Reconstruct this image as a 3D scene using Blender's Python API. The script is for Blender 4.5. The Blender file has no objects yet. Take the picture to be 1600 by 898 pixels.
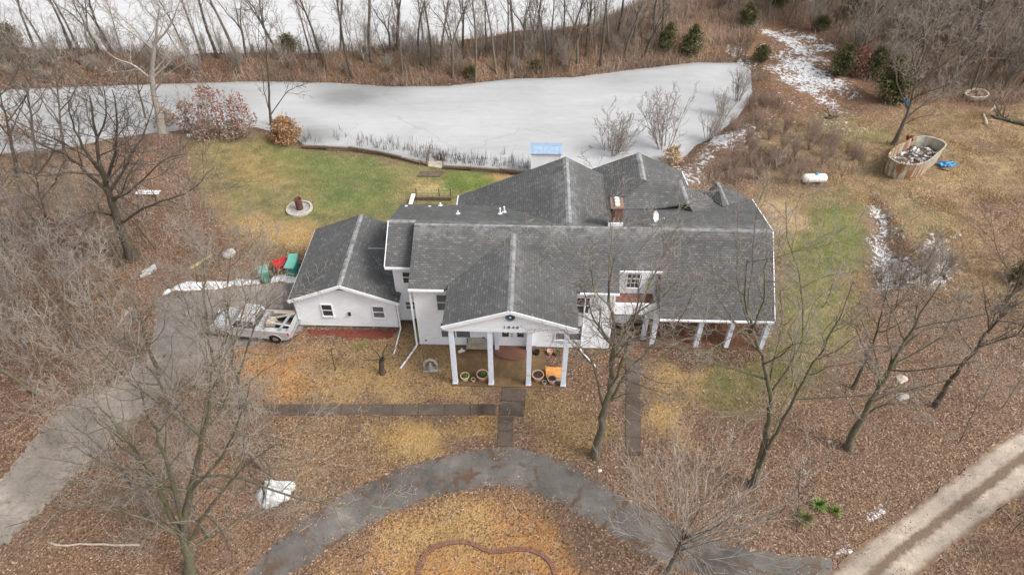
import bpy, bmesh, math, random
import numpy as np
from mathutils import Vector, Matrix

# ------------------------------------------------------------------ camera, sky, sun, exposure
scene = bpy.context.scene
COL = scene.collection
CAM_H, FPX, TILT = 32.0, 1067.0, math.radians(43.3)
cam_d = bpy.data.cameras.new('camera')
cam = bpy.data.objects.new('camera', cam_d)
COL.objects.link(cam)
cam.location = (0, 0, CAM_H)
cam.rotation_euler = (math.radians(90) - TILT, 0, 0)
cam_d.sensor_width = 36.0
cam_d.lens = 36.0 * FPX / 1600.0
cam_d.clip_start = 0.5
cam_d.clip_end = 2000
scene.camera = cam

SUN_EL, SUN_AZ = math.radians(48), math.radians(112)      # azimuth clockwise from +Y
world = bpy.data.worlds.new('World')
scene.world = world
world.use_nodes = True
wn = world.node_tree
for n in list(wn.nodes):
    wn.nodes.remove(n)
sky = wn.nodes.new('ShaderNodeTexSky')
sky.sky_type = 'NISHITA'
sky.sun_disc = False
sky.sun_elevation = SUN_EL
sky.sun_rotation = SUN_AZ
sky.air_density = 1.0
sky.dust_density = 4.0
hs = wn.nodes.new('ShaderNodeHueSaturation')
hs.inputs['Saturation'].default_value = 0.22          # thick overcast: a nearly white sky
bg = wn.nodes.new('ShaderNodeBackground')
bg.inputs['Strength'].default_value = 0.15
wo = wn.nodes.new('ShaderNodeOutputWorld')
wn.links.new(sky.outputs[0], hs.inputs['Color'])
wn.links.new(hs.outputs[0], bg.inputs[0])
wn.links.new(bg.outputs[0], wo.inputs[0])

sun_d = bpy.data.lights.new('sun', 'SUN')
sun_d.energy = 1.2
sun_d.angle = math.radians(18)
sun_d.color = (1.0, 0.97, 0.93)
sun = bpy.data.objects.new('sun', sun_d)
COL.objects.link(sun)
sdir = Vector((math.sin(SUN_AZ) * math.cos(SUN_EL), math.cos(SUN_AZ) * math.cos(SUN_EL), math.sin(SUN_EL)))
sun.rotation_euler = (-sdir).to_track_quat('-Z', 'Y').to_euler()

scene.view_settings.view_transform = 'Standard'
scene.view_settings.look = 'None'
scene.view_settings.gamma = 1.0
scene.view_settings.use_curve_mapping = False
scene.view_settings.exposure = 0.85

random.seed(7)
NP = np.random.default_rng(11)

# ------------------------------------------------------------------ survey: photo pixel -> point on the site
CT, ST = math.cos(TILT), math.sin(TILT)
def ray(px, py):
    dx = (px - 800) / FPX; dy = -(py - 449) / FPX
    return dx, CT + dy * ST, -ST + dy * CT
def gp(px, py, z=0.0):
    d = ray(px, py); t = (z - CAM_H) / d[2]
    return d[0] * t, d[1] * t
def on_plane(px, py, Y):
    d = ray(px, py); t = Y / d[1]
    return d[0] * t, Y, CAM_H + d[2] * t

def sdist(poly, X, Y):
    """signed distance to a polygon, negative inside"""
    X = np.asarray(X, float); Y = np.asarray(Y, float)
    P = np.asarray(poly, float); n = len(P)
    d = np.full(X.shape, 1e9); ins = np.zeros(X.shape, bool)
    for i in range(n):
        ax, ay = P[i]; bx, by = P[(i + 1) % n]
        ex, ey = bx - ax, by - ay
        t = np.clip(((X - ax) * ex + (Y - ay) * ey) / (ex * ex + ey * ey + 1e-12), 0, 1)
        d = np.minimum(d, (X - ax - t * ex) ** 2 + (Y - ay - t * ey) ** 2)
        c = ((ay > Y) != (by > Y)) & (X < ex * (Y - ay) / (ey + (1e-12 if ey == 0 else 0)) + ax)
        ins ^= c
    d = np.sqrt(d)
    return np.where(ins, -d, d)
def sm(a, b, x):
    t = np.clip((x - a) / (b - a), 0, 1)
    return t * t * (3 - 2 * t)

WATER = -0.6
def poly_px(pts, z=0.0):
    return [gp(x, y, z) for x, y in pts]
POND = poly_px([(-260, 150), (0, 141), (130, 136), (250, 132), (400, 128), (520, 130), (610, 136), (700, 135), (800, 124),
                (900, 121), (1000, 108), (1090, 98), (1150, 99), (1172, 108), (1174, 150), (1150, 185), (1110, 215), (1085, 228),
                (1062, 252), (1010, 272), (950, 280), (830, 271), (760, 263), (700, 258), (655, 250), (600, 238), (545, 231),
                (480, 228), (462, 214), (400, 198), (330, 200), (260, 205), (180, 215), (100, 232), (0, 240), (-260, 250)], WATER)
fp = poly_px([(-300, 72), (0, 76), (150, 78), (300, 88), (400, 85), (480, 84), (560, 80), (640, 76), (700, 71), (760, 60),
              (800, 54), (870, 49), (920, 40), (960, 22), (1000, 2), (1040, -30)], WATER)
FARPOND = fp + [(60, 190), (20, 260), (-120, 300), (-260, 260), (-260, 120)]
DITCH = poly_px([(1362, 308), (1385, 330), (1402, 380), (1400, 440), (1370, 450), (1366, 400), (1368, 350)])

def height(X, Y):
    X = np.asarray(X, float); Y = np.asarray(Y, float)
    d1 = sdist(POND, X, Y); d2 = sdist(FARPOND, X, Y)
    d = np.minimum(d1, d2)
    h = np.where(d > 0, WATER + 0.6 * sm(0, 2.2, d), WATER + np.maximum(d * 0.5, -1.5))
    dam = sm(0.3, 3.2, d) * sm(60, 64, Y) * (1 - sm(18, 26, X))
    h = h + dam * 0.7
    dd = sdist(DITCH, X, Y)
    h = h - 0.55 * (1 - sm(-0.6, 0.9, dd))
    rough = np.maximum(sm(58, 64, Y), sm(26, 34, np.abs(X)))
    h = h + rough * 0.12 * (np.sin(X * 0.9 + Y * 0.35) + np.sin(Y * 1.1 - X * 0.4 + 1.7)) * sm(0.5, 2.5, d)
    return h
def hz(x, y):
    return float(height(np.array([x]), np.array([y]))[0])
def site(px, py):
    z = 0.0
    for _ in range(4):
        x, y = gp(px, py, z); z = hz(x, y)
    return x, y, z

# ------------------------------------------------------------------ materials
def newmat(name, rough=0.8, spec=0.3):
    m = bpy.data.materials.new(name); m.use_nodes = True
    b = m.node_tree.nodes['Principled BSDF']
    b.inputs['Roughness'].default_value = rough
    b.inputs['Specular IOR Level'].default_value = spec
    return m, m.node_tree, b
class NT:
    def __init__(s, nt): s.nt = nt
    def n(s, t, **kw):
        o = s.nt.nodes.new(t)
        for k, v in kw.items():
            if k.startswith('i_'):
                o.inputs[int(k[2:])].default_value = v
            else: setattr(o, k, v)
        return o
    def l(s, a, b): s.nt.links.new(a, b)
    def math(s, op, a, b=None, c=None, clamp=False):
        o = s.nt.nodes.new('ShaderNodeMath'); o.operation = op; o.use_clamp = clamp
        for i, v in enumerate((a, b, c)):
            if v is None: continue
            if isinstance(v, (int, float)): o.inputs[i].default_value = v
            else: s.l(v, o.inputs[i])
        return o.outputs[0]
    def vmath(s, op, a, b=None):
        o = s.nt.nodes.new('ShaderNodeVectorMath'); o.operation = op
        for i, v in enumerate((a, b)):
            if v is None: continue
            if isinstance(v, (tuple, list)): o.inputs[i].default_value = v
            else: s.l(v, o.inputs[i])
        return o
    def mix(s, fac, a, b, blend='MIX'):
        o = s.nt.nodes.new('ShaderNodeMix'); o.data_type = 'RGBA'; o.blend_type = blend
        for i, v in ((0, fac), (6, a), (7, b)):
            if isinstance(v, (int, float)): o.inputs[i].default_value = v
            elif isinstance(v, (tuple, list)): o.inputs[i].default_value = (*v[:3], 1)
            else: s.l(v, o.inputs[i])
        return o.outputs[2]
    def noise(s, scale, detail=4, rough=0.6, vec=None, dist=0.0):
        o = s.nt.nodes.new('ShaderNodeTexNoise')
        o.inputs['Scale'].default_value = scale; o.inputs['Detail'].default_value = detail
        o.inputs['Roughness'].default_value = rough; o.inputs['Distortion'].default_value = dist
        if vec is not None: s.l(vec, o.inputs['Vector'])
        return o.outputs[0]
    def ramp(s, fac, stops, interp='LINEAR'):
        o = s.nt.nodes.new('ShaderNodeValToRGB'); cr = o.color_ramp; cr.interpolation = interp
        while len(cr.elements) < len(stops): cr.elements.new(0.5)
        for e, (p, c) in zip(cr.elements, stops):
            e.position = p; e.color = (*c[:3], 1) if len(c) > 1 else (c[0], c[0], c[0], 1)
        s.l(fac, o.inputs[0]); return o.outputs[0]
    def bump(s, h, strength=0.3, dist=0.02):
        o = s.nt.nodes.new('ShaderNodeBump'); o.inputs['Strength'].default_value = strength
        o.inputs['Distance'].default_value = dist; s.l(h, o.inputs['Height']); return o.outputs[0]
    def pos(s): return s.nt.nodes.new('ShaderNodeNewGeometry').outputs['Position']

def simple(name, col, rough=0.7, var=0.25, scale=6.0, spec=0.3, metal=0.0, bump=0.0):
    m, nt, b = newmat(name, rough, spec); N = NT(nt)
    tc = N.n('ShaderNodeTexCoord').outputs['Object']
    f = N.noise(scale, 6, 0.65, tc)
    lo = tuple(c * (1 - var) for c in col); hi = tuple(min(1, c * (1 + var)) for c in col)
    N.l(N.ramp(f, [(0.3, lo), (0.7, hi)]), b.inputs['Base Color'])
    b.inputs['Metallic'].default_value = metal
    if bump: N.l(N.bump(f, bump, 0.02), b.inputs['Normal'])
    return m

def mat_shingle():
    m, nt, b = newmat('asphalt_shingle', 0.95, 0.08); N = NT(nt)
    g = N.n('ShaderNodeNewGeometry')
    t = N.vmath('NORMALIZE', N.vmath('CROSS_PRODUCT', (0, 0, 1), g.outputs['True Normal']).outputs[0]).outputs[0]
    bt = N.vmath('CROSS_PRODUCT', g.outputs['True Normal'], t).outputs[0]
    u = N.vmath('DOT_PRODUCT', g.outputs['Position'], t).outputs['Value']
    v = N.vmath('DOT_PRODUCT', g.outputs['Position'], bt).outputs['Value']
    c = N.n('ShaderNodeCombineXYZ'); N.l(u, c.inputs[0]); N.l(v, c.inputs[1])
    br = N.n('ShaderNodeTexBrick'); br.offset = 0.5; br.squash = 1.0
    N.l(c.outputs[0], br.inputs['Vector'])
    br.inputs['Color1'].default_value = (0, 0, 0, 1); br.inputs['Color2'].default_value = (1, 1, 1, 1)
    br.inputs['Mortar'].default_value = (0, 0, 0, 1)
    br.inputs['Scale'].default_value = 1.0; br.inputs['Mortar Size'].default_value = 0.012
    br.inputs['Mortar Smooth'].default_value = 0.3
    br.inputs['Brick Width'].default_value = 0.26; br.inputs['Row Height'].default_value = 0.15
    tone = N.ramp(br.outputs['Color'], [(0.0, (0.116, 0.115, 0.113)), (0.5, (0.130, 0.129, 0.127)), (0.85, (0.142, 0.141, 0.138)), (1.0, (0.190, 0.188, 0.185))])
    big = N.noise(0.55, 5, 0.65, g.outputs['Position'])
    fine = N.noise(9, 5, 0.7, g.outputs['Position'])
    # streaks that run down the slope
    sc = N.n('ShaderNodeCombineXYZ'); N.l(N.math('MULTIPLY', u, 2.2), sc.inputs[0]); N.l(N.math('MULTIPLY', v, 0.25), sc.inputs[1])
    st = N.noise(1.0, 5, 0.6, sc.outputs[0])
    k = N.math('MULTIPLY_ADD', big, 0.5, 0.52)
    k = N.math('MULTIPLY', k, N.math('MULTIPLY_ADD', fine, 0.6, 0.7))
    k = N.math('MULTIPLY', k, N.math('MULTIPLY_ADD', st, 0.5, 0.8))
    kk = N.n('ShaderNodeCombineXYZ')
    for i in range(3): N.l(k, kk.inputs[i])
    colr = N.mix(1.0, tone, kk.outputs[0], 'MULTIPLY')
    # gaps between the shingle tabs are dark felt
    colr = N.mix(N.math('MULTIPLY', br.outputs['Fac'], 0.55), colr, (0.03, 0.03, 0.03))
    zz = N.n('ShaderNodeSeparateXYZ'); N.l(g.outputs['Position'], zz.inputs[0])
    wear = N.math('MULTIPLY', N.ramp(zz.outputs[2], [(0.0, (0,)), (1.0, (1,))]), 1.0)
    wz = N.n('ShaderNodeMapRange'); N.l(zz.outputs[2], wz.inputs[0]); wz.inputs[1].default_value = 6.25; wz.inputs[2].default_value = 6.72
    wn_ = N.ramp(N.noise(1.6, 6, 0.7, g.outputs['Position']), [(0.42, (0,)), (0.62, (1,))])
    colr = N.mix(N.math('MULTIPLY', N.math('MULTIPLY', wz.outputs[0], wn_), 0.5), colr, (0.30, 0.295, 0.285))
    N.l(colr, b.inputs['Base Color'])
    saw = N.math('FRACT', N.math('DIVIDE', v, 0.15))
    hgt = N.math('ADD', N.math('MULTIPLY', saw, -0.7), N.math('MULTIPLY', br.outputs['Color'], 0.35))
    N.l(N.bump(hgt, 0.6, 0.02), b.inputs['Normal'])
    return m

def mat_ground():
    m, nt, b = newmat('ground_cover', 0.95, 0.1); N = NT(nt)
    P = N.pos()
    zone = N.n('ShaderNodeAttribute', attribute_name='zone').outputs['Color']
    zone = N.mix(1.0, zone, N.ramp(N.noise(0.4, 6, 0.65, P), [(0.3, (0.70, 0.74, 0.78)), (0.5, (1, 1, 1)), (0.7, (1.22, 1.16, 1.08))]), 'MULTIPLY')
    msk = N.n('ShaderNodeAttribute', attribute_name='mask')
    sep = N.n('ShaderNodeSeparateColor'); N.l(msk.outputs['Color'], sep.inputs[0])
    leaf, snow, grass = sep.outputs[0], sep.outputs[1], sep.outputs[2]
    n_big = N.noise(0.22, 6, 0.62, P)
    n_mid = N.noise(1.3, 8, 0.7, P)
    n_fine = N.noise(11, 8, 0.75, P)
    mp = N.n('ShaderNodeMapping'); N.l(P, mp.inputs[0]); mp.inputs['Scale'].default_value = (6, 2.2, 4)
    mp.inputs['Rotation'].default_value = (0, 0, 0.6)
    n_tuft = N.noise(1.2, 8, 0.75, mp.outputs[0], 0.6)
    k = N.math('MULTIPLY', N.math('MULTIPLY_ADD', n_fine, 1.3, 0.35), N.math('MULTIPLY_ADD', n_tuft, 1.0, 0.5))
    k = N.math('MULTIPLY', k, N.math('MULTIPLY_ADD', n_mid, 0.7, 0.65))
    kk = N.n('ShaderNodeCombineXYZ')
    for i in range(3): N.l(k, kk.inputs[i])
    base = N.mix(1.0, zone, kk.outputs[0], 'MULTIPLY')
    # straw and bare soil patches
    straw = N.mix(N.ramp(N.math('ADD', N.math('MULTIPLY', n_mid, 0.5), N.math('MULTIPLY', N.noise(0.55, 6, 0.65, P), 0.5)), [(0.44, (0,)), (0.58, (1,))]), base, N.mix(1.0, (0.43, 0.31, 0.16), kk.outputs[0], 'MULTIPLY'))
    base = N.mix(N.math('MULTIPLY', grass, 0.75), base, straw)
    # single dead leaves
    vr = N.n('ShaderNodeTexVoronoi', feature='F1'); vr.inputs['Scale'].default_value = 12.0
    wob = N.n('ShaderNodeTexNoise'); wob.inputs['Scale'].default_value = 9; N.l(P, wob.inputs['Vector'])
    pv = N.vmath('ADD', P, N.vmath('MULTIPLY', wob.outputs[1], (0.09, 0.09, 0.0)).outputs[0]).outputs[0]
    N.l(pv, vr.inputs['Vector'])
    vs = N.n('ShaderNodeSeparateColor'); N.l(vr.outputs['Color'], vs.inputs[0])
    lc = N.ramp(vs.outputs[0], [(0.0, (0.078, 0.050, 0.037)), (0.25, (0.135, 0.082, 0.057)), (0.5, (0.20, 0.122, 0.083)),
                                (0.78, (0.265, 0.162, 0.105)), (0.92, (0.37, 0.255, 0.175)), (1.0, (0.50, 0.40, 0.31))])
    lf = N.math('ADD', leaf, N.math('MULTIPLY', N.math('SUBTRACT', n_mid, 0.5), 0.9))
    lf = N.math('ADD', lf, N.math('MULTIPLY', N.math('SUBTRACT', n_big, 0.5), 1.5))
    lf = N.math('ADD', lf, N.math('MULTIPLY', N.math('SUBTRACT', vs.outputs[1], 0.5), 0.9))
    lf = N.math('MULTIPLY', N.math('SUBTRACT', lf, 0.40), 5.0, clamp=True)
    lf = N.math('MULTIPLY', lf, N.ramp(vr.outputs['Distance'], [(0.50, (1,)), (0.75, (0.5,))]))
    lf = N.math('MULTIPLY', lf, 0.9)
    col = N.mix(lf, base, lc)
    # snow lying in broken patches
    n_s = N.noise(2.6, 10, 0.78, P, 0.5)
    sf = N.math('ADD', snow, N.math('MULTIPLY', N.math('SUBTRACT', n_s, 0.5), 2.7))
    sf = N.math('MULTIPLY', N.math('SUBTRACT', sf, 0.50), 7.0, clamp=True)
    sf = N.math('MULTIPLY', sf, N.ramp(snow, [(0.04, (0,)), (0.12, (1,))]))
    col = N.mix(sf, col, N.ramp(N.noise(3.5, 7, 0.75, P), [(0.36, (0.42, 0.41, 0.40)), (0.52, (0.70, 0.705, 0.72)), (0.7, (0.78, 0.79, 0.81))]))
    N.l(col, b.inputs['Base Color'])
    hh = N.math('ADD', N.math('MULTIPLY', n_fine, 0.6), N.math('MULTIPLY', vr.outputs['Distance'], 0.7))
    hh = N.math('ADD', hh, N.math('MULTIPLY', n_tuft, 0.5))
    N.l(N.bump(hh, 0.9, 0.12), b.inputs['Normal'])
    return m

def mat_pave(name, col, leafy=0.35, rough=0.8, crack=0.0, tracks=False, scale=1.0, slab=0.0):
    m, nt, b = newmat(name, rough, 0.12); N = NT(nt)
    P = N.pos()
    e = N.n('ShaderNodeAttribute', attribute_name='edge').outputs['Fac']
    s = N.n('ShaderNodeAttribute', attribute_name='side').outputs['Fac']
    n_big = N.noise(0.5, 6, 0.65, P); n_mid = N.noise(2.2, 8, 0.7, P); n_fine = N.noise(14, 6, 0.75, P)
    c = N.ramp(N.math('ADD', N.math('MULTIPLY', n_big, 0.4), N.math('MULTIPLY', N.noise(0.24, 5, 0.62, P), 0.6)), [(0.36, tuple(x * 0.42 for x in col)), (0.47, tuple(x * 0.85 for x in col)), (0.54, col), (0.63, tuple(min(1, x * 1.5) for x in col))])
    k = N.math('MULTIPLY', N.math('MULTIPLY_ADD', n_fine, 0.9, 0.55), N.math('MULTIPLY_ADD', n_mid, 0.7, 0.65))
    kk = N.n('ShaderNodeCombineXYZ')
    for i in range(3): N.l(k, kk.inputs[i])
    c = N.mix(1.0, c, kk.outputs[0], 'MULTIPLY')
    if tracks:
        w = N.math('ADD', s, N.math('MULTIPLY', N.math('SUBTRACT', n_mid, 0.5), 0.28))
        mid = N.ramp(w, [(0.36, (0,)), (0.43, (1,)), (0.54, (1,)), (0.62, (0,))])
        c = N.mix(N.math('MULTIPLY', mid, N.math('MULTIPLY_ADD', n_fine, 1.5, 0.15), clamp=True), c, (0.135, 0.092, 0.062))
        gv = N.noise(9, 8, 0.85, P)
        c = N.mix(N.ramp(gv, [(0.52, (0,)), (0.66, (0.75,))]), c, (0.16, 0.12, 0.088))
        ed = N.math('ADD', e, N.math('MULTIPLY', N.math('SUBTRACT', N.noise(1.1, 8, 0.75, P), 0.5), 0.75))
        c = N.mix(N.ramp(ed, [(0.72, (0,)), (0.92, (1,))]), c, (0.165, 0.115, 0.083))
    if crack:
        vr = N.n('ShaderNodeTexVoronoi', feature='DISTANCE_TO_EDGE'); vr.inputs['Scale'].default_value = 0.42
        wob = N.n('ShaderNodeTexNoise'); wob.inputs['Scale'].default_value = 1.2; wob.inputs['Detail'].default_value = 6; N.l(P, wob.inputs['Vector'])
        N.l(N.vmath('ADD', P, wob.outputs[1]).outputs[0], vr.inputs['Vector'])
        ck = N.ramp(vr.outputs['Distance'], [(0.0, (1,)), (0.03, (0.7,)), (0.055, (0,))])
        ck = N.math('MULTIPLY', ck, N.ramp(N.noise(0.8, 4, 0.6, P), [(0.45, (0,)), (0.58, (1,))]))
        c = N.mix(N.math('MULTIPLY', ck, crack), c, (0.10, 0.058, 0.035))
    # dead leaves blown in from the edges
    vr = N.n('ShaderNodeTexVoronoi', feature='F1'); vr.inputs['Scale'].default_value = 8; N.l(P, vr.inputs['Vector'])
    vs = N.n('ShaderNodeSeparateColor'); N.l(vr.outputs['Color'], vs.inputs[0])
    lc = N.ramp(vs.outputs[0], [(0, (0.05, 0.03, 0.02)), (0.5, (0.17, 0.095, 0.055)), (0.85, (0.27, 0.16, 0.09)), (1, (0.45, 0.33, 0.22))])
    f = N.math('MULTIPLY', N.math('POWER', e, 5.0), 0.85)
    f = N.math('ADD', f, N.math('MULTIPLY', N.math('SUBTRACT', n_mid, 0.5), 1.1))
    f = N.math('ADD', f, N.math('MULTIPLY', N.math('SUBTRACT', vs.outputs[1], 0.5), 0.8))
    f = N.math('MULTIPLY', N.math('SUBTRACT', f, 0.62 - leafy), 5.0, clamp=True)
    f = N.math('MULTIPLY', f, 0.85)
    c = N.mix(f, c, lc)
    N.l(c, b.inputs['Base Color'])
    N.l(N.bump(N.math('ADD', n_fine, N.math('MULTIPLY', f, 0.8)), 0.4, 0.03), b.inputs['Normal'])
    return m

def mat_ice(name, col, dark, seed):
    m, nt, b = newmat(name, 0.35, 0.35); N = NT(nt)
    P = N.pos()
    mp = N.n('ShaderNodeMapping'); N.l(P, mp.inputs[0]); mp.inputs['Location'].default_value = (seed, seed * 0.7, 0); mp.inputs['Scale'].default_value = (0.5, 1.0, 1)
    a = N.noise(0.16, 7, 0.6, mp.outputs[0], 0.5); f = N.noise(1.6, 8, 0.7, mp.outputs[0])
    c = N.ramp(a, [(0.28, dark), (0.42, tuple(0.35 * d + 0.65 * x for d, x in zip(dark, col))), (0.56, col), (0.72, tuple(min(1, x * 1.1) for x in col))])
    st = N.n('ShaderNodeMapping'); N.l(P, st.inputs[0]); st.inputs['Scale'].default_value = (0.10, 1.3, 1); st.inputs['Rotation'].default_value = (0, 0, 0.09)
    c = N.mix(1.0, c, N.ramp(N.noise(0.8, 6, 0.65, st.outputs[0]), [(0.3, (0.945,)), (0.5, (1.0,)), (0.7, (1.04,))]), 'MULTIPLY')
    ck = N.n('ShaderNodeTexVoronoi', feature='DISTANCE_TO_EDGE'); ck.inputs['Scale'].default_value = 0.09
    wv = N.n('ShaderNodeTexNoise'); wv.inputs['Scale'].default_value = 0.35; wv.inputs['Detail'].default_value = 6; N.l(P, wv.inputs['Vector'])
    N.l(N.vmath('ADD', P, N.vmath('MULTIPLY', wv.outputs[1], (5.0, 5.0, 0.0)).outputs[0]).outputs[0], ck.inputs['Vector'])
    cf = N.math('MULTIPLY', N.ramp(ck.outputs['Distance'], [(0.0, (1,)), (0.012, (0,))]), N.ramp(N.noise(0.07, 3, 0.5, P), [(0.46, (0,)), (0.6, (0.35,))]))
    c = N.mix(cf, c, (0.20, 0.205, 0.21))
    k = N.ramp(f, [(0.25, (0.88,)), (0.6, (1.03,))])
    c = N.mix(1.0, c, k, 'MULTIPLY')
    # specks: old leaves and refrozen slush
    v = N.n('ShaderNodeTexVoronoi', feature='F1'); v.inputs['Scale'].default_value = 0.55; N.l(mp.outputs[0], v.inputs['Vector'])
    sp = N.math('MULTIPLY', N.ramp(v.outputs['Distance'], [(0.0, (1,)), (0.05, (0,))]), N.ramp(N.noise(0.1, 3, 0.5, P), [(0.5, (0,)), (0.6, (1,))]))
    c = N.mix(N.math('MULTIPLY', sp, 0.7), c, (0.2, 0.19, 0.17))
    rim = N.n('ShaderNodeAttribute', attribute_name='melt').outputs['Fac']
    rm = N.math('ADD', rim, N.math('MULTIPLY', N.math('SUBTRACT', f, 0.5), 1.0), clamp=True)
    rm = N.math('MULTIPLY', rm, N.ramp(rim, [(0.02, (0,)), (0.3, (1,))]))
    c = N.mix(N.math('MULTIPLY', rm, 0.8), c, (0.17, 0.175, 0.165))
    N.l(c, b.inputs['Base Color'])
    N.l(N.ramp(f, [(0.3, (0.3,)), (0.7, (0.55,))]), b.inputs['Roughness'])
    N.l(N.bump(f, 0.15, 0.02), b.inputs['Normal'])
    return m

def mat_bark(name, lo, hi, moss=0.0):
    m, nt, b = newmat(name, 0.9, 0.15); N = NT(nt)
    P = N.pos()
    mp = N.n('ShaderNodeMapping'); N.l(P, mp.inputs[0]); mp.inputs['Scale'].default_value = (9, 9, 2.5)
    f = N.noise(1.0, 7, 0.7, mp.outputs[0])
    c = N.ramp(f, [(0.3, lo), (0.7, hi)])
    if moss:
        mf = N.ramp(N.noise(0.9, 5, 0.65, P), [(0.42, (0,)), (0.62, (1,))])
        c = N.mix(N.math('MULTIPLY', mf, moss), c, (0.13, 0.135, 0.055))
    N.l(c, b.inputs['Base Color'])
    N.l(N.bump(f, 0.7, 0.05), b.inputs['Normal'])
    return m

def mat_vary(name, stops, scale=0.9, rough=0.9):
    """colour that changes from piece to piece (per-face random stored in 'rnd')"""
    m, nt, b = newmat(name, rough, 0.12); N = NT(nt)
    r = N.n('ShaderNodeAttribute', attribute_name='rnd').outputs['Fac']
    f = N.math('ADD', N.math('MULTIPLY', r, 0.75), N.math('MULTIPLY', N.noise(scale, 4, 0.6, N.pos()), 0.35), clamp=True)
    N.l(N.ramp(f, stops), b.inputs['Base Color'])
    return m

M = {}
M['shingle'] = mat_shingle()
M['ridge'] = simple('weathered_ridge_shingle', (0.215, 0.213, 0.208), 0.95, 0.5, 3, 0.08)
def mat_siding():
    m, nt, b = newmat('white_lap_siding', 0.5, 0.35); N = NT(nt)
    P = N.pos()
    a = N.noise(0.8, 6, 0.65, P)
    mp = N.n('ShaderNodeMapping'); N.l(P, mp.inputs[0]); mp.inputs['Scale'].default_value = (2.5, 2.5, 14)
    f = N.noise(1.0, 5, 0.6, mp.outputs[0])
    c = N.ramp(a, [(0.3, (0.70, 0.71, 0.73)), (0.6, (0.80, 0.81, 0.825))])
    d = N.ramp(f, [(0.28, (0.88,)), (0.5, (1.0,))])
    N.l(N.mix(1.0, c, d, 'MULTIPLY'), b.inputs['Base Color'])
    return m
M['siding'] = mat_siding()
M['white'] = simple('white_painted_trim', (0.80, 0.81, 0.83), 0.45, 0.06, 2)
M['column'] = simple('pale_blue_white_paint', (0.70, 0.74, 0.82), 0.5, 0.08, 3)
M['glass'] = simple('dark_window_glass', (0.045, 0.047, 0.05), 0.12, 0.4, 1.5, 0.6)
M['screen'] = simple('grey_insect_screen', (0.13, 0.13, 0.14), 0.5, 0.25, 3)
M['brick'] = None
def mat_brick(name, c1, c2, mortar, w=0.22, h=0.075):
    m, nt, b = newmat(name, 0.9, 0.2); N = NT(nt)
    g = N.n('ShaderNodeNewGeometry')
    sp = N.n('ShaderNodeSeparateXYZ'); N.l(g.outputs['Position'], sp.inputs[0])
    c = N.n('ShaderNodeCombineXYZ'); N.l(N.math('ADD', sp.outputs[0], sp.outputs[1]), c.inputs[0]); N.l(sp.outputs[2], c.inputs[1])
    br = N.n('ShaderNodeTexBrick'); N.l(c.outputs[0], br.inputs['Vector'])
    br.inputs['Scale'].default_value = 1; br.inputs['Brick Width'].default_value = w; br.inputs['Row Height'].default_value = h
    br.inputs['Mortar Size'].default_value = 0.008
    br.inputs['Color1'].default_value = (*c1, 1); br.inputs['Color2'].default_value = (*c2, 1); br.inputs['Mortar'].default_value = (*mortar, 1)
    f = N.noise(12, 5, 0.7, g.outputs['Position'])
    N.l(N.mix(1.0, br.outputs[0], N.ramp(f, [(0.3, (0.7,)), (0.7, (1.2,))]), 'MULTIPLY'), b.inputs['Base Color'])
    return m
M['brick'] = mat_brick('old_chimney_brick', (0.20, 0.085, 0.055), (0.13, 0.06, 0.045), (0.25, 0.22, 0.19))
M['concrete'] = simple('grey_concrete', (0.33, 0.31, 0.28), 0.9, 0.3, 4, bump=0.3)
M['dark'] = simple('dark_rubber', (0.02, 0.02, 0.021), 0.8, 0.2)
M['steel'] = simple('galvanised_steel', (0.5, 0.51, 0.52), 0.4, 0.15, 5, metal=0.6)
M['snow'] = simple('old_snow', (0.62, 0.625, 0.64), 0.75, 0.18, 3, bump=0.5)
M['rust'] = simple('rusty_steel', (0.10, 0.045, 0.03), 0.9, 0.5, 9, bump=0.4)
M['wood'] = simple('weathered_timber', (0.14, 0.10, 0.07), 0.9, 0.4, 6, bump=0.3)
M['palewood'] = simple('bleached_wood', (0.42, 0.36, 0.29), 0.9, 0.3, 6, bump=0.3)
M['plywood'] = simple('orange_plywood', (0.62, 0.27, 0.075), 0.7, 0.25, 7)
M['terracotta'] = simple('faded_terracotta', (0.52, 0.33, 0.26), 0.85, 0.2, 6)
M['cream'] = simple('cream_glazed_clay', (0.58, 0.50, 0.34), 0.7, 0.2, 6)
M['soil'] = simple('potting_soil', (0.06, 0.042, 0.03), 0.95, 0.5, 20, bump=0.5)
M['green_bin'] = simple('green_bin_plastic', (0.05, 0.26, 0.20), 0.5, 0.15, 4)
M['green_lid'] = simple('faded_green_plastic', (0.12, 0.36, 0.29), 0.55, 0.15, 4)
M['red'] = simple('red_plastic', (0.45, 0.03, 0.03), 0.5, 0.3, 5)
M['blue'] = simple('blue_plastic_tarp', (0.05, 0.30, 0.62), 0.5, 0.35, 5)
M['truck'] = simple('silver_car_paint', (0.50, 0.505, 0.515), 0.3, 0.06, 2, 0.5, 0.25)
M['chrome'] = simple('dull_chrome', (0.62, 0.63, 0.65), 0.25, 0.1, 5, 0.5, 0.9)
M['tail'] = simple('red_lamp_lens', (0.55, 0.015, 0.02), 0.2, 0.1)
M['clear'] = simple('clear_lamp_lens', (0.7, 0.7, 0.7), 0.15, 0.1)
M['tank'] = simple('white_tank_paint', (0.74, 0.72, 0.66), 0.5, 0.1, 3)
M['stone'] = simple('grey_field_stone', (0.42, 0.37, 0.31), 0.9, 0.35, 5, bump=0.5)
M['darkstone'] = simple('dark_wet_stone', (0.13, 0.12, 0.115), 0.9, 0.4, 5, bump=0.5)
M['tarp'] = simple('white_plastic_sheet', (0.46, 0.46, 0.448), 0.6, 0.3, 3)
M['bluemetal'] = simple('pale_blue_roof_sheet', (0.27, 0.36, 0.47), 0.5, 0.15, 3)
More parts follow.
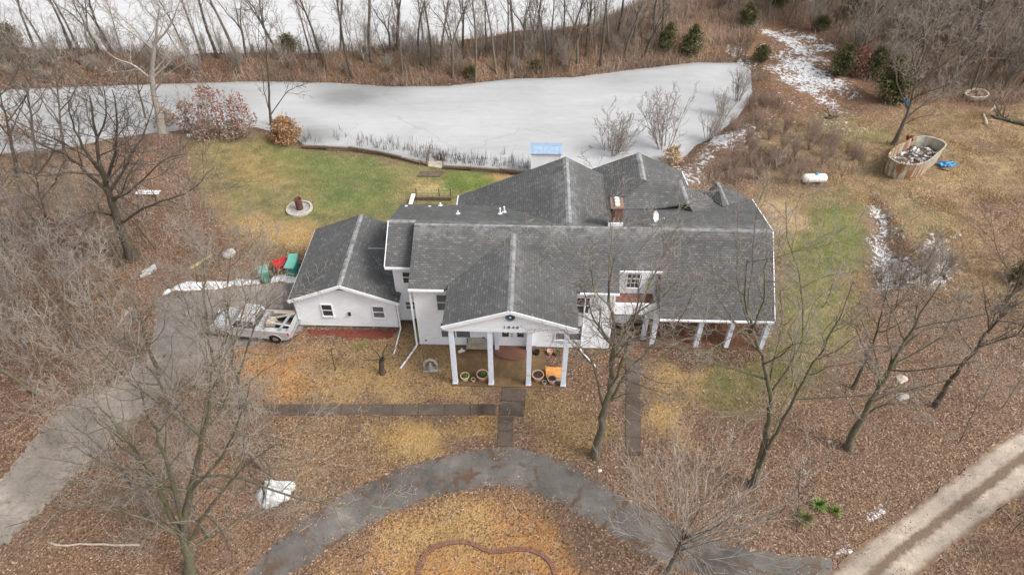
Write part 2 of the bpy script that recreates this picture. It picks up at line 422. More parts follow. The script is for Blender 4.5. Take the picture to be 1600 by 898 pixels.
M['yellow'] = simple('mossy_yellow_board', (0.42, 0.38, 0.16), 0.8, 0.3)
M['emblem'] = simple('slate_blue_paint', (0.10, 0.16, 0.21), 0.5, 0.2)
M['leaffloor'] = simple('leaf_stained_boards', (0.22, 0.10, 0.075), 0.9, 0.6, 5, bump=0.3)
M['porchfloor'] = None
M['bark_dark'] = mat_bark('dark_oak_bark', (0.045, 0.036, 0.030), (0.13, 0.105, 0.085), 0.25)
M['bark_moss'] = mat_bark('mossy_grey_bark', (0.07, 0.06, 0.045), (0.20, 0.175, 0.135), 0.7)
M['bark_grey'] = mat_bark('grey_brown_bark', (0.085, 0.066, 0.055), (0.22, 0.18, 0.15), 0.15)
M['bark_pale'] = mat_bark('pale_flaking_bark', (0.20, 0.17, 0.14), (0.48, 0.44, 0.39))
M['twig_grey'] = simple('grey_twigs', (0.265, 0.225, 0.19), 0.9, 0.3, 1.2)
M['twig_pale'] = simple('pale_twigs', (0.36, 0.315, 0.27), 0.9, 0.3, 1.2)
M['twig_red'] = simple('reddish_twigs', (0.33, 0.235, 0.19), 0.9, 0.3, 1.2)
M['twig_dark'] = simple('brown_twigs', (0.13, 0.098, 0.08), 0.9, 0.3, 1.2)
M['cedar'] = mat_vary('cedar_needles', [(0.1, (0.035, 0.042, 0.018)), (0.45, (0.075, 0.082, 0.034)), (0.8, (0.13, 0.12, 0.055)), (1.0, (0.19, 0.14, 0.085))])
M['redleaf'] = mat_vary('dry_red_leaves', [(0.1, (0.12, 0.05, 0.04)), (0.5, (0.22, 0.095, 0.07)), (0.9, (0.33, 0.17, 0.12))])
M['brownleaf'] = mat_vary('dry_brown_leaves', [(0.1, (0.14, 0.075, 0.04)), (0.5, (0.28, 0.15, 0.075)), (0.9, (0.40, 0.25, 0.14))])
M['brush'] = mat_vary('dead_brush', [(0.05, (0.11, 0.076, 0.058)), (0.35, (0.23, 0.165, 0.128)), (0.65, (0.33, 0.25, 0.19)), (1.0, (0.46, 0.38, 0.30))])
M['drygrass'] = mat_vary('dry_grass', [(0.05, (0.17, 0.11, 0.055)), (0.5, (0.37, 0.24, 0.115)), (1.0, (0.54, 0.41, 0.235))])
M['greengrass'] = mat_vary('lawn_grass', [(0.05, (0.085, 0.10, 0.036)), (0.5, (0.16, 0.17, 0.066)), (1.0, (0.34, 0.28, 0.13))])
M['leaf_litter'] = mat_vary('fallen_leaves', [(0.05, (0.05, 0.032, 0.025)), (0.4, (0.145, 0.083, 0.052)), (0.75, (0.26, 0.155, 0.093)), (1.0, (0.50, 0.39, 0.28))], 0.5)
M['yucca'] = mat_vary('yucca_green', [(0.05, (0.06, 0.11, 0.02)), (0.6, (0.15, 0.24, 0.05)), (1.0, (0.30, 0.34, 0.12))])
M['mulch'] = simple('red_bark_mulch', (0.165, 0.048, 0.032), 0.95, 0.6, 12, bump=0.8)
M['reed'] = mat_vary('dead_reeds', [(0.1, (0.05, 0.04, 0.03)), (0.6, (0.14, 0.11, 0.085)), (1.0, (0.30, 0.24, 0.17))])

# ------------------------------------------------------------------ object helpers
def tag(o, label=None, cat=None, group=None, kind=None):
    if label: o['label'] = label
    if cat: o['category'] = cat
    if group: o['group'] = group
    if kind: o['kind'] = kind
    return o
def empty(name, loc=(0, 0, 0), rz=0.0):
    o = bpy.data.objects.new(name, None); COL.objects.link(o)
    o.location = loc; o.rotation_euler = (0, 0, rz); o.empty_display_size = 0.2
    return o
def mesh_obj(name, me, mat, parent=None):
    o = bpy.data.objects.new(name, me); COL.objects.link(o)
    if mat is not None and not me.materials: me.materials.append(mat)
    if parent is not None: o.parent = parent
    return o
class MB:
    """collects shapes for ONE mesh object"""
    def __init__(s): s.v = []; s.f = []
    def add(s, vs, fs):
        k = len(s.v); s.v += [tuple(p) for p in vs]; s.f += [tuple(i + k for i in f) for f in fs]; return s
    def box(s, x0, x1, y0, y1, z0, z1):
        return s.add([(x0, y0, z0), (x1, y0, z0), (x1, y1, z0), (x0, y1, z0), (x0, y0, z1), (x1, y0, z1), (x1, y1, z1), (x0, y1, z1)],
                     [(0, 3, 2, 1), (4, 5, 6, 7), (0, 1, 5, 4), (1, 2, 6, 5), (2, 3, 7, 6), (3, 0, 4, 7)])
    def bar(s, p, q, w, h, up=(0, 0, 1)):
        p = Vector(p); q = Vector(q); d = (q - p).normalized(); u = Vector(up)
        if abs(d.dot(u)) > 0.98: u = Vector((0, 1, 0))
        a = d.cross(u).normalized() * (w / 2); b = a.cross(d).normalized() * (h / 2)
        vs = [p - a - b, p + a - b, p + a + b, p - a + b, q - a - b, q + a - b, q + a + b, q - a + b]
        return s.add(vs, [(0, 1, 2, 3), (7, 6, 5, 4), (0, 4, 5, 1), (1, 5, 6, 2), (2, 6, 7, 3), (3, 7, 4, 0)])
    def tube(s, pts, rad, n=8, cap=True):
        pts = [Vector(p) for p in pts]; k = len(pts)
        if not isinstance(rad, (list, tuple)): rad = [rad] * k
        vs = []
        ref = None
        for i, p in enumerate(pts):
            d = (pts[min(i + 1, k - 1)] - pts[max(i - 1, 0)]).normalized()
            if ref is None:
                ref = Vector((0, 0, 1)) if abs(d.z) < 0.9 else Vector((1, 0, 0))
            a = (ref - d * ref.dot(d)).normalized(); ref = a; b = d.cross(a)
            for j in range(n):
                t = 2 * math.pi * j / n
                vs.append(p + (a * math.cos(t) + b * math.sin(t)) * rad[i])
        fs = [(i * n + j, i * n + (j + 1) % n, (i + 1) * n + (j + 1) % n, (i + 1) * n + j) for i in range(k - 1) for j in range(n)]
        if cap: fs += [tuple(range(n - 1, -1, -1)), tuple((k - 1) * n + j for j in range(n))]
        return s.add(vs, fs)
    def lathe(s, prof, c=(0, 0, 0), n=20, axis='z'):
        vs = []
        for r, h in prof:
            for j in range(n):
                t = 2 * math.pi * j / n
                x, y = r * math.cos(t), r * math.sin(t)
                vs.append({'z': (c[0] + x, c[1] + y, c[2] + h), 'y': (c[0] + x, c[1] + h, c[2] + y), 'x': (c[0] + h, c[1] + x, c[2] + y)}[axis])
        k = len(prof)
        fs = [(i * n + j, i * n + (j + 1) % n, (i + 1) * n + (j + 1) % n, (i + 1) * n + j) for i in range(k - 1) for j in range(n)]
        return s.add(vs, fs)
    def prism(s, poly, a0, a1, axis='y'):
        """polygon extruded; poly given as (u, w); axis is the extrusion axis"""
        n = len(poly)
        def P(u, w, a): return {'y': (u, a, w), 'x': (a, u, w), 'z': (u, w, a)}[axis]
        vs = [P(u, w, a0) for u, w in poly] + [P(u, w, a1) for u, w in poly]
        fs = [tuple(range(n)), tuple(range(2 * n - 1, n - 1, -1))] + [(i, i + n, (i + 1) % n + n, (i + 1) % n) for i in range(n)]
        return s.add(vs, fs)
    def slab(s, pts, t=0.12):
        """roof plane: pts is the top outline; thickness straight down"""
        n = len(pts)
        vs = [tuple(p) for p in pts] + [(p[0], p[1], p[2] - t) for p in pts]
        fs = [tuple(range(n)), tuple(range(2 * n - 1, n - 1, -1))] + [(i, i + n, (i + 1) % n + n, (i + 1) % n) for i in range(n)]
        return s.add(vs, fs)
    def mesh(s, name, smooth=False):
        me = bpy.data.meshes.new(name); me.from_pydata(s.v, [], s.f)
        bm = bmesh.new(); bm.from_mesh(me); bmesh.ops.recalc_face_normals(bm, faces=bm.faces); bm.to_mesh(me); bm.free()
        if smooth: me.polygons.foreach_set('use_smooth', [True] * len(me.polygons))
        me.update(); return me
    def build(s, name, mat, parent=None, smooth=False, bevel=0.0):
        me = s.mesh(name, smooth)
        if bevel:
            bm = bmesh.new(); bm.from_mesh(me)
            bmesh.ops.bevel(bm, geom=list(bm.edges), offset=bevel, segments=2, affect='EDGES', clamp_overlap=True)
            bm.to_mesh(me); bm.free()
        return mesh_obj(name, me, mat, parent)

def fast_mesh(name, V, F, attr=None, smooth=False):
    """V (n,3) and F (m,k) numpy arrays"""
    me = bpy.data.meshes.new(name)
    k = F.shape[1]
    me.vertices.add(len(V)); me.vertices.foreach_set('co', np.ascontiguousarray(V, np.float32).ravel())
    me.loops.add(F.size); me.loops.foreach_set('vertex_index', np.ascontiguousarray(F, np.int32).ravel())
    me.polygons.add(len(F)); me.polygons.foreach_set('loop_start', np.arange(0, F.size, k, dtype=np.int32))
    try: me.polygons.foreach_set('loop_total', np.full(len(F), k, np.int32))
    except Exception: pass
    if smooth: me.polygons.foreach_set('use_smooth', np.ones(len(F), bool))
    if attr:
        for nm, (dom, arr) in attr.items():
            if arr.ndim == 1:
                a = me.attributes.new(nm, 'FLOAT', dom); a.data.foreach_set('value', arr.astype(np.float32))
            else:
                a = me.attributes.new(nm, 'FLOAT_COLOR', dom); a.data.foreach_set('color', arr.astype(np.float32).ravel())
    me.update(calc_edges=True); me.validate()
    return me

# ------------------------------------------------------------------ ground
def axis(fine0, fine1, step, out0, out1):
    a = [fine0]; s = step
    while a[0] > out0: s *= 1.18; a.insert(0, a[0] - s)
    b = list(np.arange(fine0 + step, fine1, step)); s = step
    b.append(fine1)
    while b[-1] < out1: s *= 1.18; b.append(b[-1] + s)
    return np.array(a + b)
gx = axis(-46, 46, 0.24, -420, 420)
gy = axis(12, 92, 0.24, -160, 520)
GX, GY = np.meshgrid(gx, gy)
GZ = height(GX, GY)

def wob(X, Y, s=1.0):
    return 0.5 * s * (np.sin(X * 1.7 + Y * 0.9) + np.sin(Y * 2.3 - X * 0.7 + 1.0) * 0.7 + np.sin(X * 4.1 - Y * 3.3) * 0.4 + np.sin(X * 0.45 + Y * 0.6 + 2) * 1.2)
WX = wob(GX, GY)
zone = np.zeros(GX.shape + (4,)); zone[..., :3] = (0.185, 0.128, 0.09); zone[..., 3] = 1
mask = np.zeros(GX.shape + (4,)); mask[..., 3] = 1
mask[..., 0] = 0.62                                       # leaf litter everywhere to begin with
def paint(pts, col=None, leaf=None, snow=None, grass=None, soft=1.2, wobble=0.8, px=True, amt=1.0):
    P = poly_px(pts) if px else pts
    P = np.array(P); lo = P.min(0) - 4 - soft; hi = P.max(0) + 4 + soft
    iy = np.where((gy > lo[1]) & (gy < hi[1]))[0]; ix = np.where((gx > lo[0]) & (gx < hi[0]))[0]
    if not len(iy) or not len(ix): return
    sl = np.ix_(iy, ix)
    d = sdist(P, GX[sl], GY[sl]) + WX[sl] * wobble
    w = (1 - sm(-soft, soft, d)) * amt
    if col is not None:
        z = zone[sl]; z[..., :3] = z[..., :3] * (1 - w[..., None]) + np.array(col) * w[..., None]; zone[sl] = z
    mk = mask[sl]
    for c, v in ((0, leaf), (1, snow), (2, grass)):
        if v is not None: mk[..., c] = mk[..., c] * (1 - w) + v * w
    mask[sl] = mk
TAN = (0.31, 0.205, 0.11); GOLD = (0.40, 0.262, 0.11); ORANGE = (0.385, 0.195, 0.075)
GREEN = (0.122, 0.168, 0.056); OLIVE = (0.205, 0.178, 0.085); DUST = (0.21, 0.155, 0.10); PINKB = (0.195, 0.135, 0.10)
# far: dam and wood floor
paint([(-400, 60), (1010, 0), (1700, -60), (1700, 215), (1180, 230), (1170, 95), (800, 125), (400, 130), (-400, 150)], (0.175, 0.100, 0.062), 0.62, 0, 0.15, 1.5)
paint([(380, 92), (760, 78), (900, 90), (740, 112), (400, 112)], (0.26, 0.155, 0.088), 0.45, 0, 0.4, 1.5)
paint([(1090, 45), (1190, 45), (1190, 105), (1090, 98), (1050, 85)], (0.27, 0.15, 0.072), 0.5, 0, 0.5, 2)
paint([(1450, -30), (1700, -30), (1700, 110), (1500, 60)], (0.24, 0.16, 0.115), 0.4, 0, 0.3, 4)
# right field
paint([(1180, 190), (1700, 150), (1700, 480), (1480, 470), (1390, 330), (1300, 300), (1200, 300)], (0.20, 0.145, 0.085), 0.42, 0, 0.7, 2)
paint([(1370, 270), (1600, 230), (1700, 300), (1500, 330), (1420, 320)], (0.25, 0.185, 0.105), 0.3, 0, 0.9, 2)
paint([(1490, 300), (1700, 280), (1700, 420), (1560, 400)], (0.17, 0.105, 0.075), 0.6, 0, 0.4, 3)
paint([(1290, 180), (1400, 200), (1390, 235), (1290, 215)], OLIVE, 0.3, 0, 0.7, 2)
paint([(1395, 320), (1480, 330), (1470, 380), (1410, 380)], OLIVE, 0.3, 0, 0.8, 1.5)
# left wood floor
paint([(-300, 230), (300, 215), (300, 300), (380, 420), (250, 460), (-300, 520)], (0.165, 0.098, 0.070), 0.75, 0, 0.1, 2)
paint([(-50, 240), (120, 240), (200, 300), (90, 330), (-50, 320)], (0.20, 0.14, 0.085), 0.45, 0, 0.4, 2)
# back lawn
paint([(290, 218), (440, 214), (480, 226), (560, 233), (650, 252), (700, 260), (835, 272), (860, 330), (600, 360), (480, 400), (440, 395), (390, 385), (350, 320), (305, 270)], OLIVE, 0.05, 0, 0.45, 1.2)
paint([(340, 230), (480, 240), (470, 290), (360, 290)], (0.225, 0.18, 0.075), 0.0, 0, 0.6, 2)
paint([(440, 232), (600, 240), (640, 270), (600, 330), (470, 350), (480, 290)], GREEN, 0.0, 0, 0.12, 2.5, amt=0.75)
paint([(680, 262), (820, 272), (740, 310), (700, 318), (660, 300)], (0.125, 0.18, 0.045), 0.0, 0, 0.1, 1.5, amt=0.9)
paint([(630, 278), (700, 282), (700, 304), (640, 302)], (0.40, 0.32, 0.13), 0.0, 0, 0.7, 1)
paint([(780, 268), (800, 268), (790, 282), (772, 282)], (0.40, 0.25, 0.11), 0.0, 0, 0.4, 0.8)
paint([(380, 350), (480, 345), (500, 375), (470, 392), (400, 395)], GOLD, 0.1, 0, 0.7, 1.5)
paint([(385, 395), (480, 395), (470, 440), (380, 440)], (0.15, 0.12, 0.07), 0.55, 0, 0.3, 1.5)
# side lawn on the right
paint([(1195, 300), (1290, 296), (1362, 318), (1366, 440), (1330, 540), (1240, 640), (1090, 650), (1020, 640), (1010, 560), (1215, 515)], (0.21, 0.165, 0.080), 0.18, 0, 0.6, 1.6)
paint([(1290, 305), (1350, 325), (1355, 400), (1290, 450), (1240, 420), (1270, 350)], (0.135, 0.172, 0.056), 0.0, 0, 0.15, 2.0, amt=0.85)
paint([(1220, 340), (1310, 420), (1310, 530), (1230, 600), (1212, 480)], (0.155, 0.165, 0.062), 0.10, 0, 0.3, 2.0, amt=0.85)
paint([(1195, 315), (1255, 320), (1250, 350), (1205, 372)], (0.38, 0.28, 0.18), 0.1, 0, 0.8, 1)
paint([(1090, 555), (1280, 545), (1250, 660), (1110, 640)], (0.165, 0.16, 0.060), 0.20, 0, 0.4, 1.6)
paint([(1010, 570), (1080, 585), (1075, 690), (1010, 680)], GOLD, 0.20, 0, 0.6, 1.2)
# front lawns
paint([(460, 525), (640, 520), (715, 545), (716, 612), (780, 612), (780, 634), (430, 634), (440, 560)], TAN, 0.25, 0, 0.55, 0.8)
paint([(520, 560), (600, 550), (660, 580), (700, 612), (560, 626), (500, 600)], GOLD, 0.15, 0, 0.7, 1.4, amt=0.8)
paint([(370, 540), (470, 530), (500, 600), (420, 634), (380, 600)], ORANGE, 0.35, 0, 0.4, 1.4)
paint([(545, 535), (565, 535), (565, 555), (545, 555)], (0.16, 0.18, 0.05), 0.0, 0, 0.0, 0.7)
paint([(560, 650), (782, 650), (778, 690), (680, 712), (600, 735), (560, 740)], (0.30, 0.185, 0.068), 0.30, 0, 0.5, 0.9)
paint([(620, 665), (700, 660), (690, 700), (620, 708)], GOLD, 0.05, 0, 0.6, 1.0)
paint([(430, 650), (560, 650), (590, 730), (440, 800)], (0.22, 0.15, 0.085), 0.5, 0, 0.4, 1.2)
paint([(810, 608), (890, 608), (940, 660), (925, 720), (830, 695)], (0.22, 0.155, 0.068), 0.38, 0, 0.4, 1)
paint([(500, 890), (620, 800), (760, 770), (860, 800), (900, 900), (880, 940), (480, 940)], ORANGE, 0.33, 0, 0.35, 1.2)
paint([(600, 820), (760, 790), (770, 830), (640, 890), (560, 898)], GOLD, 0.22, 0, 0.5, 1.4, amt=0.8)
# darker beds and worn soil
paint([(895, 550), (1010, 540), (1015, 600), (900, 610)], (0.16, 0.095, 0.055), 0.6, 0, 0.2, 0.9)
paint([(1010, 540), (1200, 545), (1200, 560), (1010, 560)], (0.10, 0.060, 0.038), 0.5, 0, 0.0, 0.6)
paint([(1180, 640), (1600, 560), (1600, 680), (1300, 880), (1180, 860)], PINKB, 0.72, 0, 0.1, 2)
paint([(1500, 860), (1600, 770), (1700, 790), (1600, 940), (1480, 940)], (0.20, 0.125, 0.08), 0.6, 0, 0.5, 1.2)
paint([(-60, 560), (110, 600), (60, 690), (0, 760), (-60, 760)], (0.17, 0.095, 0.075), 0.85, 0, 0, 1.2)
paint([(60, 850), (280, 640), (420, 700), (440, 860), (380, 940), (0, 940)], (0.22, 0.13, 0.08), 0.66, 0, 0.2, 1.5)
# snow that has not melted
paint([(1185, 45), (1235, 48), (1300, 75), (1310, 120), (1335, 170), (1325, 195), (1260, 160), (1215, 140), (1205, 95)], None, 0.3, 0.68, None, 3.8, 1.8)
paint([(1130, 195), (1200, 188), (1200, 215), (1130, 235), (1085, 270), (1062, 285), (1075, 245)], None, None, 0.70, None, 2.2, 1.0)
paint([(1060, 255), (1100, 240), (1130, 260), (1090, 285)], None, None, 0.5, None, 1.0, 0.6)
paint([(1170, 180), (1290, 165), (1290, 240), (1180, 240)], None, None, 0.30, None, 2.0, 1.0)
paint([(1290, 170), (1340, 180), (1330, 240), (1290, 230)], None, None, 0.36, None, 1.2, 0.6)
paint([(1245, 225), (1340, 235), (1370, 265), (1300, 260)], None, None, 0.30, None, 1.2, 0.6)
paint([(1130, 80), (1160, 70), (1165, 95), (1140, 100)], None, None, 0.5, None, 0.8, 0.6)
paint([(1366, 315), (1385, 325), (1402, 360), (1398, 390), (1380, 400), (1366, 380)], (0.10, 0.09, 0.085), 0.3, 0.74, None, 1.1, 0.6)
paint([(1365, 400), (1420, 410), (1430, 450), (1370, 455)], (0.12, 0.10, 0.09), 0.5, 0.66, None, 1.1, 0.6)
paint([(1440, 365), (1495, 365), (1490, 450), (1420, 460)], None, None, 0.66, None, 1.2, 0.6)
paint([(1345, 800), (1385, 785), (1390, 800), (1355, 830)], None, None, 0.72, None, 0.3, 0.1)
paint([(1300, 855), (1330, 845), (1335, 865), (1305, 872)], None, None, 0.62, None, 0.3, 0.1)
# wet dark margin right at the pond
d1 = np.minimum(sdist(POND, GX, GY), sdist(FARPOND, GX, GY))
w = (1 - sm(0.2, 1.1, d1 + 0.35 * WX))[..., None]
zone[..., :3] = zone[..., :3] * (1 - w) + np.array((0.085, 0.058, 0.042)) * w

ny, nx = GX.shape
V = np.stack([GX, GY, GZ], -1).reshape(-1, 3)
ii = (np.arange(ny - 1)[:, None] * nx + np.arange(nx - 1)[None, :]).ravel()
F = np.stack([ii, ii + 1, ii + nx + 1, ii + nx], -1)
me = fast_mesh('ground', V, F, {'zone': ('POINT', zone.reshape(-1, 4)), 'mask': ('POINT', mask.reshape(-1, 4))}, True)
tag(mesh_obj('ground', me, mat_ground()), kind='structure')

# ------------------------------------------------------------------ frozen ponds
def pond(name, poly, mat, step, melts):
    P = np.array(poly)
    xs = np.arange(P[:, 0].min() - 3, P[:, 0].max() + 3, step); ys = np.arange(P[:, 1].min() - 3, P[:, 1].max() + 3, step)
    X, Y = np.meshgrid(xs, ys); ny, nx = X.shape
    d = sdist(poly, X, Y)
    keep = (d < step * 3)
    mel = 0.55 * sm(-0.9, 0.1, d)
    for (mx, my, r, a) in melts:
        mel = np.maximum(mel, a * np.exp(-(((X - mx) / r) ** 2 + ((Y - my) / (r * 0.6)) ** 2)))
    ii = (np.arange(ny - 1)[:, None] * nx + np.arange(nx - 1)[None, :]).ravel()
    F = np.stack([ii, ii + 1, ii + nx + 1, ii + nx], -1)
    F = F[keep.ravel()[F].any(1)]
    used, inv = np.unique(F, return_inverse=True); F = inv.reshape(F.shape)
    V = np.stack([X, Y, np.full(X.shape, WATER)], -1).reshape(-1, 3)[used]
    me = fast_mesh(name, V, F, {'melt': ('POINT', mel.ravel()[used])})
    tag(mesh_obj(name, me, mat), kind='structure')
def mp(px, py, r, a): x, y = gp(px, py, WATER); return (x, y, r, a)
pond('frozen_pond', POND, mat_ice('pond_ice', (0.405, 0.407, 0.41), (0.30, 0.305, 0.305), 3.0), 0.45,
     [mp(545, 150, 3.6, 1.2), mp(570, 138, 5.0, 0.8), mp(478, 212, 2.8, 1.2), mp(300, 150, 7, 0.45), mp(100, 180, 9, 0.5), mp(950, 118, 5, 0.35), mp(1140, 180, 3, 0.4), mp(470, 190, 2.2, 0.4), mp(1165, 115, 2, 0.4)])
pond('far_pond', FARPOND, mat_ice('far_pond_ice', (0.475, 0.475, 0.475), (0.42, 0.423, 0.43), 40.0), 1.2, [])

# ------------------------------------------------------------------ drives, tracks and walks
ROADS = []
def strip(name, left, right, mat, n=60, m=14, z=0.02, jag=0.15, kind='structure', fray=True):
    """sheet between two edge lines given as photo points on the ground"""
    ROADS.append(poly_px(left) + poly_px(right)[::-1])
    def resample(pts):
        P = np.array(poly_px(pts)); s = np.r_[0, np.cumsum(np.hypot(*np.diff(P, axis=0).T))]
        t = np.linspace(0, s[-1], n)
        Q = np.stack([np.interp(t, s, P[:, 0]), np.interp(t, s, P[:, 1])], -1)
        for _ in range(2 if n > 12 else 0):
            Q[1:-1] = 0.25 * Q[:-2] + 0.5 * Q[1:-1] + 0.25 * Q[2:]
        return Q
    L, R = resample(left), resample(right)
    s = np.linspace(0, 1, m)
    XY = L[:, None] * (1 - s)[None, :, None] + R[:, None] * s[None, :, None]
    j = NP.normal(0, jag, (n, 2))
    W = (R - L) / np.maximum(np.hypot(*(R - L).T)[:, None], 1e-6)
    XY[:, 0] += W * j[:, :1]; XY[:, -1] += W * j[:, 1:]
    Z = height(XY[..., 0], XY[..., 1]) + z
    V = np.concatenate([XY, Z[..., None]], -1).reshape(-1, 3)
    ii = (np.arange(n - 1)[:, None] * m + np.arange(m - 1)[None, :]).ravel()
    F = np.stack([ii, ii + 1, ii + m + 1, ii + m], -1)
    e = np.repeat(np.abs(2 * s - 1)[None], n, 0).ravel(); sd = np.repeat(s[None], n, 0).ravel()
    me = fast_mesh(name, V, F, {'edge': ('POINT', e), 'side': ('POINT', sd)})
    return tag(mesh_obj(name, me, mat), kind=kind)
A_ASPH = mat_pave('worn_asphalt', (0.138, 0.125, 0.113), 0.02, 0.95, 0.9)
strip('driveway', [(330, 940), (380, 898), (440, 838), (500, 793), (560, 758), (620, 732), (680, 714), (740, 702), (800, 697), (850, 705), (900, 727), (960, 765), (1020, 800), (1090, 832), (1160, 855), (1230, 866), (1300, 872)],
      [(400, 960), (460, 898), (510, 862), (560, 830), (610, 802), (660, 782), (710, 768), (760, 760), (805, 760), (850, 775), (890, 797), (940, 827), (990, 856), (1050, 886), (1110, 905), (1200, 912), (1300, 905)],
      A_ASPH, 140, 18, 0.014, 0.06)
strip('side_driveway', [(-80, 800), (0, 752), (20, 725), (48, 690), (75, 655), (95, 640), (140, 615), (190, 590), (225, 560), (240, 520), (246, 468)],
      [(-80, 960), (0, 858), (60, 800), (120, 745), (180, 690), (225, 648), (262, 615), (300, 585), (330, 565), (360, 545), (385, 535)],
      mat_pave('side_drive_concrete', (0.25, 0.218, 0.185), -0.08, 0.9, 0.35), 90, 16, 0.010, 0.10)
strip('parking_pad', [(246, 466), (300, 455), (380, 447), (465, 440)], [(246, 560), (300, 556), (385, 543), (474, 516)],
      mat_pave('pad_concrete', (0.215, 0.190, 0.175), -0.12, 0.9, 0.25), 30, 14, 0.016, 0.04)
strip('gravel_road', [(1190, 1000), (1285, 905), (1330, 862), (1400, 812), (1470, 758), (1540, 705), (1610, 655), (1760, 560)],
      [(1350, 1000), (1428, 905), (1492, 852), (1548, 810), (1610, 763), (1680, 712), (1740, 668), (1860, 580)],
      mat_pave('crushed_limestone', (0.37, 0.31, 0.25), -0.10, 0.95, 0, True), 90, 26, 0.022, 0.10)
A_WALK = mat_pave('old_walk_concrete', (0.115, 0.090, 0.072), 0.02, 0.85, 0.15)
def slabs(name, a, b, width, nslab, label, z=0.05):
    """a concrete walk cast in bays with open joints"""
    a = Vector((*a, 0)); b = Vector((*b, 0)); d = (b - a); L = d.length; d.normalize(); nrm = Vector((-d.y, d.x, 0)) * (width / 2)
    mbs = MB(); g = 0.025
    for i in range(nslab):
        p = a + d * (L * i / nslab + g); q = a + d * (L * (i + 1) / nslab - g)
        zz = z + random.uniform(-0.008, 0.012)
        v = [p - nrm, q - nrm, q + nrm, p + nrm]
        mbs.add([(k.x, k.y, zz) for k in v] + [(k.x, k.y, -0.1) for k in v], [(0, 1, 2, 3), (0, 4, 5, 1), (1, 5, 6, 2), (2, 6, 7, 3), (3, 7, 4, 0)])
    return tag(mbs.build(name, A_WALK), kind='structure')
slabs('front_path', gp(804, 606), gp(799, 650), 1.42, 2, '')
slabs('front_path', gp(791, 651), gp(789, 698), 0.82, 2, '')
slabs('cross_path', gp(412, 640), gp(775, 640), 0.75, 9, '')
slabs('porch_path', gp(988, 560), gp(990, 712), 0.85, 6, '', 0.03)

# ------------------------------------------------------------------ the house
HOUSE_YAW = math.radians(-1.75)
HX, HY = 0.0, 28.55
house = tag(empty('house', (HX, HY, 0), HOUSE_YAW), 'large white two-storey house with grey shingle roofs and a columned portico', 'house')
HC, HS = math.cos(HOUSE_YAW), math.sin(HOUSE_YAW)
def hw(u, v): return HX + u * HC - v * HS, HY + u * HS + v * HC      # house plan -> world

def siding_front(mb, v, z0, z1, left, right, lap=0.21, proud=0.038):
    """lap boards on a wall that faces -v; left/right give the wall edges at height z"""
    z = z0
    while z < z1 - 0.01:
        t = min(z + lap, z1)
        a0, a1, b0, b1 = left(z), right(z), left(t), right(t)
        if a1 - a0 > 0.03:
            mb.add([(a0, v - proud, z), (a1, v - proud, z), (b1, v, t), (b0, v, t), (a0, v, z), (a1, v, z)],
                   [(0, 1, 2, 3), (4, 5, 1, 0)])
        z = t
def wall_front(name, u0, u1, v, z0, z1, parent=house):
    mb = MB(); mb.box(u0, u1, v + 0.002, v + 0.16, z0, z1)
    siding_front(mb, v, z0, z1, lambda z: u0, lambda z: u1)
    return mb.build(name, M['siding'], parent)
def wall_side(name, u, v0, v1, z0, z1, s, parent=house, lap=0.2):
    mb = MB(); mb.box(min(u, u - s * 0.16), max(u, u - s * 0.16), v0, v1, z0, z1)
    z = z0
    while z < z1 - 0.01:
        t = min(z + lap, z1)
        mb.add([(u + s * 0.038, v0, z), (u + s * 0.038, v1, z), (u + s * 0.003, v1, t), (u + s * 0.003, v0, t)], [(0, 1, 2, 3)]); z = t
    return mb.build(name, M['siding'], parent)

RZ, RV = 6.75, 3.62                                        # main ridge height and line
ES = (RZ - 5.15) / (RV + 0.3)
def zmain(v): return 5.15 + ES * (v + 0.3)
MU0, MU1 = -5.95, 6.05
# --- walls
wall_front('main_wall', -5.75, 6.0, 0.0, 0.12, 5.0)
wall_side('side_wall', -5.75, 0.01, 7.8, 0.12, 5.0, -1)
wall_side('side_wall', 6.0, 0.01, 2.2, 0.12, 5.0, 1)
wall_front('link_wall', -7.3, -5.95, 2.05, 0.12, 5.0)
wall_side('side_wall', -7.3, 2.06, 7.8, 2.2, 5.0, -1)
wall_front('balcony_wall', 6.17, 8.75, 2.2, 0.12, 5.6)
MB().box(-7.2, 15.2, 8.0, 8.15, 0.1, 4.3).build('back_wall', M['siding'], house)
wall_front('porch_wall', 8.75, 15.4, 2.6, 0.12, 3.6)
wall_side('side_wall', 15.4, 2.6, 10.0, 0.12, 4.6, 1)
# porch end gable
MB().prism([(2.6, 3.6), (2.6, 4.6), (3.8, 6.4), (9.8, 4.35), (9.8, 3.6)], 15.3, 15.42, 'x').build('gable_wall', M['siding'], house)
# corner boards
for u, v, z1 in ((-5.76, 0, 4.9), (6.0, 0, 4.9), (-7.3, 2.05, 4.9)):
    s = 1 if u < 0 else -1
    MB().box(min(u, u + s * 0.12), max(u, u + s * 0.12), v - 0.055, v + 0.05, 0.12, z1).build('corner_board', M['white'], house)

MB().box(-5.93, 5.97, 0.02, 0.14, -0.15, 0.12).build('foundation', M['concrete'], house)

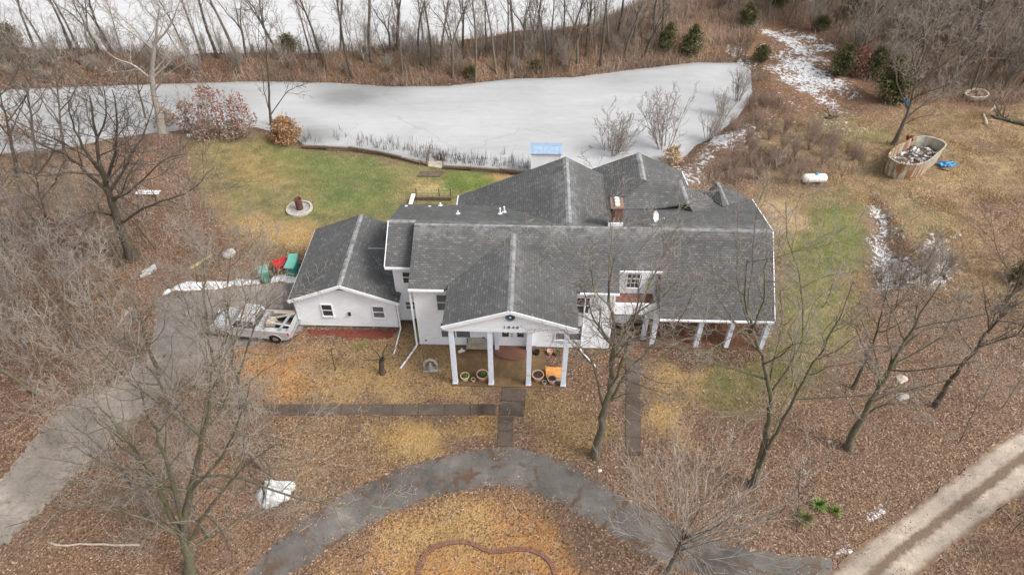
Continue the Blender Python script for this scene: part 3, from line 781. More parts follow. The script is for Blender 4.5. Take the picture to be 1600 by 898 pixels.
# --- main roof, front and back
roof = MB()
roof.slab([(MU0, -0.3, 5.15), (6.15, -0.3, 5.15), (6.15, 1.05, zmain(1.05)), (8.75, 1.05, zmain(1.05)), (8.75, RV, RZ), (MU0, RV, RZ)])
roof.slab([(MU0, RV, RZ - 0.003), (8.75, RV, RZ - 0.003), (8.75, 8.3, 4.74), (MU0, 8.3, 4.74)])
main_roof = roof.build('main_roof', M['shingle'], house)
lk = MB()
LRV, LRZ = 4.3, 6.45
lk.slab([(-7.65, 1.72, 5.0), (-5.96, 1.72, 5.0), (-5.96, LRV, LRZ), (-7.65, LRV, LRZ)])
lk.slab([(-7.65, LRV, LRZ - 0.003), (-5.96, LRV, LRZ - 0.003), (-5.96, 8.3, 4.73), (-7.65, 8.3, 4.73)])
lk.build('link_roof', M['shingle'], house)
# --- right porch roof (steep front, shallow back)
pr = MB()
pr.slab([(8.78, 0.1, 2.76), (15.6, 0.1, 2.76), (15.3, RV, RZ + 0.004), (8.78, RV, RZ + 0.004)])
HSL = 0.362
def zback(v): return RZ - HSL * (v - RV)
pr.slab([(6.28, RV, RZ + 0.003), (15.3, RV, RZ + 0.003), (16.05, 9.9, zback(9.9)), (11.0, 13.2, zback(13.2)), (8.0, 11.0, zback(11.0)), (6.28, 9.0, zback(9.0))])
pr.build('porch_roof', M['shingle'], house)
# --- portico
PZ, PS = 6.55, 0.348
pt = MB()
VR = (PZ - 5.15) / ES - 0.3
for s in (-1, 1):
    pt.slab([(0.0, -3.35, PZ + 0.008), (0.0, VR + 0.02, PZ + 0.008), (s * 3.68, -0.08, PZ - PS * 3.68 + 0.008), (s * 3.68, -3.35, PZ - PS * 3.68 + 0.008)], 0.12)
pt.build('portico_roof', M['shingle'], house)
pg = MB()
zb = 4.95
hwid = lambda z: max(0.0, min(3.45, (PZ - 0.14 - z) / PS))
pg.prism([(-3.45, zb), (3.45, zb), (3.45, PZ - 0.14 - 3.45 * PS), (0, PZ - 0.14), (-3.45, PZ - 0.14 - 3.45 * PS)], -3.14, -2.99, 'y')
siding_front(pg, -3.142, zb, PZ - 0.16, lambda z: -hwid(z), lambda z: hwid(z))
pg.build('portico_gable', M['siding'], house)
bm_ = MB(); bm_.box(-3.6, 3.6, -3.18, -2.76, 4.74, 4.945)
bm_.box(-3.6, -3.3, -2.76, -0.03, 4.74, 4.945); bm_.box(3.3, 3.6, -2.76, -0.03, 4.74, 4.945)
bm_.build('portico_beam', M['white'], house)
MB().box(-3.58, 3.58, -2.97, -0.04, 4.96, 4.99).build('portico_ceiling', M['white'], house)
rk = MB()
for s in (-1, 1):
    rk.bar((0, -3.37, PZ - 0.10), (s * 3.7, -3.37, PZ - PS * 3.7 - 0.10), 0.06, 0.22)
rk.build('rake_board', M['white'], house)
for u in (-3.27, -1.14, 1.06, 3.11):
    c = MB(); c.box(u - 0.14, u + 0.14, -3.09, -2.81, 0.11, 4.73)
    col_ = c.build('column', M['column'], house, bevel=0.012)
    MB().box(u - 0.165, u + 0.165, -3.115, -2.785, 0.06, 0.16).build('column_base', M['column'], col_, bevel=0.01)
    MB().box(u - 0.165, u + 0.165, -3.115, -2.785, 4.62, 4.735).build('column_cap', M['column'], col_, bevel=0.01)
for u in (-0.92, 1.02):
    MB().box(u - 0.13, u + 0.13, -0.42, -0.03, 0.16, 4.9).build('pilaster', M['column'], house, bevel=0.01)
# emblem and house number on the gable
em = MB(); em.lathe([(0.26, 0), (0.26, -0.06), (0.18, -0.06), (0.18, 0.0)], (0, -3.17, 5.93), 28, 'y')
emb = em.build('gable_vent', M['emblem'], house, True)
MB().lathe([(0.18, -0.01), (0.0, -0.012)], (0, -3.17, 5.93), 28, 'y').build('vent_backing', M['dark'], emb)
st = MB(); pts = []
for k in range(10):
    r = 0.165 if k % 2 == 0 else 0.068; a = math.pi / 2 + k * math.pi / 5
    pts.append((r * math.cos(a), 5.93 + r * math.sin(a)))
st.prism(pts, -3.215, -3.19, 'y'); st.build('star', M['emblem'], emb)
MB().lathe([(0.065, -0.055), (0.0, -0.06)], (0, -3.17, 5.93), 14, 'y').build('star_centre', M['white'], emb)
cu = bpy.data.curves.new('number', 'FONT'); cu.body = '1848'; cu.size = 0.30; cu.extrude = 0.012; cu.align_x = 'CENTER'; cu.space_character = 1.55
tmp = bpy.data.objects.new('number', cu); COL.objects.link(tmp)
dg = bpy.context.evaluated_depsgraph_get()
nm_me = bpy.data.meshes.new_from_object(tmp.evaluated_get(dg)); bpy.data.objects.remove(tmp)
nm_me.transform(Matrix.Translation((0.05, -3.19, 5.04)) @ Matrix.Rotation(math.pi / 2, 4, 'X'))
for mm in list(nm_me.materials): pass
nm_me.materials.clear()
mesh_obj('number_lettering', nm_me, M['emblem'], house)
# portico floor and curved entry step
MB().box(-3.5, 2.05, -3.2, -0.02, -0.1, 0.06).build('portico_floor', mat_pave('portico_concrete', (0.16, 0.105, 0.055), 0.0, 0.9, 0.25), house)
stp = MB(); pts = [(-1.55, -0.03)] + [(1.45 * math.cos(a), -0.03 + 1.15 * math.sin(a)) for a in np.linspace(math.pi, 2 * math.pi, 17)] + [(1.45, -0.03)]
stp.prism([(x + 0.05, y) for x, y in pts[1:-1]], 0.0, 0.17, 'z')
stp.build('entry_step', mat_brick('step_brick', (0.19, 0.085, 0.055), (0.14, 0.07, 0.05), (0.2, 0.16, 0.13), 0.2, 0.09), house)

# --- garage
GV = 1.4; GR = -10.45; GP, GSL = 3.95, 0.40
def gz(u): return GP - GSL * abs(u - GR)
gw = MB()
gw.prism([(-13.68, 0.12), (-7.3, 0.12), (-7.3, gz(-7.3) - 0.13), (GR, GP - 0.13), (-13.68, gz(-13.68) - 0.13)], GV + 0.002, GV + 0.16, 'y')
gl = lambda z: -13.68 if z < gz(-13.68) - 0.13 else GR - (GP - 0.13 - z) / GSL
gr_ = lambda z: -7.3 if z < gz(-7.3) - 0.13 else GR + (GP - 0.13 - z) / GSL
siding_front(gw, GV, 0.12, GP - 0.15, gl, gr_)
gw.build('garage_wall', M['siding'], house)
wall_side('side_wall', -13.68, GV + 0.02, 7.9, 0.12, 2.5, -1)
wall_side('side_wall', -7.3, GV + 0.02, 2.05, 0.12, 2.45, 1)
MB().box(-13.5, -7.35, 7.75, 7.9, 0.1, 2.5).build('back_wall', M['siding'], house)
gr = MB()
gr.slab([(GR, 1.05, GP), (GR, 8.1, GP), (-13.82, 8.1, gz(-13.82)), (-13.82, 1.05, gz(-13.82))])
gr.slab([(GR, 1.05, GP - 0.003), (-7.0, 1.05, gz(-7.0)), (-7.0, 2.0, gz(-7.0)), (-7.32, 2.06, gz(-7.32)), (-7.32, 8.1, gz(-7.32)), (GR, 8.1, GP - 0.003)])
gr.build('garage_roof', M['shingle'], house)
# little cross roof joining the garage to the link
cr = MB()
cz = 3.58; cv = 5.0; cu0 = GR + (GP - cz) / GSL
cr.slab([(cu0, cv, cz + 0.02), (-7.32, cv, cz + 0.02), (-7.32, 1.55, 2.76)], 0.08)
cr.slab([(cu0, cv, cz + 0.017), (-7.32, cv, cz + 0.017), (-7.32, 7.9, 2.72)], 0.08)
cr.build('cross_roof', M['shingle'], house)
gk = MB()
for s in (-1, 1):
    ue = -13.84 if s < 0 else -6.98
    gk.bar((GR, 1.03, GP - 0.09), (ue, 1.03, gz(ue) - 0.09), 0.06, 0.2)
gk.bar((-13.83, 1.03, gz(-13.84) - 0.07), (-13.83, 8.12, gz(-13.84) - 0.07), 0.05, 0.1)
gk.build('rake_board', M['white'], house)
gvn = MB(); gvn.prism([(GR + 0.36 * math.cos(a), 3.28 + 0.24 * math.sin(a)) for a in np.linspace(0, math.pi, 15)], GV - 0.06, GV - 0.02, 'y')
gvn.build('gable_vent', M['emblem'], house)

# --- windows and doors that face the camera side
def window(u, z0, z1, w, v, glass='glass', mull=0, grid=False, dbl=True):
    f = MB(); t = 0.06; y0, y1 = v - 0.10, v - 0.005
    f.box(u - w / 2 - t, u - w / 2, y0, y1, z0 - t, z1 + t); f.box(u + w / 2, u + w / 2 + t, y0, y1, z0 - t, z1 + t)
    f.box(u - w / 2, u + w / 2, y0, y1, z1, z1 + t)
    if dbl: f.box(u - w / 2, u + w / 2, y0 + 0.02, y1, (z0 + z1) / 2 - 0.03, (z0 + z1) / 2 + 0.03)
    for k in range(mull):
        uu = u - w / 2 + w * (k + 1) / (mull + 1); f.box(uu - 0.04, uu + 0.04, y0 + 0.01, y1, z0, z1)
    if grid:
        for k in range(1, 3): f.box(u - w / 2 + w * k / 3 - 0.012, u - w / 2 + w * k / 3 + 0.012, y0 + 0.03, y1, z0, z1)
        for k in (1, 3): f.box(u - w / 2, u + w / 2, y0 + 0.03, y1, z0 + (z1 - z0) * k / 4 - 0.012, z0 + (z1 - z0) * k / 4 + 0.012)
    win = f.build('window', M['white'], house)
    MB().box(u - w / 2, u + w / 2, v - 0.062, v - 0.052, z0, z1).build('pane', M[glass], win)
    MB().box(u - w / 2 - t - 0.03, u + w / 2 + t + 0.03, v - 0.13, v - 0.006, z0 - 0.09, z0 - 0.002).build('sill', M['white'], win)
    return win
window(-11.65, 1.05, 2.02, 0.62, GV); window(-8.42, 1.0, 1.95, 0.66, GV, 'screen')
window(-6.4, 3.45, 4.32, 0.62, 2.05); window(-6.45, 1.18, 1.80, 0.66, 2.05, 'screen')
window(-4.05, 3.2, 4.46, 0.72, 0, 'screen'); window(4.15, 3.2, 4.46, 0.72, 0)
window(-3.45, 0.85, 2.1, 1.75, 0, 'screen', 1); window(3.45, 0.85, 2.1, 1.55, 0, 'screen', 1)
window(7.3, 3.3, 4.75, 0.72, 2.2, 'glass', 0, True)
window(12.8, 0.9, 2.1, 1.2, 2.6, 'screen', 1)
d = MB(); d.box(-0.86, 0.96, -0.06, -0.03, 0.17, 2.25)
dr = d.build('front_door', M['white'], house)
fr = MB(); fr.box(-0.95, -0.865, -0.1, -0.03, 0.17, 2.33); fr.box(0.965, 1.05, -0.1, -0.03, 0.17, 2.33); fr.box(-0.865, 0.965, -0.1, -0.03, 2.255, 2.33)
fr.box(0.035, 0.065, -0.075, -0.055, 0.2, 2.25); fr.box(-0.95, 1.05, -0.16, -0.03, 0.125, 0.168)
fr.build('door_frame', M['white'], dr)
for u in (-0.40, 0.52):
    MB().box(u - 0.2, u + 0.2, -0.075, -0.065, 1.0, 1.75).build('door_window', M['glass'], dr)
    s_ = MB()
    for a in range(4):
        t0 = a * math.pi / 2 + math.pi / 4
        s_.prism([(u + 0.05 * math.cos(t0 - 0.8), 1.42 + 0.05 * math.sin(t0 - 0.8)), (u + 0.15 * math.cos(t0), 1.42 + 0.22 * math.sin(t0)), (u + 0.05 * math.cos(t0 + 0.8), 1.42 + 0.05 * math.sin(t0 + 0.8))], -0.085, -0.077, 'y')
    s_.build('leaded_pattern', M['white'], dr)
for z in (1.08, 1.26):
    MB().lathe([(0.035, 0), (0.035, -0.05), (0, -0.055)], (0.0, -0.06, z), 10, 'y').build('door_handle', M['dark'], dr)
for u in (-0.41, 0.51):
    p_ = MB(); p_.box(u - 0.28, u + 0.28, -0.075, -0.061, 0.3, 0.82); p_.build('door_panel', M['white'], dr)

# --- balcony over the recess, small porch below
MB().box(6.17, 8.72, 1.1, 2.17, 2.62, 2.76).build('balcony_floor', M['leaffloor'], house)
bp = MB(); bp.box(6.1, 8.74, 0.98, 1.08, 2.15, 3.02); bp.box(8.62, 8.74, 1.08, 2.18, 2.62, 3.0)
siding_front(bp, 0.978, 2.15, 3.0, lambda z: 6.1, lambda z: 8.74)
bp.build('balcony_parapet', M['siding'], house)
window(6.85, 0.9, 2.0, 0.8, 2.2, 'screen')
MB().box(7.5, 8.4, 2.12, 2.16, 0.16, 2.1).build('door', M['screen'], house)
# --- porch posts, beam, floor
for u, v in ((8.25, 0.95), (8.72, 0.45), (11.46, 0.42), (13.34, 0.42), (15.45, 0.36)):
    zt = 2.1 if v > 0.9 else 2.42
    p_ = MB(); p_.box(u - 0.14, u + 0.14, v - 0.14, v + 0.14, 0.02, zt)
    p_.build('porch_post', M['column'], house, bevel=0.01)
b_ = MB(); b_.box(8.6, 15.6, 0.3, 0.55, 2.42, 2.62); b_.box(8.6, 8.78, 0.55, 2.55, 2.42, 2.62); b_.box(15.4, 15.6, 0.55, 2.55, 2.42, 2.62)
b_.build('porch_beam', M['white'], house)
MB().box(6.2, 15.6, 0.2, 2.58, -0.1, 0.05).build('porch_floor', mat_pave('porch_boards', (0.15, 0.075, 0.045), 0.0, 0.9, 0.2), house)
MB().box(8.8, 15.4, 0.6, 2.58, 2.7, 2.73).build('porch_ceiling', M['white'], house)

# --- roofs behind the main ridge
bw = MB()
WU, WZ, WV0, WV1 = 3.3, 6.77, 3.62, 11.2
bw.slab([(WU, WV0, WZ), (WU, WV1, WZ), (-4.15, WV1, 3.4), (-4.15, 8.05, 3.4), (-0.95, 8.05, 4.82), (WU - 0.9, 4.35, 6.36)], 0.1)
bw.slab([(WU, WV0, WZ - 0.003), (WU, WV1, WZ - 0.003), (6.25, WV1, 5.2), (6.25, 5.6, 5.2), (WU + 0.9, 4.35, 6.29)], 0.1)
bw.build('back_wing_roof', M['shingle'], house)
MB().prism([(-3.9, 0.1), (6.1, 0.1), (6.1, 5.0), (WU, WZ - 0.18), (-3.9, 3.1)], 10.85, 11.0, 'y').build('gable_wall', M['siding'], house)
MB().box(-3.95, -3.8, 8.15, 10.8, 0.1, 3.2).build('side_wall', M['siding'], house)
MB().box(6.0, 6.15, 5.6, 10.8, 3.2, 5.08).build('side_wall', M['siding'], house)
fw = MB()
FU, FZ = 8.35, 6.5
fw.slab([(FU, 9.0, FZ), (FU, 12.3, FZ), (4.4, 12.3, 4.72), (4.4, 7.0, 4.72), (6.3, 7.3, 5.575)], 0.1)
fw.slab([(FU, 9.0, FZ - 0.003), (FU, 12.3, FZ - 0.003), (11.55, 12.3, 5.03), (11.75, 10.7, 4.94), (10.8, 9.1, 5.38)], 0.1)
fw.build('rear_wing_roof', M['shingle'], house)
MB().prism([(4.6, 0.1), (11.3, 0.1), (11.3, 4.9), (FU, FZ - 0.2), (4.6, 4.6)], 11.9, 12.05, 'y').build('gable_wall', M['siding'], house)
cg = MB()
cg.slab([(6.3, 7.05, 5.53), (8.75, 7.15, 5.56), (FU + 0.15, 9.05, 6.36), (6.3, 8.35, 5.80)], 0.1)
cg.slab([(8.75, 7.15, 5.56), (11.05, 7.3, 5.93), (10.72, 9.15, 6.44), (FU + 0.15, 9.05, 6.36)], 0.1)
cg.slab([(10.72, 9.15, 6.44), (11.05, 7.3, 5.93), (11.4, 6.7, 5.55), (13.6, 9.6, 4.60), (12.4, 11.4, 4.2)], 0.1)
cg.build('cross_gable_roof', M['shingle'], house)
sg = MB()
sg.slab([(13.85, 11.1, 5.0), (12.95, 10.7, 4.3), (13.55, 8.0, 5.22), (13.95, 8.35, 5.1)], 0.08)
sg.slab([(13.85, 11.1, 4.997), (13.95, 8.35, 5.1), (15.7, 9.55, 4.66), (15.6, 10.5, 4.4)], 0.08)
sg.build('small_gable_roof', M['shingle'], house)

# --- ridge and hip caps
def cap(p, q, sa, sb, w=0.17, name='ridge_cap', perp=None):
    """folded cap along the ridge p-q; sa/sb are the falls to either side"""
    p = Vector(p); q = Vector(q); d = (q - p); n = Vector((-d.y, d.x, 0)).normalized() * w
    up = Vector((0, 0, 0.022))
    a = [p + up, q + up, q + n - Vector((0, 0, sa * w)) + up, p + n - Vector((0, 0, sa * w)) + up, q - n - Vector((0, 0, sb * w)) + up, p - n - Vector((0, 0, sb * w)) + up]
    b = [k - Vector((0, 0, 0.03)) for k in a]
    m = MB(); m.add(a + b, [(0, 1, 2, 3), (1, 0, 5, 4), (3, 2, 8, 9), (4, 5, 11, 10), (0, 3, 9, 6), (0, 6, 11, 5), (1, 7, 8, 2), (1, 4, 10, 7)])
    return m.build(name, M['ridge'], house)
cap((MU0, RV, RZ), (6.7, RV, RZ), 0.4, 0.4, 0.09); cap((6.9, RV, RZ + 0.004), (15.3, RV, RZ + 0.004), 0.35, 1.1, 0.09)
cap((-7.65, LRV, LRZ), (-5.98, LRV, LRZ), 0.43, 0.54, 0.14)
cap((GR, 1.06, GP), (GR, 8.1, GP), GSL, GSL, 0.15); cap((0, -3.33, PZ + 0.008), (0, VR, PZ + 0.008), PS, PS, 0.16)
cap((cu0 + 0.05, cv, cz + 0.02), (-7.34, cv, cz + 0.02), 0.28, 0.25, 0.09)
cap((WU, 4.0, WZ), (WU, WV1, WZ), 0.487, 0.54, 0.18); cap((FU, 9.1, FZ), (FU, 12.3, FZ), 0.45, 0.45, 0.2)
cap((10.72, 9.15, 6.44), (11.05, 7.3, 5.93), 0.1, 0.45, 0.15, 'hip_cap'); cap((13.85, 11.1, 5.0), (13.95, 8.35, 5.1), 0.3, 0.3, 0.12)
# --- gutters and white roof edges
MB().box(MU0, -3.9, -0.42, -0.31, 4.98, 5.1).build('gutter', M['white'], house)
MB().box(3.9, 6.15, -0.42, -0.31, 4.98, 5.1).build('gutter', M['white'], house)
MB().box(6.2, 8.74, 0.93, 1.03, zmain(1.05) - 0.17, zmain(1.05) - 0.05).build('gutter', M['white'], house)
MB().box(8.8, 15.6, -0.02, 0.085, 2.58, 2.70).build('gutter', M['white'], house)
MB().box(-7.65, -5.97, 1.6, 1.71, 4.82, 4.95).build('gutter', M['white'], house)
MB().bar((15.62, 0.1, 2.70), (15.32, RV, RZ - 0.04), 0.05, 0.14).build('roof_edge', M['white'], house)
MB().bar((15.32, RV, RZ - 0.06), (16.07, 9.9, zback(9.9) - 0.06), 0.06, 0.14).build('roof_edge', M['white'], house)
MB().bar((-7.67, 1.72, 4.92), (-7.67, LRV, LRZ - 0.06), 0.05, 0.14).build('roof_edge', M['white'], house)
MB().bar((-4.17, 8.4, 3.35), (-4.17, WV1, 3.35), 0.06, 0.12).build('roof_edge', M['white'], house)
MB().bar((11.57, 12.3, 4.98), (11.77, 10.7, 4.89), 0.06, 0.12).build('roof_edge', M['white'], house)

# --- downspouts with the extension pipes lying on the grass
ds = MB(); ds.box(-5.98, -5.88, -0.16, -0.06, 0.15, 4.8); ds.tube([(-5.93, -0.11, 0.18), (-6.0, -0.25, 0.07), (-6.7, -2.0, 0.06)], 0.055)
ds.build('downspout', M['white'], house)
ds = MB(); ds.box(-7.2, -7.11, 1.16, 1.25, 0.15, 2.4); ds.tube([(-7.15, 1.2, 0.18), (-7.2, 1.05, 0.06), (-7.28, -0.85, 0.05)], 0.045)
ds.build('downspout', M['white'], house)
ds = MB(); ds.tube([(4.25, -0.15, 4.8), (4.25, -0.12, 0.16), (4.3, -0.3, 0.08), (5.2, -1.6, 0.06)], 0.05); ds.build('downspout', M['white'], house)
# --- vents on the back slope
for u, v in ((-0.95, 6.2), (-0.70, 6.6), (-3.6, 6.0), (-5.0, 8.0)):
    z = RZ - 0.43 * (v - RV)
    hgt_ = 0.45 if u > -1 else 0.22
    m_ = MB(); m_.tube([(u, v, z - 0.1), (u, v, z + hgt_)], 0.05, 10); m_.lathe([(0.0, 0.03), (0.14, 0.0), (0.14, -0.03)], (u, v, z + 0.03), 12)
    m_.build('vent_pipe', M['white'], house)
m_ = MB(); m_.tube([(6.5, 9.6, 5.0), (6.5, 9.6, 5.5)], 0.05, 10); m_.build('vent_pipe', M['white'], house)
# --- chimney
ch = MB(); ch.box(5.93, 6.42, 3.92, 4.85, 5.9, 7.9); chimney = ch.build('chimney', M['brick'], main_roof)
c2 = MB(); c2.box(5.68, 6.46, 3.88, 4.89, 7.905, 8.0); c2.build('chimney_crown', mat_brick('crown_brick', (0.26, 0.15, 0.11), (0.2, 0.12, 0.09), (0.3, 0.27, 0.24)), chimney)
for v in (4.08, 4.42, 4.7):
    MB().box(5.93, 6.2, v - 0.11, v + 0.09, 8.005, 8.14).build('flue', M['tank'], chimney, bevel=0.01)
f_ = MB(); f_.box(5.62, 6.5, 3.82, 3.915, 6.4, 6.9); f_.build('flashing', M['white'], chimney)
# --- wall lamp and vents
l_ = MB(); l_.box(-10.35, -10.22, GV - 0.1, GV - 0.03, 1.1, 1.4); l_.lathe([(0.05, 0), (0.09, -0.1), (0.07, -0.2)], (-10.28, GV - 0.13, 1.38), 10); l_.build('wall_lamp', M['dark'], house)
for u, z in ((-5.35, 0.42), (-1.75, 0.75)):
    MB().box(u - 0.07, u + 0.07, -0.055, -0.03, z, z + 0.12).build('wall_outlet', M['emblem'], house)
# red mulch bed in front of the garage
mb_ = NP.random((1,))
def mound(name, poly_uv, mat, h=0.12, step=0.12, rough=0.05, to_world=None, z=0.0, **tg):
    P = np.array(poly_uv); xs = np.arange(P[:, 0].min(), P[:, 0].max() + step, step); ys = np.arange(P[:, 1].min(), P[:, 1].max() + step, step)
    X, Y = np.meshgrid(xs, ys); d = sdist(poly_uv, X, Y) + 0.12 * wob(X * 2, Y * 2)
    ny, nx = X.shape
    Z = z + h * sm(0, 0.6, -d) + NP.normal(0, rough, X.shape) * sm(0, 0.3, -d) - 0.03
    ii = (np.arange(ny - 1)[:, None] * nx + np.arange(nx - 1)[None, :]).ravel()
    F = np.stack([ii, ii + 1, ii + nx + 1, ii + nx], -1); F = F[(d.ravel()[F] < 0.05).all(1)]
    used, inv = np.unique(F, return_inverse=True); F = inv.reshape(F.shape)
    V = np.stack([X, Y, Z], -1).reshape(-1, 3)[used]
    me = fast_mesh(name, V, F, None, False)
    return tag(mesh_obj(name, me, mat), **tg)
mound('mulch_bed', [hw(-13.5, 1.34), hw(-13.3, 0.35), hw(-10.5, 0.2), hw(-7.5, 0.25), hw(-7.25, 1.34)], M['mulch'], 0.12, 0.08, 0.03,
      kind='stuff', label='red bark mulch bed along the foot of the garage wall', cat='mulch')

# ------------------------------------------------------------------ trees: branching grown limb by limb
def vnorm(a):
    l = math.sqrt(a[0] * a[0] + a[1] * a[1] + a[2] * a[2]) or 1e-9
    return (a[0] / l, a[1] / l, a[2] / l)
def perp(d, az):
    r = (0, 0, 1) if abs(d[2]) < 0.9 else (1, 0, 0)
    a = vnorm((d[1] * r[2] - d[2] * r[1], d[2] * r[0] - d[0] * r[2], d[0] * r[1] - d[1] * r[0]))
    b = (d[1] * a[2] - d[2] * a[1], d[2] * a[0] - d[0] * a[2], d[0] * a[1] - d[1] * a[0])
    c, s = math.cos(az), math.sin(az)
    return (a[0] * c + b[0] * s, a[1] * c + b[1] * s, a[2] * c + b[2] * s)

class Tree:
    """limbs by order; order 0-1 go to the trunk mesh, the rest to the crown"""
    def __init__(s, rng, kids, ratio, ang, trop, wob, seg=(7, 6, 5, 4, 3), start=(0.35, 0.2, 0.15, 0.15), rmin=0.009, maxl=4):
        s.rng = rng; s.kids = kids; s.ratio = ratio; s.ang = ang; s.trop = trop; s.wob = wob
        s.seg = seg; s.start = start; s.rmin = rmin; s.maxl = maxl; s.limbs = []
    def path(s, p, d, L, r0, r1, lvl):
        g = s.rng.gauss; n = s.seg[min(lvl, len(s.seg) - 1)]; st = L / n; P = [p]; R = [r0]; D = [d]
        w = s.wob[min(lvl, len(s.wob) - 1)]; t = s.trop[min(lvl, len(s.trop) - 1)]
        for i in range(n):
            d = vnorm((d[0] + g(0, w), d[1] + g(0, w), d[2] + g(0, w) + t))
            p = (p[0] + d[0] * st, p[1] + d[1] * st, p[2] + d[2] * st)
            P.append(p); D.append(d); R.append(r0 + (r1 - r0) * ((i + 1) / n) ** 0.8)
        s.limbs.append((lvl, P, R)); return P, D, R
    def sprout(s, P, D, R, L, lvl, n=None, start=None):
        if lvl >= s.maxl: return
        rnd = s.rng
        n = n if n is not None else s.kids[min(lvl, len(s.kids) - 1)]
        st = s.start[min(lvl, len(s.start) - 1)] if start is None else start
        az = rnd.random() * 6.28; k = len(P) - 1
        for i in range(n):
            t = st + (1 - st) * (i + rnd.random()) / n
            f = min(t, 0.999) * k; j = int(f); u = f - j
            p = tuple(P[j][c] * (1 - u) + P[j + 1][c] * u for c in range(3))
            rp = R[j] * (1 - u) + R[j + 1] * u
            d0 = D[min(j + 1, k)]
            az += 2.4 + rnd.uniform(-0.5, 0.5)
            a = s.ang[min(lvl, len(s.ang) - 1)] * rnd.uniform(0.65, 1.3)
            pd = perp(d0, az); ca, sa = math.cos(a), math.sin(a)
            d = (d0[0] * ca + pd[0] * sa, d0[1] * ca + pd[1] * sa, d0[2] * ca + pd[2] * sa)
            cl = L * s.ratio[min(lvl, len(s.ratio) - 1)] * (1.15 - 0.55 * t) * rnd.uniform(0.6, 1.25)
            cr = max(s.rmin, min(rp * 0.6, cl * 0.0145 + 0.003))
            s.grow(p, d, cl, cr, lvl + 1)
    def grow(s, p, d, L, r, lvl, n=None, start=None, tip=0.3):
        P, D, R = s.path(p, d, L, r, max(s.rmin * 0.7, r * tip), lvl)
        s.sprout(P, D, R, L, lvl, n, start)
        return P
    def guided(s, pts, r0, r1, lvl, kids, start=0.25):
        """a limb that follows surveyed points, then carries its own side branches"""
        V = [Vector(p) for p in pts]; P = []
        for i in range(len(V) - 1):
            a = V[max(i - 1, 0)]; b = V[i]; c = V[i + 1]; e = V[min(i + 2, len(V) - 1)]
            m = 3
            for q in range(m):
                t = q / m
                pt = 0.5 * ((2 * b) + (c - a) * t + (2 * a - 5 * b + 4 * c - e) * t * t + (3 * b - a - 3 * c + e) * t ** 3)
                P.append(tuple(pt[k] + s.rng.gauss(0, 0.035) for k in range(3)))
        P.append(tuple(V[-1])); P[0] = tuple(V[0])
        D = [vnorm(tuple(P[min(i + 1, len(P) - 1)][c] - P[max(i - 1, 0)][c] for c in range(3))) for i in range(len(P))]
        n = len(P) - 1
        R = [(r0 + (r1 - r0) * (i / n) ** 0.8) * (0.86 if lvl == 0 else 0.72) * (1.0 + (0.35 * max(0, 1 - i / 2) if lvl == 0 else 0)) for i in range(n + 1)]
        s.limbs.append((lvl, P, R))
        L = sum((V[i + 1] - V[i]).length for i in range(len(V) - 1))
        s.sprout(P, D, R, max(L, 2.0), lvl, kids, start)
        return P, R
    def mesh(s, lv0, lv1, name):
        groups = {}
        for lvl, P, R in s.limbs:
            if lv0 <= lvl <= lv1:
                sides = 8 if lvl == 0 else (5 if lvl == 1 else 3)
                groups.setdefault((len(P), sides), []).append((P, R))
        VV, FF, off = [], [], 0
        for (k, sd), lst in groups.items():
            P = np.array([a for a, _ in lst]); R = np.array([b for _, b in lst]); m = len(lst)
            T = np.empty_like(P); T[:, 1:-1] = P[:, 2:] - P[:, :-2]; T[:, 0] = P[:, 1] - P[:, 0]; T[:, -1] = P[:, -1] - P[:, -2]
            T /= np.linalg.norm(T, axis=2, keepdims=True) + 1e-9
            A = (P[:, -1] - P[:, 0]); A /= np.linalg.norm(A, axis=1, keepdims=True) + 1e-9
            ref = np.where(np.abs(A[:, 2:3]) < 0.8, np.array([[0, 0, 1.0]]), np.array([[1.0, 0, 0]]))
            N1 = np.cross(T, ref[:, None, :]); N1 /= np.linalg.norm(N1, axis=2, keepdims=True) + 1e-9
            N2 = np.cross(T, N1)
            th = np.arange(sd) * 2 * math.pi / sd
            ring = P[:, :, None] + R[:, :, None, None] * (np.cos(th)[None, None, :, None] * N1[:, :, None] + np.sin(th)[None, None, :, None] * N2[:, :, None])
            VV.append(ring.reshape(-1, 3))
            b = np.arange(m)[:, None, None] * (k * sd) + np.arange(k - 1)[None, :, None] * sd
            j = np.arange(sd)[None, None, :]; j2 = (j + 1) % sd
            FF.append((np.stack([b + j, b + j2, b + sd + j2, b + sd + j], -1) + off).reshape(-1, 4)); off += m * k * sd
        if not VV: return None
        return fast_mesh(name, np.concatenate(VV), np.concatenate(FF), None, True)

BARK = {'dark': ('bark_dark', 'twig_dark'), 'moss': ('bark_moss', 'twig_grey'), 'grey': ('bark_grey', 'twig_grey'), 'pale': ('bark_pale', 'twig_pale'), 'twiggy': ('bark_grey', 'twig_pale'), 'red': ('bark_grey', 'twig_red')}
def place_tree(t, name, loc, kind, label, cat, group=None, split=1, shift=True):
    root = tag(empty(name, loc), label, cat, group)
    if shift:
        t.limbs = [(l, [(p[0] - loc[0], p[1] - loc[1], p[2] - loc[2]) for p in P], R) for l, P, R in t.limbs]
    b, w = BARK[kind]
    m0 = t.mesh(0, split, 'trunk'); m1 = t.mesh(split + 1, 9, 'crown')
    mesh_obj('trunk', m0, M[b], root)
    if m1: mesh_obj('crown', m1, M[w], root)
    return root
def copy_tree(o, loc, rz, sc, label=None, group=None, tilt=0.0):
    c = o.copy(); COL.objects.link(c); c.location = loc; c.rotation_euler = (tilt * math.cos(rz * 3), tilt * math.sin(rz * 5), rz); c.scale = (sc, sc, sc * random.uniform(0.92, 1.1))
    if label: c['label'] = label
    if group: c['group'] = group
    for ch in list(o.children):
        d = ch.copy(); COL.objects.link(d); d.parent = c
    return c

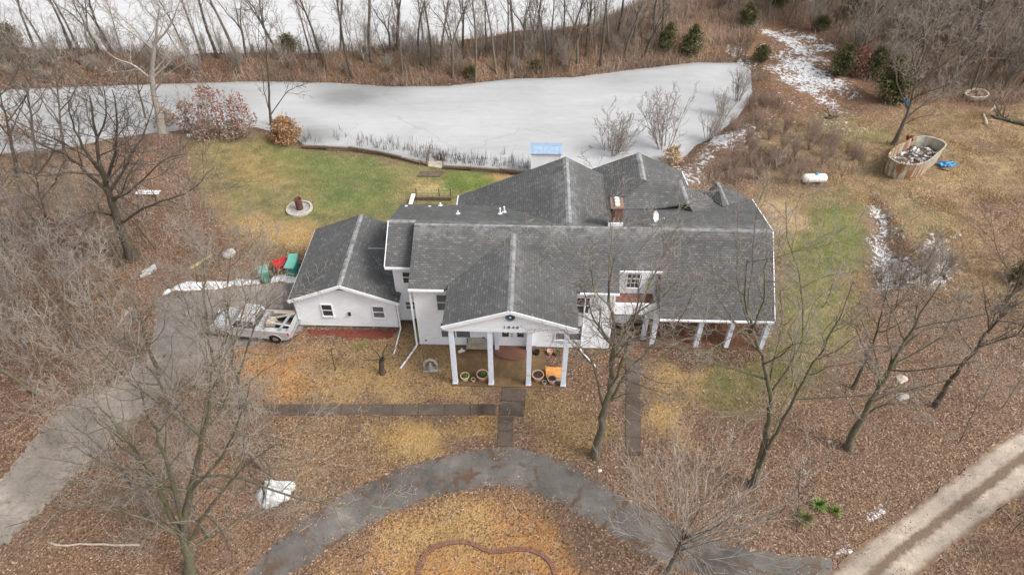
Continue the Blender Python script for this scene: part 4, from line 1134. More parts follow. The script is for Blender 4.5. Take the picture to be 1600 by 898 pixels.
# --- the single trees round the house, each following its own limbs
def surveyed(name, base, limbs, r, kind, label, dense=1.0, seed=1, spread=0.5, cat='tree', mini=0.0075, kids1=7, trop=0.06):
    """limbs: list of (points as photo pixels, radius0, radius1, side branches); depth drifts off the trunk's plane limb by limb"""
    rng = random.Random(seed)
    bx, by, bz = site(*base)
    t = Tree(rng, (6, int(kids1 * dense * 1.3), int(7 * dense), 4), (0.5, 0.42, 0.42, 0.5), (0.8, 0.75, 0.7, 0.7), (0.03, trop, 0.05, 0.03), (0.10, 0.16, 0.2, 0.22), (8, 6, 5, 4, 3), (0.3, 0.22, 0.15, 0.1), mini)
    first = True
    for pts, r0, r1, k in limbs:
        dy = rng.uniform(-spread, spread) * 3.0; W = []
        n = len(pts)
        for i, q in enumerate(pts):
            if len(q) == 3: off = q[2]
            else: off = 0 if first else dy * (i / max(n - 1, 1))
            W.append(on_plane(q[0], q[1], by + off))
        if first: W[0] = (bx, by, bz - 0.1)
        t.guided(W, r0, r1, 0 if first else 1, k, 0.45 if first else 0.2)
        first = False
    return place_tree(t, name, (bx, by, bz), kind, label, cat, None, 2)

surveyed('bare_tree', (930, 712), [
    ([(930, 712), (938, 665), (946, 630), (953, 600), (957, 550), (958, 505), (950, 460), (960, 405)], 0.27, 0.03, 8),
    ([(946, 635), (968, 600), (990, 570), (1015, 545), (1060, 500), (1090, 440)], 0.14, 0.025, 9),
    ([(944, 640), (935, 600), (922, 560), (905, 540), (880, 515)], 0.11, 0.02, 8),
    ([(953, 605), (970, 570), (985, 520), (995, 470), (1003, 430)], 0.12, 0.02, 9),
    ([(950, 628), (985, 614), (1020, 612), (1050, 632)], 0.07, 0.015, 6),
    ([(957, 540), (930, 500), (915, 465), (905, 440)], 0.09, 0.015, 8),
    ([(958, 560), (985, 535), (1030, 540), (1065, 545)], 0.07, 0.012, 7)], 0.27, 'moss',
    'tall mossy bare tree by the paved ring, branches spread before the balcony', 1.0, 3)
surveyed('bare_tree', (1178, 756), [
    ([(1178, 756), (1186, 720), (1197, 685), (1203, 640), (1202, 600), (1190, 555), (1175, 515), (1165, 465), (1168, 405)], 0.24, 0.025, 8),
    ([(1180, 748), (1198, 705), (1224, 655), (1253, 597), (1280, 553), (1302, 515), (1333, 440)], 0.17, 0.02, 10),
    ([(1275, 560), (1305, 548), (1357, 517)], 0.07, 0.012, 6),
    ([(1202, 600), (1215, 540), (1222, 490), (1215, 440)], 0.09, 0.015, 8),
    ([(1188, 550), (1160, 520), (1130, 480), (1110, 440)], 0.08, 0.015, 8),
    ([(1175, 515), (1190, 470), (1195, 420), (1200, 390)], 0.07, 0.012, 7)], 0.24, 'moss',
    'bare tree with two slim mossy leaders before the porch end', 1.0, 4)
surveyed('bare_tree', (1327, 700), [
    ([(1327, 700), (1336, 675), (1347, 652), (1360, 628), (1382, 592), (1408, 542), (1438, 492), (1470, 442)], 0.27, 0.02, 9),
    ([(1352, 645), (1372, 600), (1366, 550), (1345, 500)], 0.12, 0.02, 8),
    ([(1347, 652), (1385, 632), (1425, 632), (1465, 672)], 0.10, 0.02, 7),
    ([(1345, 656), (1328, 632), (1300, 608), (1270, 580)], 0.09, 0.015, 7),
    ([(1400, 556), (1445, 515), (1500, 503)], 0.09, 0.015, 8),
    ([(1375, 605), (1392, 560), (1388, 520), (1395, 470)], 0.08, 0.015, 8),
    ([(1358, 632), (1400, 610), (1450, 605)], 0.07, 0.015, 6)], 0.27, 'moss',
    'low-forked bare tree with a mossy trunk beside the gravel road', 1.0, 5)
surveyed('bare_tree', (1460, 634), [
    ([(1460, 634), (1482, 600), (1503, 572), (1530, 538), (1556, 500), (1585, 450), (1600, 410)], 0.19, 0.03, 10),
    ([(1530, 540), (1570, 520), (1610, 500)], 0.08, 0.012, 8), ([(1545, 520), (1540, 480), (1535, 440)], 0.07, 0.012, 8),
    ([(1565, 490), (1600, 470), (1640, 440)], 0.08, 0.012, 8), ([(1520, 552), (1500, 520), (1495, 490)], 0.06, 0.012, 6)], 0.19, 'dark',
    'dark leaning bare tree with a long clean stem, right edge above the gravel road', 1.0, 6)
surveyed('bare_tree', (1333, 606), [
    ([(1333, 606), (1345, 580), (1358, 550), (1372, 512), (1380, 480), (1390, 440)], 0.13, 0.02, 9), ([(1356, 555), (1340, 520), (1325, 490)], 0.06, 0.012, 7)], 0.13, 'dark',
    'thin dark bare tree behind the low-forked mossy tree', 0.8, 7)
def shoot_tree():
    rng = random.Random(8); bx, by, bz = site(1043, 897)
    t = Tree(rng, (3, 7, 5), (0.4, 0.42, 0.45), (0.5, 0.42, 0.5), (0.05, 0.035, 0.03), (0.06, 0.05, 0.09), (6, 7, 5, 4), (0.4, 0.18, 0.12), 0.007, 3)
    P = t.grow((bx, by, bz - 0.1), (0.12, 0.1, 1), 2.6, 0.16, 0, n=0, tip=0.65)
    for k in range(34):
        a = k * 2.4 + rng.uniform(-0.3, 0.3); e = 0.15 + 1.2 * rng.random(); b = P[-1 - (k % 3)]
        t.grow(b, vnorm((math.cos(a) * math.sin(e), math.sin(a) * math.sin(e), math.cos(e))), rng.uniform(4.2, 7.0) * (1.1 - 0.22 * e), rng.uniform(0.016, 0.034), 1, n=8, tip=0.2)
    place_tree(t, 'many_stemmed_tree', (bx, by, bz), 'twiggy', 'bushy young tree with a fan of straight pale shoots, standing over the paved ring', 'tree', None, 1)
shoot_tree()
surveyed('bare_tree', (298, 896), [
    ([(298, 896), (292, 858), (287, 820), (300, 760), (312, 700), (325, 640), (330, 580)], 0.30, 0.03, 8),
    ([(290, 840), (262, 790), (235, 735), (195, 685), (160, 640), (110, 610)], 0.19, 0.02, 11),
    ([(287, 825), (270, 760), (248, 690), (228, 640), (215, 600)], 0.15, 0.02, 10),
    ([(292, 850), (330, 790), (375, 735), (420, 700), (450, 690)], 0.13, 0.02, 10),
    ([(290, 845), (240, 815), (190, 795), (130, 760), (95, 752)], 0.12, 0.02, 9),
    ([(294, 860), (345, 830), (400, 800), (470, 790)], 0.11, 0.02, 9),
    ([(300, 765), (345, 715), (372, 660), (390, 600)], 0.10, 0.02, 9),
    ([(240, 740), (205, 730), (160, 720), (100, 690)], 0.09, 0.015, 8)], 0.30, 'moss',
    'big mossy many-limbed bare tree at the bottom left, beside the side drive', 1.05, 9, 0.7)
surveyed('bare_tree', (376, 642), [
    ([(376, 642), (372, 600), (363, 560), (362, 520), (355, 470), (360, 400)], 0.18, 0.02, 8),
    ([(370, 590), (388, 540), (402, 500), (430, 468), (480, 455)], 0.11, 0.015, 9), ([(366, 565), (340, 520), (330, 480), (318, 430)], 0.09, 0.015, 8),
    ([(364, 540), (378, 490), (392, 450), (398, 400)], 0.09, 0.015, 8), ([(372, 610), (410, 580), (450, 560)], 0.06, 0.012, 6)], 0.18, 'moss',
    'bare tree with a grey mossy stem right in front of the parked pickup', 1.0, 10)
surveyed('bare_tree', (342, 602), [
    ([(342, 602), (336, 570), (326, 535), (322, 490), (318, 440), (322, 380)], 0.15, 0.02, 8),
    ([(336, 572), (352, 540), (355, 500), (350, 450)], 0.08, 0.012, 8), ([(326, 535), (300, 500), (285, 460), (270, 420)], 0.08, 0.012, 8),
    ([(330, 550), (300, 530), (270, 510)], 0.06, 0.012, 6)], 0.15, 'moss', 'slim bare tree left of the parked pickup, at the drive corner', 1.0, 11)
surveyed('oak_tree', (208, 404), [
    ([(208, 404), (195, 372), (182, 340), (170, 305), (160, 270), (150, 215), (140, 150)], 0.48, 0.05, 6),
    ([(172, 310), (135, 268), (100, 240), (55, 222), (10, 180)], 0.20, 0.03, 9), ([(160, 272), (130, 230), (112, 190), (105, 150)], 0.17, 0.03, 9),
    ([(165, 290), (178, 240), (182, 190), (175, 140)], 0.19, 0.03, 9), ([(170, 300), (200, 255), (222, 215), (240, 160)], 0.19, 0.03, 9),
    ([(188, 350), (225, 325), (262, 312), (300, 295), (335, 262)], 0.15, 0.02, 9), ([(182, 342), (150, 330), (105, 350), (55, 348)], 0.14, 0.02, 8),
    ([(195, 372), (172, 385), (130, 420), (100, 430)], 0.10, 0.02, 6), ([(150, 225), (165, 180), (160, 130)], 0.12, 0.02, 8),
    ([(175, 315), (215, 290), (255, 250), (290, 240)], 0.13, 0.02, 8), ([(160, 275), (110, 270), (60, 275), (20, 262)], 0.13, 0.02, 8)], 0.48, 'dark',
    'huge dark oak with crooked spreading limbs at the wood edge beside the back lawn', 1.1, 12, 1.0, mini=0.013)
surveyed('pale_barked_tree', (254, 208), [
    ([(254, 208), (246, 170), (238, 130), (240, 90), (244, 55), (250, 10)], 0.45, 0.06, 5),
    ([(240, 85), (215, 50), (190, 28), (160, 0)], 0.16, 0.03, 7), ([(242, 70), (262, 45), (275, 20), (285, -10)], 0.15, 0.03, 7),
    ([(238, 125), (205, 100), (170, 85), (140, 50)], 0.15, 0.03, 7), ([(240, 120), (262, 100), (282, 72), (270, 45)], 0.14, 0.03, 7), ([(243, 140), (270, 110), (300, 95)], 0.11, 0.02, 6)], 0.45, 'pale',
    'broad pale-barked tree with stubby gnarled limbs at the pond corner', 0.8, 13, 0.8, mini=0.014)
surveyed('bare_tree', (424, 200), [
    ([(424, 200), (421, 160), (418, 110), (415, 60), (410, 10)], 0.16, 0.03, 7), ([(422, 175), (412, 140), (408, 100)], 0.09, 0.02, 5),
    ([(423, 180), (445, 148), (462, 136), (482, 130)], 0.08, 0.015, 6)], 0.16, 'dark', 'double-stemmed bare tree rising from the brown-leaved bush at the pond', 0.7, 14, mini=0.013)
surveyed('bare_tree', (1396, 226), [
    ([(1396, 226), (1408, 200), (1420, 172), (1430, 130), (1445, 85), (1470, 30)], 0.26, 0.03, 8),
    ([(1420, 175), (1402, 130), (1395, 85), (1410, 40)], 0.13, 0.02, 9), ([(1416, 185), (1445, 160), (1482, 140), (1510, 100)], 0.13, 0.02, 9),
    ([(1428, 140), (1460, 110), (1500, 80), (1525, 40)], 0.11, 0.02, 9), ([(1432, 125), (1425, 80), (1440, 40)], 0.11, 0.02, 9),
    ([(1412, 195), (1440, 182), (1460, 180)], 0.07, 0.015, 5)], 0.26, 'grey', 'wide-crowned grey bare tree right behind the old swimming pool shell', 1.1, 15, 0.8, mini=0.013)
for (b, top, r, sd, lb) in (((12, 372), (-30, 250), 0.24, 21, 'dark trunk leaning outward at the left edge of the wood'), ((80, 385), (50, 250), 0.2, 22, 'mid-grey bare tree left of the huge dark oak'),
                            ((28, 275), (-5, 120), 0.22, 23, 'bare tree at the left edge, in front of the frozen pond'), ((60, 265), (35, 90), 0.2, 24, 'second bare tree from the left edge at the near pond bank'),
                            ((102, 262), (85, 100), 0.2, 25, 'bare tree behind the dark oak at the near pond bank'), ((228, 200), (205, 70), 0.15, 26, 'thin bare tree standing close to the pale-barked tree')):
    x0, y0 = b; x1, y1 = top
    mid = [(x0 + (x1 - x0) * t, y0 + (y1 - y0) * t) for t in (0, 0.3, 0.6, 1)]
    lm = [(mid, r, 0.03, 6)]
    for k in range(4):
        t = 0.4 + 0.14 * k; px = x0 + (x1 - x0) * t; py = y0 + (y1 - y0) * t; sg_ = 1 if k % 2 else -1
        lm.append(([(px, py), (px + sg_ * 22, py - 28), (px + sg_ * 40, py - 65)], r * 0.45, 0.02, 5))
    surveyed('bare_tree', b, lm, r, 'dark' if r > 0.21 else 'grey', lb, 0.65, sd, 0.8, mini=0.013)

# --- prototypes of the smaller and more distant trees
def proto(seed, h, r, kind, form, label, group, name='bare_tree'):
    rng = random.Random(seed)
    if form == 'slender':      # grown among others: long clean stem, small crown
        t = Tree(rng, (13, 6, 4), (0.26, 0.45, 0.5), (0.65, 0.7, 0.7), (0.03, 0.12, 0.06), (0.05, 0.12, 0.2), (9, 5, 4, 3), (0.35, 0.2, 0.15), 0.012, 3)
        t.grow((0, 0, -0.1), (rng.gauss(0, 0.06), rng.gauss(0, 0.06), 1), h, r, 0, tip=0.15)
    elif form == 'forked':
        t = Tree(rng, (7, 8, 5, 3), (0.4, 0.42, 0.45, 0.5), (0.7, 0.7, 0.7), (0.03, 0.10, 0.05), (0.06, 0.14, 0.2, 0.2), (7, 6, 4, 3, 3), (0.4, 0.2, 0.15), 0.011, 3)
        P = t.grow((0, 0, -0.1), (rng.gauss(0, 0.05), rng.gauss(0, 0.05), 1), h * 0.35, r, 0, n=0, tip=0.8)
        for k in range(rng.choice((2, 3))):
            a = rng.random() * 6.28; s_ = rng.uniform(0.2, 0.45)
            t.grow(P[-1], vnorm((math.cos(a) * s_, math.sin(a) * s_, 1)), h * rng.uniform(0.55, 0.7), r * 0.6, 1, n=13, start=0.12, tip=0.12)
    elif form == 'wide':
        t = Tree(rng, (10, 8, 6, 4), (0.62, 0.42, 0.42, 0.5), (0.85, 0.75, 0.7), (0.03, 0.09, 0.05), (0.07, 0.15, 0.2, 0.2), (8, 6, 4, 4, 3), (0.25, 0.2, 0.15), 0.010, 4)
        t.grow((0, 0, -0.1), (rng.gauss(0, 0.08), rng.gauss(0, 0.08), 1), h, r, 0, tip=0.12)
    elif form == 'sapling':
        t = Tree(rng, (10, 6, 3), (0.5, 0.45, 0.5), (0.6, 0.7, 0.7), (0.04, 0.10, 0.05), (0.08, 0.15, 0.2), (7, 5, 3, 3), (0.15, 0.15, 0.1), 0.009, 3)
        t.grow((0, 0, -0.05), (rng.gauss(0, 0.1), rng.gauss(0, 0.1), 1), h, r, 0, tip=0.15)
    else:                      # clump: many stems from one stool
        t = Tree(rng, (6, 6, 4), (0.42, 0.42, 0.5), (0.45, 0.55, 0.6), (0.07, 0.08, 0.05), (0.07, 0.13, 0.18), (7, 5, 4, 3), (0.25, 0.15, 0.1), 0.009, 3)
        for k in range(13):
            a = rng.random() * 6.28; s_ = rng.uniform(0.08, 0.5)
            t.grow((math.cos(a) * 0.15, math.sin(a) * 0.15, -0.05), vnorm((math.cos(a) * s_, math.sin(a) * s_, 1)), h * rng.uniform(0.7, 1.05), r, 0, tip=0.2)
    return place_tree(t, name, (0, 0, 0), kind, label, {'bare_shrub': 'shrub', 'bare_sapling': 'sapling'}.get(name, 'tree'), group, split=0 if form in ('clump', 'sapling', 'slender') else 1, shift=False)
def scatter(protos, spots, label, group, smin=0.85, smax=1.2, tilt=0.05, used=set()):
    for i, (x, y) in enumerate(spots):
        p = protos[i % len(protos)]; z = hz(x, y); rz = random.random() * 6.28; sc = random.uniform(smin, smax)
        if p.name not in used:
            used.add(p.name); p.location = (x, y, z); p.rotation_euler = (0, 0, rz); p.scale = (sc,) * 3; p['label'] = label; p['group'] = group
        else: copy_tree(p, (x, y, z), rz, sc, label, group, tilt)

# strip between the two ponds
dam_px = [(22, 92), (58, 84), (82, 95), (112, 80), (135, 96), (158, 88), (176, 82), (196, 98), (292, 80), (318, 90), (341, 92), (372, 96), (386, 90), (434, 88), (485, 86), (511, 118),
          (532, 82), (548, 112), (580, 96), (612, 84), (622, 80), (628, 110), (652, 100), (665, 88), (676, 124), (690, 96), (708, 126), (722, 86), (742, 108), (760, 90), (776, 124), (790, 116), (802, 96), (818, 88),
          (828, 112), (840, 78), (852, 96), (862, 84), (876, 104), (888, 74), (902, 96), (915, 84), (926, 66), (938, 96), (952, 78), (964, 58), (975, 92), (990, 70), (1006, 90), (1018, 52), (1030, 72)]
pr_sl = [proto(100 + k, 10.5 + k, 0.13 + 0.015 * k, 'dark' if k % 2 else 'grey', 'slender', '', '') for k in range(5)]
pr_fk = [proto(120 + k, 9.0 + k, 0.16, ('grey', 'dark', 'moss')[k % 3], 'forked', '', '') for k in range(4)]
pr_wd = [proto(140 + k, 8.0 + k, 0.17, ('grey', 'moss', 'grey')[k % 3], 'wide', '', '') for k in range(3)]
pr_sp = [proto(160 + k, 4.2 + 0.7 * k, 0.045, ('grey', 'twiggy', 'dark', 'grey')[k % 4], 'sapling', '', '', 'bare_sapling') for k in range(4)]
pr_cl = [proto(180 + k, 3.4 + 0.8 * k, 0.032, ('twiggy', 'grey', 'grey')[k], 'clump', '', '', 'bare_shrub') for k in range(3)]
pr_rd = [proto(195 + k, 3.2 + 0.5 * k, 0.028, 'red', 'clump', '', '', 'bare_shrub') for k in range(2)]
def spots_px(L): return [site(a, b)[:2] for a, b in L]
DL = 'bare slender tree on the brushy bank between the two frozen ponds'
scatter(pr_sl + pr_fk[:2], spots_px(dam_px), DL, 'bare trees on the bank between the ponds', 0.75, 1.15)
R2 = random.Random(5)
def rand_in(poly, n, seed, keep=lambda x, y: True, gap=1.0):
    r = random.Random(seed); P = np.array(poly_px(poly)); lo, hi = P.min(0), P.max(0); out = []
    tries = 0
    while len(out) < n and tries < n * 60:
        tries += 1
        x, y = r.uniform(lo[0], hi[0]), r.uniform(lo[1], hi[1])
        if sdist(P, np.array([x]), np.array([y]))[0] < 0 and keep(x, y) and all((x - a) ** 2 + (y - b) ** 2 > gap * gap for a, b in out): out.append((x, y))
    return out
dry = lambda x, y: min(sdist(POND, np.array([x]), np.array([y]))[0], sdist(FARPOND, np.array([x]), np.array([y]))[0]) > 0.8
scatter(pr_sp, rand_in([(-60, 85), (400, 92), (760, 86), (1000, 55), (1080, 60), (1000, 104), (800, 120), (400, 124), (-60, 128)], 62, 31, dry, 1.2), 'spindly sapling in the brush on the bank between the two ponds', 'saplings on the bank between the ponds', 0.7, 1.3)
scatter(pr_cl, rand_in([(-60, 85), (400, 92), (760, 86), (1000, 55), (1080, 60), (1000, 104), (800, 120), (400, 124), (-60, 128)], 70, 131, dry, 1.3), 'low grey bare bush in the brush on the bank between the two ponds', 'bushes on the bank between the ponds', 0.35, 0.7)
# wood at the top right
tr = [(1010, 30), (1180, 10), (1190, 40), (1240, 40), (1310, 70), (1330, 110), (1400, 140), (1520, 150), (1640, 150), (1640, -40), (1010, -40)]
scatter(pr_fk + pr_wd, rand_in(tr, 95, 32, dry, 2.0), 'grey bare tree in the wood beyond the field, top right of the picture', 'bare trees in the far right wood', 0.7, 1.05)
scatter(pr_sp + pr_cl[:1], rand_in(tr, 130, 33, dry, 1.2), 'low bare sapling under the trees of the far right wood', 'saplings in the far right wood', 0.8, 1.5)
# wood on the left
tl = [(-40, 250), (250, 225), (280, 260), (260, 330), (235, 420), (190, 500), (150, 570), (60, 620), (-60, 650)]
clear = lambda x, y: dry(x, y)
scatter(pr_wd + pr_fk[2:], rand_in([(-40, 400), (150, 400), (235, 430), (190, 500), (150, 570), (60, 620), (-60, 650)], 13, 34, clear, 3.2), 'bare tree in the leafy wood left of the lawn and side drive', 'bare trees in the left wood', 0.6, 0.95)
scatter(pr_sp, rand_in([(-40, 360), (200, 330), (260, 340), (235, 420), (190, 500), (150, 570), (60, 620), (-60, 650)], 46, 35, clear, 1.5), 'thin bare sapling among the trees of the left wood', 'saplings in the left wood', 0.7, 1.25)
fl = [(240, 560), (420, 640), (450, 700), (390, 800), (330, 870), (200, 800), (260, 700)]
scatter(pr_wd + pr_sp[:2], rand_in(fl, 10, 36, clear, 2.2), 'smaller bare tree between the side drive and the paved ring', 'small bare trees between the drives', 0.55, 0.85)
scatter(pr_sp + pr_sl[:1], rand_in([(-60, 600), (60, 640), (0, 720), (-80, 760)], 5, 37, clear, 1.5), 'bare young tree beyond the side drive at the left edge', 'young trees beyond the side drive', 0.8, 1.2)
# clumps by the water behind the house and in the rough ground right of it
scatter(pr_cl, spots_px([(1128, 190), (1150, 165)]), 'small bare shrub on the right shore of the near pond', 'small shrubs on the right pond shore', 0.6, 0.8)
for (px, py, k, sc, lb) in ((955, 262, 1, 1.25, 'round many-stemmed bare shrub on the pond shore behind the rear roof'), (1037, 246, 2, 1.15, 'tall loose bare shrub at the snowy end of the pond shore'),
                            (1105, 222, 0, 0.9, 'lone bare shrub at the pond edge before the snowy bank')):
    x, y, z = site(px, py); copy_tree(pr_cl[k], (x, y, z), random.random() * 6, sc, lb, 'shrubs along the near pond shore')
scatter(pr_rd, rand_in([(1120, 190), (1190, 200), (1300, 220), (1340, 250), (1230, 290), (1090, 290), (1150, 240)], 24, 38, dry, 1.2), 'low reddish bare bush on the snowy rough ground right of the pond', 'bushes on the snowy rough ground', 0.35, 0.6)
scatter(pr_cl + pr_sp[:1], rand_in([(1390, 400), (1480, 390), (1470, 460), (1390, 470)], 6, 39, dry, 0.8), 'thorny bare bush in the stony ditch right of the house', 'bushes in the stony ditch', 0.4, 0.65)
scatter(pr_sp, spots_px([(1285, 480), (1250, 560), (1400, 480), (1500, 690), (1560, 640), (1220, 800), (1245, 830)]), 'thin bare sapling on the lawn or leaf litter right of the house', 'saplings right of the house', 0.7, 1.0)
scatter(pr_sp, rand_in([(1520, 850), (1600, 790), (1680, 820), (1600, 920)], 7, 41, dry, 0.8), 'dry sapling in the rough below the gravel road', 'saplings below the gravel road', 0.6, 0.9)
for p in pr_sl + pr_fk + pr_wd + pr_sp + pr_cl + pr_rd:
    if not p.get('label'):
        for c in list(p.children): bpy.data.objects.remove(c)
        bpy.data.objects.remove(p)

# ------------------------------------------------------------------ loose ground cover: one object per kind
def field_lookup(arr, X, Y):
    ix = np.clip(np.searchsorted(gx, X) - 1, 0, len(gx) - 2); iy = np.clip(np.searchsorted(gy, Y) - 1, 0, len(gy) - 2)
    fx = (X - gx[ix]) / (gx[ix + 1] - gx[ix]); fy = (Y - gy[iy]) / (gy[iy + 1] - gy[iy])
    return (arr[iy, ix] * (1 - fx) * (1 - fy) + arr[iy, ix + 1] * fx * (1 - fy) + arr[iy + 1, ix] * (1 - fx) * fy + arr[iy + 1, ix + 1] * fx * fy)
HOUSE_BOX = [hw(-13.9, 1.2), hw(-5.8, -0.2), hw(-3.7, -0.2), hw(-3.6, -3.3), hw(2.1, -3.3), hw(2.2, -0.2), hw(6.2, -0.2), hw(6.3, 0.2), hw(15.7, 0.2), hw(15.8, 10.2), hw(11.5, 12.3), hw(-4.0, 11.2), hw(-4.2, 8.2), hw(-13.9, 8.1)]
def samples(n, x0, x1, y0, y1, weight, house=True):
    X = NP.uniform(x0, x1, n); Y = NP.uniform(y0, y1, n)
    k = NP.random(n) < weight(X, Y)
    X, Y = X[k], Y[k]
    if house:
        k = sdist(HOUSE_BOX, X, Y) > 0.05; X, Y = X[k], Y[k]
    k = np.minimum(sdist(POND, X, Y), sdist(FARPOND, X, Y)) > -0.1
    X, Y = X[k], Y[k]
    for rd in ROADS:
        d = sdist(rd, X, Y); k = NP.random(len(X)) > np.where(d > 0.05, 0, np.where(d > -0.35 - 0.5 * patchy(X, Y, 2.0, 1.0), 0.25 + 0.7 * patchy(X, Y, 3.0), 0.975)); X, Y = X[k], Y[k]
    return X[k] if False else X, Y
in_view = lambda X, Y: np.abs(X) < 5 + 0.76 * (Y * CT + CAM_H * ST)
def patchy(X, Y, s=1.0, o=0.0):
    return 0.5 + 0.28 * np.sin(X * 0.53 * s + 1.3 * np.sin(Y * 0.31 * s + o) + o) + 0.22 * np.sin(Y * 0.71 * s - 1.1 * np.sin(X * 0.4 * s) + 2 * o)
def blades(name, X, Y, hmin, hmax, wid, lean, mat, label, cat, bend=0.5, rb=0.35):
    n = len(X); Z = field_lookup(GZ, X, Y)
    az = NP.uniform(0, 2 * np.pi, n); h = NP.uniform(hmin, hmax, n); le = np.abs(NP.normal(0, lean, n)) * h
    t = NP.uniform(0, np.pi, n); wx, wy = np.cos(t) * wid / 2, np.sin(t) * wid / 2
    B = np.stack([X, Y, Z - 0.02], -1)
    mid = B + np.stack([np.cos(az) * le * 0.35, np.sin(az) * le * 0.35, h * 0.6], -1)
    tip = B + np.stack([np.cos(az) * le, np.sin(az) * le, h * (1 - 0.25 * np.minimum(le / np.maximum(h, 1e-3), 1.5))], -1)
    Wd = np.stack([wx, wy, np.zeros(n)], -1)
    V = np.stack([B - Wd, B + Wd, mid + Wd * 0.8, mid - Wd * 0.8, tip + Wd * 0.25, tip - Wd * 0.25], 1).reshape(-1, 3)
    b = np.arange(n)[:, None] * 6
    F = np.concatenate([b + np.array([[0, 1, 2, 3]]), b + np.array([[3, 2, 4, 5]])])
    r = np.clip(patchy(X, Y, 1.3, 0.7) * 0.6 + NP.uniform(0, 1, n) * 0.6 - 0.1, 0, 1)
    me = fast_mesh(name, V, F, {'rnd': ('FACE', np.concatenate([r, r]))})
    return tag(mesh_obj(name, me, mat), label, cat, None, 'stuff')
def chips(name, X, Y, smin, smax, mat, label, cat, lift=0.03, tiltk=0.5):
    n = len(X); Z = field_lookup(GZ, X, Y) + NP.uniform(0.012, lift, n)
    a = NP.uniform(0, 2 * np.pi, n); s = NP.uniform(smin, smax, n); q = NP.uniform(0.5, 0.85, n)
    ux, uy = np.cos(a) * s, np.sin(a) * s; vx, vy = -np.sin(a) * s * q, np.cos(a) * s * q
    tz1 = NP.normal(0, tiltk, n) * s * 0.5; tz2 = NP.normal(0, tiltk, n) * s * 0.5
    C = np.stack([X, Y, Z], -1); U = np.stack([ux, uy, tz1], -1); W = np.stack([vx, vy, tz2], -1)
    V = np.stack([C - U, C + W * 0.9 + U * 0.1, C + U, C - W], 1).reshape(-1, 3)
    F = np.arange(n)[:, None] * 4 + np.array([[0, 1, 2, 3]])
    me = fast_mesh(name, V, F, {'rnd': ('FACE', NP.uniform(0, 1, n))})
    return tag(mesh_obj(name, me, mat), label, cat, None, 'stuff')

leafw = lambda X, Y: np.clip(field_lookup(mask[..., 0], X, Y) * (0.35 + 1.0 * patchy(X, Y)) - 0.05, 0, 1) * in_view(X, Y)
X, Y = samples(420000, -34, 34, 12.5, 40, leafw)
chips('fallen_leaves', X, Y, 0.028, 0.062, M['leaf_litter'], 'dry fallen leaves lying over the yard and the wood floor', 'leaf litter')
grassw = lambda X, Y: (field_lookup(mask[..., 0], X, Y) < 0.5) * np.clip(1.2 - 1.6 * field_lookup(mask[..., 0], X, Y), 0, 1) * (0.25 + 0.75 * patchy(X, Y, 2.1, 1.0)) * in_view(X, Y) * (field_lookup(mask[..., 1], X, Y) < 0.2)
GRN = field_lookup(zone[..., 1], np.array([0.0]), np.array([0.0]))
isgreen = lambda X, Y: field_lookup(zone[..., 1], X, Y) > field_lookup(zone[..., 0], X, Y) * 0.82
X, Y = samples(230000, -34, 30, 16, 56, lambda X, Y: grassw(X, Y) * isgreen(X, Y))
blades('lawn_grass', X, Y, 0.05, 0.13, 0.035, 0.8, M['greengrass'], 'short patchy green winter grass of the lawns behind and beside the house', 'grass')
X, Y = samples(300000, -34, 50, 14, 62, lambda X, Y: grassw(X, Y) * (~isgreen(X, Y)) * 0.8)
blades('dry_grass', X, Y, 0.06, 0.20, 0.035, 0.9, M['drygrass'], 'straw-coloured dry grass of the lawns and the right-hand field', 'grass')
# taller dead growth: bank between the ponds, woods, rough ground
bank = np.array(poly_px([(-120, 84), (300, 94), (480, 90), (760, 72), (900, 52), (1010, 8), (1200, 20), (1160, 88), (1000, 104), (800, 120), (600, 131), (400, 124), (-120, 138)]))
X, Y = samples(220000, -75, 45, 60, 92, lambda X, Y: (sdist(bank, X, Y) < 0.3) * (0.2 + 0.8 * patchy(X, Y, 0.9, 0.3)) * in_view(X, Y))
blades('dead_brush', X, Y, 0.3, 1.5, 0.035, 0.7, M['brush'], 'rust-brown dead brush covering the bank between the two frozen ponds', 'brush')
woodR = np.array(poly_px([(1010, -60), (1190, 40), (1240, 40), (1320, 80), (1340, 120), (1420, 160), (1700, 160), (1700, -60)]))
X, Y = samples(330000, 10, 85, 52, 115, lambda X, Y: (sdist(woodR, X, Y) < 0.5) * (0.1 + 0.9 * patchy(X, Y, 0.8, 2.0)) * in_view(X, Y))
blades('undergrowth', X, Y, 0.3, 1.6, 0.03, 0.8, M['brush'], 'grey-brown undergrowth on the floor of the far right wood', 'brush')
rough = np.array(poly_px([(1110, 210), (1185, 105), (1215, 150), (1330, 200), (1350, 270), (1290, 292), (1160, 285), (1090, 290), (1060, 270)]))
X, Y = samples(80000, 12, 40, 42, 66, lambda X, Y: (sdist(rough, X, Y) < 0.3) * np.clip(patchy(X, Y, 1.6, 1.1) * 1.5 - 0.4, 0, 1) * (1 - 0.88 * (field_lookup(mask[..., 1], X, Y) > 0.22)))
blades('rough_weeds', X, Y, 0.25, 1.1, 0.025, 0.6, M['brush'], 'reddish dead weeds on the snowy rough ground right of the pond', 'weeds')
woodL = np.array(poly_px([(-160, 245), (270, 212), (310, 300), (360, 400), (250, 455), (235, 530), (180, 590), (60, 640), (-160, 720)]))
X, Y = samples(90000, -50, -14, 20, 62, lambda X, Y: (sdist(woodL, X, Y) < 0.3) * np.clip(patchy(X, Y, 1.2, 0.5) * 1.5 - 0.35, 0, 1) * in_view(X, Y))
blades('wood_undergrowth', X, Y, 0.15, 0.9, 0.022, 0.9, M['brush'], 'thin dead undergrowth between the trees of the left wood', 'brush')
